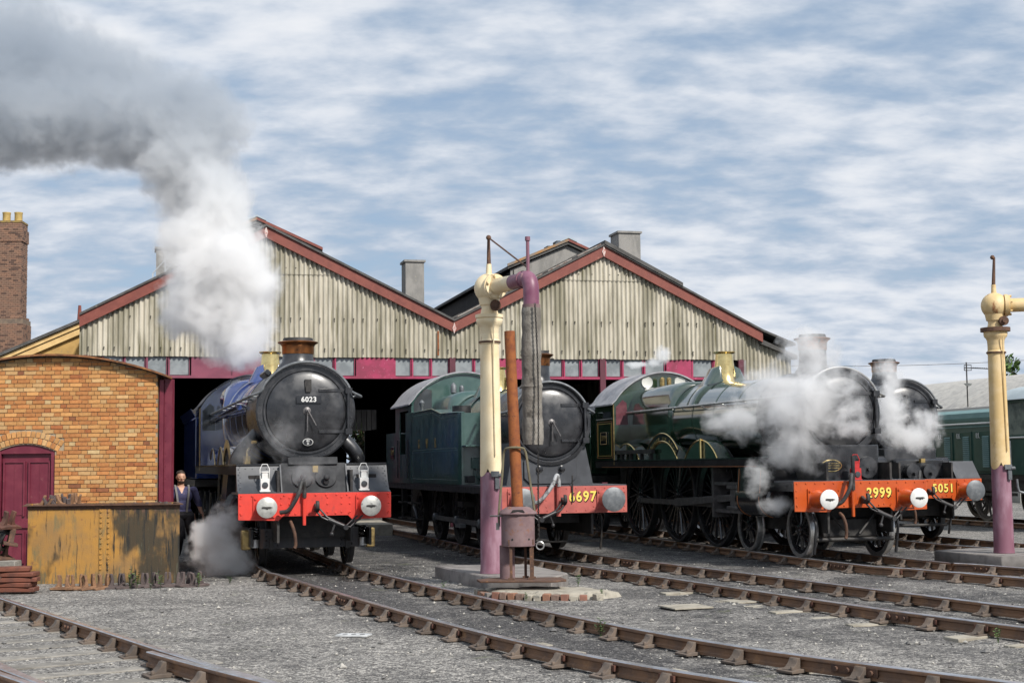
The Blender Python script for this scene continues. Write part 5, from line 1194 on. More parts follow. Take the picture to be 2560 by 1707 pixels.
# cab, bunker
hw = 1.30; ze, zt_c = 3.18, 3.93
arc_p = [(hw * q, ze + (zt_c - ze) * (1 - q * q) ** .75) for q in np.linspace(1, -1, 24)]
MB().prism([(-hw, 2.9), (hw, 2.9)] + arc_p, 'y', 8.7, 8.74).build('cab_front', G, T, ang=20)
for s_ in (-1, 1):
    x0, x1 = (-hw, -hw + .03) if s_ < 0 else (hw - .03, hw)
    m = MB(); m.bb(x0, x1, 8.74, 9.1, zt, ze); m.bb(x0, x1, 10.3, 12.3, zt, 2.55); m.bb(x0, x1, 10.3, 10.9, 2.55, ze); m.bb(x0, x1, 9.1, 10.3, 3.05, ze); m.bb(x0, x1, 9.1, 10.3, zt, 2.0); o = m.build('cab_side', G, T)
    MB().bb(x0 + .01, x1 - .01, 9.1, 9.55, 2.0, 3.0).build('cab_door_panel', G, o)
    for y in (9.02, 10.38): MB().tube([(s_ * 1.34, y, 1.42), (s_ * 1.34, y, 2.35)], .018, 6).build('door_handrail', M['black'], o)
    w_ = MB(); w_.prism([(s_ * .80, 2.99), (s_ * 1.24, 2.99), (s_ * 1.24, 3.22), (s_ * 1.06, 3.58), (s_ * .80, 3.52)], 'y', 8.69, 8.698); w_.build('front_window', M['glass'], T)
    o = MB().box((s_ * 1.31, 11.3, 2.05), (.02, .46, .3)).build('number_plate', M['gloss'], T, bevel=.006)
    if s_ < 0: text('6697', .17, M['brassd'], o, (-1.323, 11.3, 2.05), (pi / 2, 0, -pi / 2), .004, .004, 'plate_numerals')
qs = np.linspace(-1.06, 1.06, 26); f = lambda q: ze + .012 + (zt_c - ze) * max(0, 1 - min(1, abs(q)) ** 2) ** .75 - max(0, abs(q) - 1) * .6
r = MB(); r.prism([(hw * q, f(q)) for q in qs] + [(hw * q, f(q) + .035) for q in qs[::-1]], 'y', 8.62, 11.2); r.build('cab_roof', M['roofg'], T, ang=25)
be = MB(); be.tube([(a, 8.66, b_ + .0) for a, b_ in arc_p], .028, 6); be.build('roof_edge_beading', G, T)
MB().bb(-1.22, 1.22, 10.9, 12.3, zt, 2.55).build('bunker', G, T, bevel=.03)
MB().tube([(-1.28, 8.7, 2.3), (-1.3, 9.05, 2.3)], .01, 6).build('waist_beading', M['dgreenl'], T)
for x, s2 in ((-.35, 1), (-.15, .8)):
    w_ = MB(); w_.lathe([(.03, 0), (.07 * s2, .04), (.07 * s2, .2 * s2), (.05, .24 * s2), (.015, .28 * s2)], (x, 8.3, 3.40), n=12); w_.cyl((x, 8.3, 3.3), (x, 8.3, 3.42), .02, n=8); w_.build('whistle', M['buffd'], T)
MB().lathe([(.03, 2.96), (.035, 3.1), (.05, 3.12), (.07, 3.2), (.03, 3.26), (0, 3.27)], (-1.12, 8.3, 0), n=14).build('tank_vent', M['buffd'], T)
# wheels and motion
for y in (3.4, 5.6, 7.9):
    for s_ in (-1, 1): wheel(T, s_ * .765, y, .70, 14, s_, M['dull'], M['dull'], crank=(R(215), .3))
    MB().cyl((-.75, y, .70), (.75, y, .70), .08, n=10).build('axle', M['dull'], T)
for s_ in (-1, 1): wheel(T, s_ * .765, 10.2, .56, 10, s_, M['dull'], M['dull'])
m = MB()
for s_ in (-.62, .62): m.bb(s_ - .02, s_ + .02, bm_ + .1, 12.3, .4, zt - .05)
m.bb(-.55, .55, 1.2, 11.5, .6, 1.2); m.build('main_frames', M['dull'], T)
p = [(y + .3 * cos(R(215)), .70 + .3 * sin(R(215))) for y in (3.4, 5.6, 7.9)]
for a, b_ in zip(p[:-1], p[1:]): MB().prism([(a[0], a[1] - .05), (b_[0], b_[1] - .05), (b_[0], b_[1] + .05), (a[0], a[1] + .05)], 'x', -.96, -.92).build('coupling_rod', mat('grey_rod', (.13, .135, .14), (.08, .08, .085), 9, rough=.5, metal=.3), T)
for a in p: MB().lathe([(0, -.05), (.07, -.05), (.1, -.02), (.1, .05)], (-.95, a[0], a[1]), 'x', 14).build('rod_boss', M['buffd'], T)
m = MB(); m.tube([(-.7, 1.1, .25), (.9, 1.1, .25)], .02, 6); m.tube(spline([(.9, 1.0, .75), (.9, .9, .5), (.9, 1.0, .1)], .06), .02, 6); m.build('guard_iron', M['dull'], T)
for y in (8.9, 10.2):
    m = MB(); m.bb(-1.27, -1.24, y, y + .04, .45, 1.2); m.bb(-1.30, -1.0, y - .1, y + .35, .42, .46); m.bb(-1.30, -1.0, y - .1, y + .35, .8, .84); m.build('cab_step', M['dull'], T)
MB().box((-1.05, 4.5, .45), (.12, .5, .08)).build('brake_hanger', M['buffd'], T); MB().tube([(-1.1, 9.6, .75), (-1.1, 9.2, .6), (-1.1, 9.0, .35)], .03, 6).build('sand_pipe', M['buffd'], T); MB().box((-.95, 4.4, .9), (.25, .5, .12)).build('sand_box', M['dull'], T)

# ---------------------------------------------------------------- green diesel shunter
D = thing('diesel_shunter', 'dark green diesel shunter with louvred bonnet behind the right water crane', 'locomotive', (15.06, 36.76, RAIL), R(14))
m = MB(); m.bb(-1.25, 1.25, 0, 9.2, 1.15, 1.30); m.bb(-1.2, 1.2, .1, 9.1, .85, 1.15); m.build('frame', M['dull'], D)
m = MB(); m.prism([(-1.0, 1.3), (1.0, 1.3), (1.0, 2.75), (.86, 3.02), (.55, 3.12), (-.55, 3.12), (-.86, 3.02), (-1.0, 2.75)], 'y', 2.6, 9.0); hood = m.build('bonnet', M['dgreen'], D, bevel=.02)
m = MB(); m.prism([(-1.01, 2.62), (-.885, 3.03), (-.56, 3.14), (-.3, 3.15), (-.3, 3.12), (-.55, 3.11), (-.87, 3.0), (-1.0, 2.62)], 'y', 2.6, 9.0); m.build('bonnet_shoulder', M['dgreenl'], D)  # upper bonnet edge in a paler blue-green than the sides
for k in range(6):
    y = 2.95 + k * 1.0
    dr_ = MB().bb(-1.03, -1.0, y - .32, y + .52, 1.38, 2.5).build('bonnet_door', M['dgreen'], D, bevel=.006)
    lv = MB()
    for q in range(16): lv.prism([(-1.03, 1.50 + q * .055), (-1.055, 1.50 + q * .055), (-1.032, 1.54 + q * .055)], 'y', y - .22, y + .1)
    lv.build('louvres', M['dgreenl'], dr_)
    for yy in (y + .22, y + .32): MB().tube([(-1.04, yy, 2.32), (-1.08, yy, 2.32), (-1.08, yy, 2.44), (-1.04, yy + .05, 2.45)], .012, 6).build('door_handle', M['white'], dr_)
MB().tube([(-1.08, 2.7, 2.72), (-1.08, 8.9, 2.72)], .022, 8).build('bonnet_handrail', M['white'], D)
m = MB(); m.bb(-1.3, -1.24, 0, 2.6, 1.3, 2.35); m.bb(-1.3, -1.24, 0, .3, 2.35, 3.25); m.bb(-1.3, -1.24, .95, 1.15, 2.35, 3.25); m.bb(-1.3, -1.24, 2.4, 2.6, 2.35, 3.25); m.bb(-1.3, -1.24, 0, 2.6, 3.2, 3.3); m.bb(1.24, 1.3, 0, 2.6, 1.3, 3.3); m.bb(-1.24, 1.24, -.03, .03, 1.3, 3.3); m.bb(-1.24, 1.24, 2.57, 2.6, 1.3, 2.3); m.bb(-1.24, -1.0, 2.57, 2.6, 2.3, 3.3); m.build('cab', M['dgreen'], D)
MB().bb(-1.27, -1.265, .3, 2.4, 2.35, 3.2).build('cab_window', mat('pale_cab_glass', (.20, .23, .20), (.10, .12, .11), 3, rough=.1), D)
MB().bb(-1.0, 1.0, 2.59, 2.61, 2.9, 3.28).build('cab_front_window', M['glass'], D)
MB().prism([(-1.42, 3.28), (1.42, 3.28), (1.2, 3.52), (.6, 3.66), (-.6, 3.66), (-1.2, 3.52)], 'y', -.2, 2.8).build('cab_roof', M['palei'], D)
for y in (.12, 2.2): MB().tube([(-1.36, y, 1.42), (-1.36, y, 2.2)], .02, 8).build('cab_handrail', M['white'], D)
MB().tube([(-1.33, 1.1, 2.28), (-1.33, 2.5, 2.28)], .025, 8).build('cab_side_rail', M['white'], D)
for y in (1.5, 4.3, 7.2):
    for s_ in (-1, 1): wheel(D, s_ * .765, y, .62, 12, s_, mat('brown_wheel', (.09, .075, .065), rough=.7), mat('worn_tyre', (.16, .14, .12), rough=.5))
MB().prism([(2.6, .72), (7.5, .72), (7.5, .8), (2.6, .8)], 'x', -.98, -.93).build('coupling_rod', M['buffd'], D)
MB().bb(-1.35, 1.35, -.12, -.02, .8, 1.3).build('buffer_beam', mat('dull_red_beam', (.35, .03, .03), rough=.5), D)
for x in (-.86, .86): buffer(D, x, 1.05, M['dull'], M['buffd'], -.6, -.12, .2)

# ================================================================== YARD OBJECTS
def water_crane(x, y, lab, arm, cream, bag=True, lean=0.0):
    Wc = thing('water_crane', lab, 'water crane', (x, y, .2)); z = lambda q: q - .2
    sec = lambda r0: None
    m = MB(); m.lathe([(.185, z(.2)), (.175, z(.3)), (.165, z(1.75))], n=40); m.build('column_base', M['mauve'], Wc)
    # scalloped paint boundary: cream sleeve with petals above the mauve base
    m = MB(); n = 48; lo_ = []; hi_ = []
    for i in range(n):
        a = 2 * pi * i / n; dz = -.14 * abs(sin(a * 2 + .55)) ** .6; lo_.append(Vector((.1685 * cos(a), .1685 * sin(a), z(1.82) + dz))); hi_.append(Vector((.145 * cos(a), .145 * sin(a), z(3.90))))
    mid_ = [Vector((.163 * cos(2 * pi * i / n), .163 * sin(2 * pi * i / n), z(2.1))) for i in range(n)]
    m.loft([lo_, mid_, hi_], True, False); m.build('column', cream, Wc)
    m = MB(); m.lathe([(.14, z(3.72)), (.155, z(3.74)), (.165, z(3.77)), (.155, z(3.80)), (.14, z(3.82)), (.15, z(3.98)), (.165, z(4.02)), (.20, z(4.06)), (.21, z(4.12)), (.20, z(4.14)), (.22, z(4.15)), (.22, z(4.20)), (.14, z(4.21)), (.12, z(4.3)), (.14, z(4.42))], n=40); m.build('column_capital', cream, Wc)
    MB().lathe([(.17, z(3.755)), (.175, z(3.77)), (.17, z(3.785))], n=40).build('rust_band', M['rustd'], Wc)
    if not bag: MB().lathe([(.225, z(4.145)), (.26, z(4.15)), (.26, z(4.22)), (.15, z(4.23))], n=32).build('rust_flange', M['rustd'], Wc)
    c = Vector((0, 0, z(4.62))); m = MB(); m.sphere(c, .235, 28); m.cyl((0, 0, z(4.80)), (0, 0, z(5.0)), .05, .04, n=14); m.cyl((0, 0, z(4.35)), (0, 0, z(4.5)), .15, .18, n=28); m.build('ball_head', cream, Wc)
    rt = Vector((0, 0, z(5.42 if bag else 5.5))); MB().tube([(0, 0, z(5.0)), tuple(rt + (Vector((.03, 0, 0)) if not bag else Vector()))], .028, 10, rs=[.034, .022]).build('tie_post', M['rustd'], Wc)
    MB().sphere(rt, .042, 12).build('tie_knob', M['rustd'], Wc)
    d = Vector((arm[0], arm[1], 0)); Lr = d.length; d.normalize(); up = Vector((0, 0, 1)); side = d.cross(up)
    # flange and arm
    m = MB(); m.cyl(c + d * .17, c + d * .23, .2, n=28); m.cyl(c + d * .23, c + d * .26, .185, n=28); 
    for q in range(6):
        a = 2 * pi * q / 6 + .3; p = c + d * .25 + (side * cos(a) + up * sin(a)) * .165; m.cyl(p, p + d * .045, .022, n=6)
    fo = m.build('arm_flange', cream, Wc)
    e = c + d * (Lr * .62); f = c + d * (Lr - .16)
    MB().cyl(c + d * .2, e, .125, .112, n=28).build('arm_pipe', cream, Wc)
    MB().cyl(e, f, .113, .112, n=28).build('arm_end_pipe', M['mauve'] if bag else cream, Wc)
    if bag:
        el = [f, f + d * .06, f + d * .14 + up * .005, f + d * .21 - up * .05, f + d * .245 - up * .14, f + d * .25 - up * .25, f + d * .25 - up * .42]
        MB().tube(spline([tuple(p) for p in el], .03), .12, 24).build('elbow', mat('chipped_mauve', (.17, .055, .10), (.24, .11, .16), 3, rough=.45, c3=(.55, .30, .28), s3=5, lo3=.58, hi3=.66), Wc)
        col_ = MB(); col_.cyl(f + d * .0, f + d * .03, .135, n=28); col_.build('elbow_collar', M['mauve'], Wc)
        b0 = f + d * .25 - up * .40; m = MB(); m.cyl(b0 + up * .0, b0 - up * .07, .135, n=24); m.build('bag_collar', M['rustp'], Wc)
        pp = []; rr = []
        for q in range(60):
            t_ = q / 59; pp.append(b0 - up * (.05 + 2.02 * t_) + side * (.012 * sin(t_ * 5)) * 1.0 - d * (.02 * t_)); rr.append((.140 + .016 * t_ + .005 * sin(t_ * 23) + .003 * sin(t_ * 61) + (.012 if abs(t_ - .58) < .012 else 0)))
        tb = MB(); tb.tube(pp, .12, 28, rs=rr, cap=False)
        tb.v = [(vx + .012 * mnoise.noise((vx * 9, vy * 9, vz * 4)), vy + .012 * mnoise.noise((vx * 9, vy * 9, vz * 4 + 7)), vz) for vx, vy, vz in tb.v]
        tb.build('leather_bag', M['leather'], Wc)
        # tie rod from the post to the arm end
        p1 = f + d * .16 + up * .10; MB().tube([tuple(p1), tuple(p1 + up * .52)], .026, 8).build('arm_post', M['mauve'], Wc); MB().cyl(p1 + up * .47, p1 + up * .53, .04, n=10).build('arm_post_cap', M['mauve'], Wc)
        MB().tube([tuple(rt), tuple(p1 + up * .06)], .013, 6).build('tie_rod', M['rustd'], Wc)
        # chain with ring
        ch = MB(); top = b0 - d * 0 + Vector((.05, -.20, -.02)); nL = 103; 
        for q in range(nL):
            p = top - up * (q * .0335) + Vector((.02 * sin(q * .05) + .00035 * q, -.0004 * q, 0)); rot = Matrix.Rotation(pi / 2 * (q % 2) + .4, 3, 'Z')
            lk = [p + rot @ Vector((.010 * cos(a), 0, .022 * sin(a))) for a in np.linspace(0, 2 * pi, 9)]; ch.tube([tuple(v) for v in lk], .0075, 4, cap=False)
        ch.build('pull_chain', M['dull'], Wc, stuff=True)
        pe = top - up * (nL * .0335 + .06) + Vector((.03, -.035, 0)); rg = MB(); rg.tube([tuple(pe + Vector((.055 * cos(a), 0, .055 * sin(a)))) for a in np.linspace(0, 2 * pi, 21)], .011, 8, cap=False); rg.build('chain_ring', M['steel'], Wc)
    # small valve lever bracket and drain pipe
    m = MB(); m.box((.10, -.16, z(1.62)), (.07, .06, .26)); m.box((.07, -.18, z(1.72)), (.13, .06, .09)); m.cyl((.12, -.19, z(1.70)), (.19, -.2, z(1.70)), .03, n=10); m.build('lever_bracket', M['buffd'], Wc, bevel=.006)
    m = MB(); m.cyl((.1, -.13, z(4.33)), (.1, -.2, z(4.33)), .085, n=16); m.cyl((.1, -.2, z(4.33)), (.1, -.24, z(4.33)), .04, n=10); m.build('drain_valve', M['rustd'], Wc)
    MB().tube([(.06, -.21, z(4.05)), (.065, -.178, z(3.85)), (.06, -.165, z(3.2)), (.075, -.172, z(2.0))], .011, 6).build('drain_pipe', cream, Wc)
    return Wc
water_crane(-.35, 22.55, 'cream and mauve water crane with hanging leather bag in the centre', (.60, -1.12), M['cream'])
water_crane(8.72, 26.0, 'weathered cream water crane at the right edge without a bag', (2.6, -.55), M['creamw'], bag=False)

# crane plinths
def slab(name, label, poly, z0, z1, m_, loc):
    o = MB().prism([(a - loc[0], b - loc[1]) for a, b in poly], 'z', z0, z1).build(name, m_, None, (*loc, 0), bevel=.02); return tag(o, label, 'plinth')
slab('concrete_plinth', 'raised concrete plinth under the central water crane', [(-1.34, 24.5), (-.42, 21.9), (.55, 21.55), (.82, 22.5), (.2, 24.6)], -.1, .195, M['conc'], (0, 23))
slab('concrete_plinth', 'low concrete plinth under the right water crane', [(7.75, 27.0), (8.4, 25.2), (11.2, 25.0), (11.2, 27.4), (8.6, 27.6)], -.1, .195, M['conc'], (9, 26))
slab('step_slab', 'thin stone step beside the right water crane plinth', [(9.0, 25.1), (9.3, 24.6), (11.5, 24.6), (11.5, 25.0)], -.1, .11, M['concp'], (10, 25))
slab('shed_platform', 'low concrete platform at the shed mouth left of the tank engine', [(-5.6, 39.2), (-3.3, 39.7), (-3.9, 42.6), (-6.2, 42.1)], -.1, .3, M['concp'], (-4.7, 41))
# brick edged pad in front of the plinth
PAD = thing('brick_edged_pad', 'broken concrete pad with red brick edging before the crane', 'paving', (.12, 20.75, 0))
pm = MB(); pad_poly = [(-.62, .55), (-.45, -.22), (.3, -.62), (1.0, -.66), (1.42, -.2), (1.0, .28), (.2, .45)]
def pad_h(x, y): return .085 + .03 * mnoise.noise((x * 2.2, y * 2.2, 3.3)) + .02 * mnoise.noise((x * 6, y * 6, 1))
n_ = len(pad_poly); cpt = (.35, -.1); rings = []
for f_ in (1.0, .93, .8, .6, .35, .1):
    ring = []
    for i in range(56):
        t_ = i / 56 * n_; a, b = pad_poly[int(t_) % n_], pad_poly[(int(t_) + 1) % n_]; k = t_ - int(t_); x_, y_ = a[0] + (b[0] - a[0]) * k, a[1] + (b[1] - a[1]) * k
        x_, y_ = cpt[0] + (x_ - cpt[0]) * f_, cpt[1] + (y_ - cpt[1]) * f_; x_ += .03 * mnoise.noise((x_ * 5, y_ * 5, 2)); ring.append(Vector((x_, y_, -.06 if f_ == 1.0 else pad_h(x_, y_) + (.015 if f_ < .9 else -.01))))
    rings.append(ring)
pm.loft(rings); pm.build('pad_surface', M['concp'], PAD, ang=60)
pb = [mat('edging_%s' % k_, a, b, 15, rough=.9, bump=.4, rnd=.15) for k_, a, b in (('red', (.24, .11, .075), (.2, .10, .075)), ('orange', (.30, .15, .09), (.25, .13, .09)), ('brown', (.17, .11, .085), (.22, .15, .12)))]
ebm = MB().box((0, 0, 0), (.105, .14, .10)).mesh('edging_brick', bevel=.008); ebm.materials.append(pb[0])
edge = [(-.66, .5), (-.49, -.22), (-.30, -.40), (.3, -.68), (1.0, -.72), (1.45, -.22)]
ep = spline(edge, .02); acc = 0; last = ep[0]
for p in ep:
    acc += (p - last).length; 
    if acc >= .118 and p.x < 1.05 and random.random() > (.1 if p.x < .35 else .45):
        d_ = p - last; a_ = math.atan2(d_.y, d_.x); o = link('edging_brick', ebm, PAD, (p.x, p.y, .032 + random.uniform(-.02, .014))); o.rotation_euler = (random.uniform(-.08, .08), random.uniform(-.06, .06), a_ + random.uniform(-.1, .1)); o.material_slots[0].link = 'OBJECT'; o.material_slots[0].material = random.choice(pb + [M['concp'], M['conc']]); acc = 0
    last = p

# ---------------------------------------------------------------- brazier with stove pipe
BZ = thing('frost_brazier', 'rusty brazier on legs with tall orange stove pipe beside the crane', 'brazier', (.055, 20.95, .2))
MB().prism([(-.55, -.28), (.5, -.36), (.68, -.18), (.62, .25), (-.35, .3), (-.6, .0)], 'z', 0, .03).build('base_plate', M['rustd'], BZ, bevel=.005)
for a in (45, 135, 225, 315, 0):
    m = MB(); ca, sa = .21 * cos(R(a + 15)), .21 * sin(R(a + 15)); m.bb(ca - .02, ca + .02, sa - .012, sa + .012, .03, .55); m.box((ca, sa, .045), (.09, .06, .025)); m.box((ca, sa, .56), (.075, .05, .07)); m.build('leg', M['rustd'], BZ)
m = MB(); m.lathe([(0, .50), (.24, .50), (.24, .95), (.23, .96), (.22, .95), (.22, .55)], n=36); m.build('fire_pot', M['rustp'], BZ)
m = MB(); m.lathe([(.27, .945), (.28, .96), (.27, .985), (.17, 1.05), (.12, 1.06)], n=12); m.build('pot_lid', M['rustp'], BZ)
m = MB(); m.prism([(-.10, .985), (.10, .985), (.07, 1.02), (-.07, 1.02)], 'y', -.262, -.235); m.build('lid_opening', M['inner'], BZ)
hl = MB()
for a in (20, 140, 250, 310): hl.cyl((.238 * cos(R(a)), .238 * sin(R(a)), .6), (.243 * cos(R(a)), .243 * sin(R(a)), .6), .016, n=8)
hl.build('air_holes', M['inner'], BZ)
MB().cyl((.0, .0, 1.0), (-.09, .12, 3.60), .083, .078, n=28).build('stove_pipe', M['rust'], BZ)
m = MB(); m.tube(spline([(-.27, -.02, .78), (-.27, -.02, 1.0), (-.22, 0, 1.5), (-.19, 0, 1.84), (-.12, -.06, 1.9), (.05, -.06, 1.9), (.12, 0, 1.84), (.17, 0, 1.5), (.24, -.02, 1.0), (.25, -.02, .95)], .05), .018, 6); m.build('carrying_handle', mat('dull_olive_iron', (.16, .14, .085), (.11, .095, .06), 8, rough=.8), BZ)
m = MB(); m.tube([(-.40, -.05, .93), (-.18, -.1, .93)], .014, 6); m.box((-.29, -.02, .78), (.05, .08, .10)); m.build('poker_bracket', M['rodst'], BZ)
MB().cyl((-.16, .12, .03), (-.16, .12, .5), .11, n=20).build('ash_pipe', M['rustp'], BZ)
# right edge stand pipe
VP = thing('stand_pipe', 'short mauve stand pipe with cap at the far right edge', 'pipe', (9.30, 26.0, .2))
MB().lathe([(.10, 0), (.085, .04), (.078, .8), (.10, .81), (.105, .86), (.09, .87), (.06, .88), (.04, .93), (.03, .97)], n=20).build('pipe', mat('brown_mauve_pipe', (.13, .06, .07), (.18, .10, .10), 6, rough=.6), VP)
MB().tube(spline([(-.3, .0, 1.3), (-.28, 0, 1.12), (-.2, 0, 1.06), (.2, 0, 1.04)], .05), .022, 8).build('spigot', M['buffd'], VP)

# ---------------------------------------------------------------- yellow steel tank
ym = bpy.data.materials.new('stained_yellow_paint'); ym.use_nodes = True
def yellow_nodes(m):
    t = m.node_tree; N = t.nodes; L = t.links; b = N['Principled BSDF']; b.inputs['Roughness'].default_value = .6
    geo = N.new('ShaderNodeNewGeometry')
    def noi(sc, st, det=6, rg=.6):
        mp_ = N.new('ShaderNodeMapping'); mp_.inputs['Scale'].default_value = st; L.new(geo.outputs['Position'], mp_.inputs['Vector'])
        n = N.new('ShaderNodeTexNoise'); n.inputs['Scale'].default_value = sc; n.inputs['Detail'].default_value = det; n.inputs['Roughness'].default_value = rg; L.new(mp_.outputs[0], n.inputs['Vector']); return n.outputs['Fac']
    def mr(s, a, c, ta=0, tb=1):
        r = N.new('ShaderNodeMapRange'); r.interpolation_type = 'SMOOTHSTEP'; L.new(s, r.inputs['Value']); r.inputs['From Min'].default_value = a; r.inputs['From Max'].default_value = c; r.inputs['To Min'].default_value = ta; r.inputs['To Max'].default_value = tb; return r.outputs[0]
    def mix(f, a, c):
        x = N.new('ShaderNodeMix'); x.data_type = 'RGBA'; L.new(f, x.inputs[0])
        for s, q in ((6, a), (7, c)):
            if isinstance(q, tuple): x.inputs[s].default_value = (*q, 1)
            else: L.new(q, x.inputs[s])
        return x.outputs[2]
    def mth(op, a, c):
        n = N.new('ShaderNodeMath'); n.operation = op
        for i, q in enumerate((a, c)):
            if isinstance(q, (int, float)): n.inputs[i].default_value = q
            else: L.new(q, n.inputs[i])
        return n.outputs[0]
    sep = N.new('ShaderNodeSeparateXYZ'); L.new(geo.outputs['Position'], sep.inputs[0])
    c = mix(mr(noi(1.6, (1, 1, 1)), .4, .65), (.42, .215, .045), (.30, .17, .06))
    c = mix(mr(noi(3, (1.6, 1, .5)), .52, .68), c, (.19, .15, .07))
    # black tar stains concentrated on the right-hand panel
    rp = mr(sep.outputs['X'], -7.0, -6.1, 0, .19)
    st_ = mth('ADD', noi(1.5, (1.6, 1, 1.1), 4, .5), rp)
    c = mix(mr(st_, .54, .70, 0, .92), c, (.03, .028, .02))
    c = mix(mr(mth('ADD', noi(5, (3.2, 1, .22), 6, .65), mth('MULTIPLY', rp, .35)), .57, .66), c, (.022, .02, .016))
    c = mix(mr(mth('ADD', noi(9, (2.5, 1, .3), 6, .7), mr(sep.outputs['Z'], .45, 0, 0, .12)), .58, .68, 0, .7), c, (.10, .105, .07))
    c = mix(mr(mth('ADD', noi(6, (2.5, 1, .3), 6, .7), mr(sep.outputs['Z'], 1.0, 1.28, 0, .15)), .60, .72, 0, .8), c, (.14, .075, .05))
    c = mix(mr(noi(5, (1, 1, 1)), .62, .75), c, (.13, .06, .05))
    L.new(c, b.inputs['Base Color'])
    bp = N.new('ShaderNodeBump'); bp.inputs['Strength'].default_value = .25; bp.inputs['Distance'].default_value = .01; L.new(noi(40, (1, 1, 1)), bp.inputs['Height']); L.new(bp.outputs[0], b.inputs['Normal'])
yellow_nodes(ym)
TK = thing('scrap_tank', 'open topped yellow steel tank with black tar stains', 'tank', (-6.77, 24.0, 0))
x0, x1, y1_, h = -1.24, 1.26, 1.35, 1.28
for nm, a in (('front_wall', (x0, x1, 0, .012)), ('rear_wall', (x0, x1, y1_, y1_ + .012))): MB().bb(a[0], a[1], a[2], a[3], 0, h).build(nm, ym, TK)
for x in (x0, x1 - .012): MB().bb(x, x + .012, .013, y1_ - .001, 0, h).build('end_wall', ym, TK)
MB().bb(x0 + .02, x1 - .02, .02, y1_ - .01, .9, .93).build('floor', M['inner'], TK)
m = MB(); m.bb(x0 - .07, x1 + .06, -.07, -.001, h - .012, h + .004); m.bb(x0 - .07, x0 - .001, .0, y1_ + .07, h - .012, h + .003); m.bb(x1 + .001, x1 + .06, 0, y1_ + .07, h - .012, h + .003); m.bb(x0, x1, y1_ + .013, y1_ + .07, h - .012, h + .003)
m.bb(x0 - .005, x1 + .005, -.012, -.001, h - .07, h - .014); m.build('top_rim', M['rustd'], TK)
MB().bb(-.06, .12, -.014, -.001, 0, h - .07).build('centre_strap', ym, TK)
rv = MB()
for q in range(14):
    for x in (-.03, .09): rv.cyl((x, -.013, .06 + q * .085), (x, -.032, .06 + q * .085), .02, .012, 8)
rv.build('strap_rivets', ym, TK, stuff=True)
MB().bb(x0 + .3, x1 - .25, -.03, .05, h + .005, h + .02).build('loose_rim_plate', M['rustd'], TK)

for o in TK.children:
    for v in o.data.vertices: v.co.x -= .30 * max(0, v.co.y)
# rail chairs: one casting used for the row, the heap and the tank load
def casting(nm, label, loc, rot, m_, grp, sc=1.0):
    me = CAST.copy(); me.materials.clear(); me.materials.append(m_); o = link(nm, me, None, loc); o.rotation_euler = rot; o.scale = (sc,) * 3
    tag(o, label, 'rail chair', grp); return o
cm = MB(); cm.prism([(-.17, 0), (.17, 0), (.17, .03), (.1, .045), (-.1, .045), (-.17, .03)], 'y', -.09, .09)
for sg in (-1, 1): cm.prism([(sg * a, b) for a, b in ((.03, .04), (.12, .04), (.085, .08), (.075, .14), (.085, .215), (.05, .22), (.035, .14))], 'y', -.035, .035)
CAST = cm.mesh('rail_chair', bevel=.006)
RUSTC = mat('bright_rusty_casting', (.24, .13, .07), (.15, .08, .045), 9, rough=.85, bump=.4, c3=(.32, .19, .10), s3=14, lo3=.55, hi3=.7)
DKC = mat('grey_brown_casting', (.10, .075, .07), (.07, .052, .05), 9, rough=.8, bump=.4)
xs_ = [-7.02, -6.82, -6.62, -6.42, -6.24, -6.07, -5.90, -5.72, -5.55, -5.38, -5.20, -5.02]
for i, x in enumerate(xs_):
    rusty = i < 4; yy = 22.75 + .03 * i + random.uniform(-.04, .04)
    casting('rail_chair', (['first', 'second', 'third', 'fourth'][i] + ' rusty orange rail chair from the left in the row before the tank') if rusty else (['first', 'second', 'third', 'fourth', 'fifth', 'sixth', 'seventh', 'eighth'][i - 4] + ' dark grey rail chair from the left in the row before the tank'), (x, yy, .0), (random.uniform(-.1, .1), random.uniform(-.12, .12), R(25) + random.uniform(-.5, .5)), RUSTC if rusty else DKC, 'rusty chairs in front of the tank' if rusty else 'dark chairs in front of the tank', 1.08)
rr = random.Random(11)
for i in range(9):
    casting('rail_chair', ['leftmost', 'second', 'third', 'fourth', 'fifth'][i % 5] + (' iron rail chair in the front layer' if i < 5 else ' iron rail chair in the rear layer') + ' piled at the left inside the tank', (-7.85 + (i % 5) * .13, 24.3 + (i // 5) * .35, 1.20 + .03 * (i // 5) + rr.uniform(-.02, .05)), (rr.uniform(-.3, .3), rr.uniform(-.5, .5), rr.uniform(-.8, .8)), (RUSTC, DKC)[i % 2], 'chairs loaded in the tank', 1.0)
for i in range(5):
    casting('rail_chair', ['leftmost', 'second', 'middle', 'fourth', 'rightmost'][i] + ' grey casting of the heap at the right end inside the tank', (-6.45 + i * .15, 24.5 + .1 * (i % 2), 1.08 + rr.uniform(-.02, .03)), (rr.uniform(-.4, .4), rr.uniform(-.3, .3), rr.uniform(0, 3)), DKC, 'castings at the right end of the tank', .9)
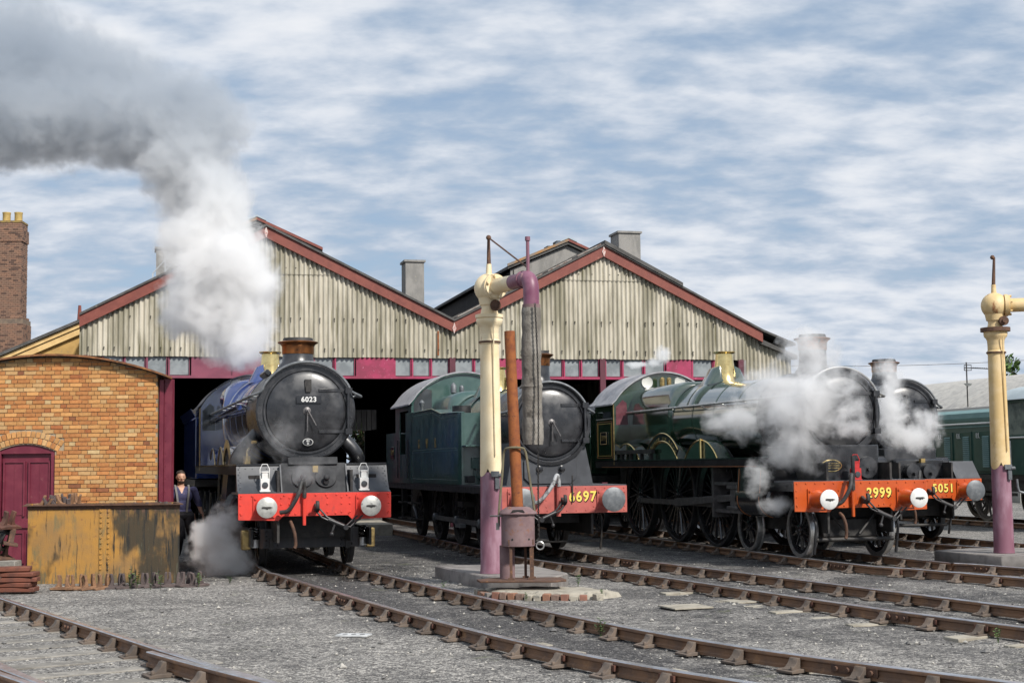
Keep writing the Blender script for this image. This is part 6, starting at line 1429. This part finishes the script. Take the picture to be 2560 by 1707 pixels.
# timber and scrap heap at the left
def block(nm, label, cat, c, d, rz, m_, grp=None, rx=0):
    o = MB().box((0, 0, 0), d).build(nm, m_, None, c, bevel=.012); o.rotation_euler = (rx, 0, rz); tag(o, label, cat, grp); return o
RB = mat('red_brown_timber', (.17, .055, .032), (.11, .04, .026), 5, rough=.75, bump=.4)
for i, (w_, dz, dx, rz) in enumerate(((.62, .05, 0, .05), (.60, .125, -.03, -.08), (.56, .2, .05, .12), (.62, .28, .0, -.04), (.50, .36, -.04, .2))):
    block('timber_packing', ['lowest', 'second lowest', 'middle', 'second highest', 'topmost'][i] + ' red brown timber block of the stack left of the tank', 'timber block', (-7.62 + dx, 22.35, dz), (w_, .32, .07), rz, RB, 'stack of red brown timber blocks')
block('timber_baulk', 'thick grey timber baulk lying on the ground at the left edge', 'timber baulk', (-8.55, 23.2, .12), (1.1, .3, .24), .05, M['planks'])
block('timber_baulk', 'upper grey timber baulk under the rusty castings at left edge', 'timber baulk', (-8.4, 23.35, .34), (.95, .28, .18), -.06, M['oak'])
for i, (x, y, z_, a, b, m_) in enumerate(((-8.55, 23.3, .44, 0, .2, DKC), (-8.25, 23.4, .44, .3, .9, M['rustd']), (-8.62, 23.4, .66, 0, .1, DKC), (-8.3, 23.3, .62, .4, 1.4, M['dull']), (-8.12, 23.45, .66, .2, 2.0, M['rustd']), (-8.28, 23.5, .84, .1, .6, M['dull']), (-8.15, 23.4, .95, .3, 1.1, M['timber']))):
    casting('scrap_casting', ['lower grey', 'lower brown', 'upright grey', 'black', 'small brown', 'upper black', 'topmost dark'][i] + ' iron casting in the scrap heap before the maroon door', (x, y, z_), (a, 0, b), m_, 'castings in the scrap heap by the door', 1.25)

# flat covers set in the ground
def cover(label, c, d, rz, m_, holes=False):
    o = thing('ground_cover', label, 'cover plate', c, rz); MB().box((0, 0, .01), (d[0], d[1], .02)).build('plate', m_, o, bevel=.003)
    if holes:
        h_ = MB(); 
        for q in range(3): h_.cyl((-.1 + q * .1, 0, .018), (-.1 + q * .1, 0, .0215), .03, n=12)
        h_.build('cover_holes', M['dull'], o)
    return o
cover('white cover plate with three holes in the foreground gravel', (-1.78, 16.15, .0), (.36, .2), R(-14), mat('pale_plate', (.55, .56, .56), (.42, .43, .43), 8, rough=.6), True)
cover('grey flat cover slab between the two middle tracks', (2.2, 18.9, .0), (.55, .5), R(20), M['concp'])
cover('pale sheet of board beside the tank engine track', (3.1, 19.6, .0), (.6, .42), R(30), M['concp'])

# weeds
def weed(x, y, s, n, label, z=0.0):
    t = thing('weed', label, 'plant', (x, y, z)); r = random.Random(int(x * 100)); m = MB(); g = MB()
    for q in range(n):
        a = r.uniform(0, 6.28); tip = Vector((cos(a) * s * .35 * r.random(), sin(a) * s * .35 * r.random(), s * r.uniform(.6, 1))); m.tube([(0, 0, 0), tuple(tip * .6), tuple(tip)], .003, 4)
        for k in range(6):
            p = tip * (.35 + .13 * k); b_ = r.uniform(0, 6.28); dv = Vector((cos(b_), sin(b_), .35)) * s * .22; sd_ = Vector((-sin(b_), cos(b_), 0)) * s * .07; g.add([p, p + dv * .5 + sd_, p + dv, p + dv * .5 - sd_], [(0, 1, 2, 3)])
    m.build('stem', M['leafd'], t); g.build('leaves', M['leaf'], t)
for (x, y, s, n, l) in ((-5.87, 22.7, .26, 3, 'small green weed among the dark chairs at the tank foot'), (-6.0, 22.8, .34, 3, 'taller green weed by the strap of the yellow tank'), (-5.5, 22.7, .3, 3, 'green weed at the middle of the dark chairs'), (-5.62, 22.55, .2, 2, 'tiny weed in front of the dark chairs'), (-4.95, 22.9, .22, 3, 'low weed at the right corner of the tank'), (-4.6, 23.6, .13, 5, 'flat green weed on ash right of the tank'), (-1.05, 21.0, .2, 3, 'yellow green weed near the crane plinth'), (.15, 20.0, .13, 4, 'tiny weed below the brick edging'), (1.2, 20.1, .15, 4, 'weed at the right end of the brick edging'), (.92, 15.75, .2, 6, 'green weed beside the rail of the middle track'), (4.9, 14.9, .17, 4, 'small weed at the right edge between the tracks'), (.95, 22.0, .22, 3, 'dry weed at the plinth corner')): weed(x, y, s, n, l)

# ---------------------------------------------------------------- person
def capsule(m, p0, p1, r0, r1, n=14):
    p0, p1 = Vector(p0), Vector(p1); m.cyl(p0, p1, r0, r1, n); m.sphere(p0, r0, n); m.sphere(p1, r1, n)
def make_person(x, y, rz):
    P = thing('person', 'person in navy shirt, grey braces and dark overalls standing beside the blue engine', 'person', (x, y, 0.0), rz)
    b = MB()
    # legs, front = -y
    for s in (-1, 1):
        capsule(b, (s * .095, 0, .90), (s * .11, -.01, .50), .10, .068); capsule(b, (s * .11, -.01, .50), (s * .115, .02, .10), .068, .05)
        b.sphere((s * .12, -.05, .055), .06, 14, (.8, 1.9, .75)); b.sphere((s * .12, .02, .06), .055, 12)
    b.sphere((0, 0, .95), .16, 18, (1.08, .78, .85)); b.sphere((0, -.005, 1.12), .155, 18, (1.0, .75, 1.1)); b.sphere((0, 0, 1.30), .17, 18, (1.12, .72, 1.0)); b.sphere((0, .005, 1.42), .12, 16, (1.65, .75, .62))
    capsule(b, (0, .01, 1.45), (0, -.005, 1.56), .062, .056)
    # head
    b.sphere((0, -.012, 1.675), .098, 22, (.80, .98, 1.16)); b.sphere((0, -.045, 1.60), .062, 16, (.9, .85, .75))
    b.sphere((0, -.108, 1.655), .018, 10, (.75, 1.1, 1.5)); b.sphere((0, -.118, 1.640), .014, 10, (1.25, .9, .8)); b.sphere((0, -.097, 1.70), .02, 10, (2.1, .5, .5))
    for s in (-1, 1): b.sphere((s * .080, .0, 1.66), .022, 10, (.45, .8, 1.3)); b.sphere((s * .035, -.09, 1.645), .02, 8, (1, .5, .7))
    # arms hanging, hands with fingers
    arms = {-1: [(-.215, .0, 1.42), (-.30, .07, 1.18), (-.22, -.03, .95)], 1: [(.215, .0, 1.415), (.305, .05, 1.16), (.335, -.07, .93)]}
    for s, (sh, el, wr) in arms.items():
        capsule(b, sh, el, .062, .046); capsule(b, el, wr, .044, .030)
        w = Vector(wr); pm_ = w + Vector((s * .004, -.015, -.05)); b.sphere(pm_, .04, 12, (.45, .85, 1.15))
        for q, (dy, ln) in enumerate(((-.028, .066), (-.010, .076), (.008, .071), (.025, .056))):
            k0 = pm_ + Vector((0, dy, -.035)); k1 = k0 + Vector((-s * .006, -.006, -ln * .55)); k2 = k1 + Vector((-s * .018, -.004, -ln * .45)); capsule(b, k0, k1, .0095, .009, 8); capsule(b, k1, k2, .009, .0078, 8)
        t0 = pm_ + Vector((-s * .005, -.032, .015)); t1 = t0 + Vector((-s * .012, -.026, -.028)); t2 = t1 + Vector((-s * .010, -.004, -.028)); capsule(b, t0, t1, .012, .0105, 8); capsule(b, t1, t2, .0105, .009, 8)
    me = b.mesh('body'); ob = link('body', me, None); md = ob.modifiers.new('r', 'REMESH'); md.mode = 'VOXEL'; md.voxel_size = .0075; ms_ = ob.modifiers.new('s', 'SMOOTH'); ms_.factor = .5; ms_.iterations = 3
    dg = bpy.context.evaluated_depsgraph_get(); me2 = bpy.data.meshes.new_from_object(ob.evaluated_get(dg)); bpy.data.objects.remove(ob)
    me2.name = 'body'
    for q in (M['skin'], M['shirt'], M['trous'], mat('black_boots', (.012, .011, .010), rough=.5)): me2.materials.append(q)
    nv = len(me2.vertices); co = np.empty(nv * 3, np.float32); me2.vertices.foreach_get('co', co); co = co.reshape(-1, 3)
    # cloth ease: push clothing out a little with folds
    nr = np.empty(nv * 3, np.float32); me2.vertices.foreach_get('normal', nr); nr = nr.reshape(-1, 3)
    arm_m = (np.abs(co[:, 0]) > .19) & (co[:, 2] < 1.42)
    cloth = ((co[:, 2] < 1.475) & ~(arm_m & (co[:, 2] < 1.08))) & (co[:, 2] > .11)
    fold = np.array([mnoise.noise((float(c_[0]) * 9, float(c_[1]) * 9, float(c_[2]) * 5)) for c_ in co])
    push = np.where(cloth, np.where(co[:, 2] < .93, .022, .012) + .010 * fold, 0); co += nr * push[:, None]
    zt_ = np.clip((co[:, 2] - .55) / .9, 0, 1); co[:, 0] += .05 * np.sin(np.clip(co[:, 2] / 1.0, 0, 1) * pi) - .035 * zt_ * zt_; co[:, 1] += -.03 * zt_
    lg = (co[:, 2] < .8) & (co[:, 0] > .03); co[lg, 1] -= .10 * np.clip((.8 - co[lg, 2]) / .8, 0, 1); co[lg, 0] += .05 * np.clip((.8 - co[lg, 2]) / .8, 0, 1)
    me2.vertices.foreach_set('co', co.ravel())
    mi = []
    for p_ in me2.polygons:
        c_ = p_.center.copy(); c_.x += .035 if c_.z > 1.35 else 0; x_, y_, z_ = c_.x, c_.y, c_.z; arm_ = abs(x_) > .185 and z_ < 1.40
        vneck = y_ < -.04 and z_ > 1.475 - .14 * max(0, 1 - abs(x_) / .055) and abs(x_) < .055
        if arm_ and z_ < 1.08 and abs(x_) > .2: mi.append(0)
        elif z_ > 1.485 or vneck: mi.append(0)
        elif z_ > .99: mi.append(1)
        elif z_ > .11: mi.append(2)
        else: mi.append(3)
    me2.polygons.foreach_set('material_index', mi); me2.polygons.foreach_set('use_smooth', [True] * len(mi)); me2.update()
    bo = link('body', me2, P)
    h = MB(); h.sphere((0, .008, 1.715), .098, 20, (.86, 1.02, .98)); hv = h.v; 
    h.f = [f for f in h.f if not (sum(hv[i][1] for i in f) / len(f) < -.005 and sum(hv[i][2] for i in f) / len(f) < 1.745) and sum(hv[i][2] for i in f) / len(f) > 1.65]; h.mi = [0] * len(h.f)
    h.v = [(a + .006 * mnoise.noise((a * 40, b_ * 40, c_ * 20)), b_, c_ + .008 * mnoise.noise((a * 30, b_ * 30, c_ * 30 + 4))) for a, b_, c_ in h.v]; h.build('hair', M['hair'], P)
    bd_ = MB(); bd_.sphere((0, -.043, 1.582), .068, 18, (.88, .92, .66)); bv = bd_.v; bd_.f = [f for f in bd_.f if sum(bv[i][2] for i in f) / len(f) < 1.592 and sum(bv[i][1] for i in f) / len(f) < -.01]; bd_.mi = [0] * len(bd_.f); bd_.build('beard', M['hair'], P)
    e = MB()
    for s in (-1, 1): e.sphere((s * .032, -.098, 1.678), .0085, 8)
    e.build('eyes', M['gloss'], P)
    mo = MB(); mo.box((0, -.106, 1.612), (.042, .006, .008)); mo.build('mouth', mat('lips', (.25, .09, .07), rough=.5), P)
    for s in (-1, 1):
        br_ = MB(); pth = [(s * .075, -.135, .98), (s * .085, -.155, 1.15), (s * .10, -.150, 1.30), (s * .115, -.105, 1.44), (s * .115, -.01, 1.515), (s * .10, .08, 1.45)]
        pp = spline(pth, .04)
        for a, c2 in zip(pp[:-1], pp[1:]):
            dirv = (c2 - a); br_.box((a + c2) / 2, (.034, .006, dirv.length * 1.1), Matrix(((1, 0, 0), (0, 1, 0), (0, 0, 1))) @ Vector((0, 0, 1)).rotation_difference(dirv.normalized()).to_matrix())
        br_.build('braces', M['brace'], P)
    cu = MB(); cu.tube([(.30 + .034 * cos(a), -.055 + .034 * sin(a), .93) for a in np.linspace(0, 2 * pi, 17)], .008, 6, cap=False); cu.build('wristband', M['gloss'], P)
make_person(-6.72, 29.5, R(22))
for o in bpy.data.objects['person'].children:
    if o.name.split('.')[0] != 'body':
        zt_ = 1.0 if o.name.split('.')[0] in ('hair', 'beard', 'eyes', 'mouth') else .55
        o.location = (-.035 * zt_, -.03 * zt_, 0) if 'wrist' not in o.name else (.02, -.015, 0)
bpy.data.objects['person'].scale = (1.14, 1.14, 1.01)

# ================================================================== STEAM AND SMOKE
def steam(name, label, blobs, dens, colour, voxel, nscale=1.4, namp=.9, gain=2.2, hull=1.28, col2=None, zmix=None, aniso=.2, step=None, warp=.35, dtop=None, detail=4.0, bias=0.0):
    hm = MB()
    for (c, r) in blobs: hm.sphere(c, hull, 20, r)
    me = hm.mesh('h'); ob = link('h', me); md = ob.modifiers.new('r', 'REMESH'); md.mode = 'VOXEL'; md.voxel_size = voxel
    dg = bpy.context.evaluated_depsgraph_get(); me2 = bpy.data.meshes.new_from_object(ob.evaluated_get(dg)); bpy.data.objects.remove(ob); me2.name = name
    zlo = min(v.co.z for v in me2.vertices); cx, cy_ = blobs[0][0][0], blobs[0][0][1]
    m = bpy.data.materials.new(name + '_volume'); m.use_nodes = True; t = m.node_tree; N = t.nodes; L = t.links; N.clear()
    out_ = N.new('ShaderNodeOutputMaterial'); pv = N.new('ShaderNodeVolumePrincipled'); L.new(pv.outputs[0], out_.inputs['Volume']); pv.inputs['Anisotropy'].default_value = aniso
    geo = N.new('ShaderNodeNewGeometry')
    def mth(op, a, c=None, clamp=False):
        n = N.new('ShaderNodeMath'); n.operation = op; n.use_clamp = clamp
        for i, q in enumerate((a, c)):
            if q is None: continue
            if isinstance(q, (int, float)): n.inputs[i].default_value = q
            else: L.new(q, n.inputs[i])
        return n.outputs[0]
    nz = N.new('ShaderNodeTexNoise'); nz.inputs['Scale'].default_value = nscale; nz.inputs['Detail'].default_value = detail; nz.inputs['Roughness'].default_value = .58; nz.inputs['Distortion'].default_value = .3
    L.new(geo.outputs['Position'], nz.inputs['Vector'])
    cen = N.new('ShaderNodeVectorMath'); cen.operation = 'SUBTRACT'; L.new(nz.outputs['Color'], cen.inputs[0]); cen.inputs[1].default_value = (.5, .5, .5)
    wp = N.new('ShaderNodeVectorMath'); wp.operation = 'MULTIPLY_ADD'; L.new(cen.outputs[0], wp.inputs[0]); wp.inputs[1].default_value = (warp,) * 3; L.new(geo.outputs['Position'], wp.inputs[2])
    acc = None
    for (c, r) in blobs:
        v = N.new('ShaderNodeVectorMath'); v.operation = 'MULTIPLY_ADD'; L.new(wp.outputs[0], v.inputs[0]); v.inputs[1].default_value = tuple(1 / q for q in r); v.inputs[2].default_value = tuple(-a / q for a, q in zip(c, r))
        l = N.new('ShaderNodeVectorMath'); l.operation = 'LENGTH'; L.new(v.outputs[0], l.inputs[0])
        if acc is None: acc = l.outputs['Value']
        else:
            n = N.new('ShaderNodeMath'); n.operation = 'SMOOTH_MIN'; L.new(acc, n.inputs[0]); L.new(l.outputs['Value'], n.inputs[1]); n.inputs[2].default_value = .25; acc = n.outputs[0]
    fld = mth('SUBTRACT', 1.0, acc)
    n2_ = N.new('ShaderNodeTexNoise'); n2_.inputs['Scale'].default_value = nscale * 3.7; n2_.inputs['Detail'].default_value = 5.0; n2_.inputs['Roughness'].default_value = .62
    L.new(wp.outputs[0], n2_.inputs['Vector'])
    fld = mth('ADD', fld, mth('MULTIPLY', mth('SUBTRACT', nz.outputs['Fac'], .5), namp)); fld = mth('ADD', fld, mth('MULTIPLY', mth('SUBTRACT', n2_.outputs['Fac'], .5), namp * .95)); fld = mth('ADD', fld, bias)
    den = mth('MULTIPLY', fld, gain, True); den = mth('MULTIPLY', mth('POWER', den, 1.25), dens)
    # fade to nothing before the hull
    ed = N.new('ShaderNodeMapRange'); ed.interpolation_type = 'SMOOTHSTEP'; L.new(acc, ed.inputs['Value']); ed.inputs['From Min'].default_value = hull - .38; ed.inputs['From Max'].default_value = hull - .12; ed.inputs['To Min'].default_value = 1; ed.inputs['To Max'].default_value = 0
    den = mth('MULTIPLY', den, ed.outputs[0])
    pv.inputs['Color'].default_value = (*colour, 1)
    if col2 is not None:
        sp = N.new('ShaderNodeSeparateXYZ'); L.new(geo.outputs['Position'], sp.inputs[0]); r_ = N.new('ShaderNodeMapRange'); r_.interpolation_type = 'SMOOTHSTEP'; L.new(sp.outputs['Z'], r_.inputs['Value']); r_.inputs['From Min'].default_value = zmix[0]; r_.inputs['From Max'].default_value = zmix[1]
        x = N.new('ShaderNodeMix'); x.data_type = 'RGBA'; L.new(r_.outputs[0], x.inputs[0]); x.inputs[6].default_value = (*colour, 1); x.inputs[7].default_value = (*col2, 1); L.new(x.outputs[2], pv.inputs['Color'])
        if dtop is not None:
            q = mth('ADD', 1.0, mth('MULTIPLY', r_.outputs[0], dtop - 1.0)); den = mth('MULTIPLY', den, q)
    L.new(den, pv.inputs['Density'])
    if step: m.cycles.volume_step_rate = step
    me2.materials.clear(); me2.materials.append(m)
    o = link(name, me2); tag(o, label, 'steam' if 'steam' in name else 'smoke', kind='stuff'); return o

# world positions in metres
steam('steam_column', 'white steam column turning into dark grey smoke above the blue engine', [((-6.35, 33.50, 4.22), (0.24, 0.24, 0.24)), ((-6.31, 33.50, 4.54), (0.48, 0.48, 0.48)), ((-6.27, 33.50, 4.83), (0.79, 0.79, 0.79)), ((-6.51, 33.60, 5.30), (1.09, 1.09, 1.09)), ((-7.52, 33.80, 5.79), (0.92, 0.92, 0.92)), ((-5.95, 33.60, 6.21), (0.67, 0.67, 0.67)), ((-6.86, 33.80, 6.56), (1.37, 1.37, 1.37)), ((-7.11, 34.00, 7.58), (1.07, 1.07, 1.07)), ((-7.27, 34.00, 8.42), (1.10, 1.10, 1.10)), ((-6.55, 34.00, 8.25), (0.49, 0.49, 0.49)), ((-7.76, 34.30, 9.22), (1.29, 1.29, 1.29)), ((-7.19, 34.30, 10.02), (1.16, 1.16, 0.98)), ((-7.93, 34.50, 10.93), (1.25, 1.25, 0.83)), ((-9.00, 34.60, 10.38), (1.87, 1.87, 1.30)), ((-10.72, 35.00, 10.60), (2.11, 2.11, 1.37)), ((-12.50, 35.50, 10.80), (2.14, 2.14, 1.50)), ((-12.48, 36.00, 12.45), (2.38, 2.38, 1.52)), ((-10.01, 35.50, 11.72), (1.60, 1.60, 0.96))],
      dens=6.0, colour=(0.996, 0.996, 0.996), voxel=0.22, nscale=0.9, namp=1.4, gain=1.9, warp=1.0, step=0.35, col2=(0.63, 0.675, 0.725), zmix=(7.0, 12.2), dtop=0.17)
steam('ground_steam', 'low white steam puff on the ground left of the blue engine', [((-5.16, 25.70, 0.23), (0.63, 0.63, 0.31)), ((-5.25, 25.80, 0.59), (0.48, 0.48, 0.39)), ((-5.11, 25.90, 0.97), (0.30, 0.30, 0.35)), ((-4.82, 25.60, 0.13), (0.35, 0.35, 0.17))],
      dens=8.0, colour=(0.996, 0.996, 0.996), voxel=0.05, nscale=1.7, namp=2.0, gain=1.5, warp=0.6, step=0.3)
steam('steam_cloud', 'thick white steam billowing over the flank of engine 2999', [((4.87, 26.00, 2.83), (1.06, 1.06, 0.70)), ((4.14, 26.40, 2.62), (0.60, 0.60, 0.44)), ((5.46, 25.80, 3.17), (0.93, 0.93, 0.58)), ((5.84, 25.30, 2.79), (0.47, 0.47, 0.38)), ((5.04, 25.80, 2.09), (0.62, 0.62, 0.47)), ((5.53, 26.60, 3.81), (0.64, 0.64, 0.48)), ((5.85, 24.90, 2.40), (0.41, 0.41, 0.25)), ((4.79, 26.40, 3.29), (0.95, 0.95, 0.48))],
      dens=5.0, colour=(0.996, 0.996, 0.996), voxel=0.12, nscale=1.05, namp=2.3, gain=1.0, warp=1.1, step=0.3, bias=-0.08)
steam('steam_wisp', 'thin steam wisp over the cylinder of engine 2999', [((4.40, 26.00, 1.59), (0.27, 0.27, 0.39)), ((4.67, 25.80, 1.09), (0.31, 0.31, 0.20))],
      dens=4.0, colour=(0.996, 0.996, 0.996), voxel=0.05, nscale=2.4, namp=2.2, gain=1.3, warp=0.35, step=0.5)
steam('steam_cloud', 'white steam drifting across the smokebox of engine 5051', [((7.72, 29.60, 2.81), (0.52, 0.52, 0.71)), ((8.13, 29.40, 2.36), (0.62, 0.62, 0.40)), ((8.44, 29.50, 2.67), (0.37, 0.37, 0.36)), ((7.80, 30.00, 3.55), (0.40, 0.40, 0.54))],
      dens=6.0, colour=(0.996, 0.996, 0.996), voxel=0.08, nscale=1.6, namp=2.0, gain=1.2, warp=0.5, step=0.3, bias=-0.12)
steam('whistle_steam', 'small white puff above the cab of engine 2999', [((3.61, 34.60, 4.44), (0.23, 0.23, 0.25)), ((3.38, 34.60, 4.27), (0.25, 0.25, 0.14)), ((3.02, 34.70, 4.22), (0.33, 0.33, 0.10))],
      dens=6.0, colour=(0.996, 0.996, 0.996), voxel=0.05, nscale=2.6, namp=1.4, gain=2.0, warp=0.25, step=0.5)
steam('steam_wisp', 'faint steam veil under the smokebox of the blue engine', [((-3.53, 24.55, 1.77), (0.41, 0.41, 0.21)), ((-3.92, 24.70, 2.33), (0.30, 0.30, 0.45)), ((-4.72, 25.40, 2.12), (0.34, 0.34, 0.38))],
      dens=0.9, colour=(0.996, 0.996, 0.996), voxel=0.07, nscale=2.0, namp=1.6, gain=1.5, warp=0.4, step=0.6)
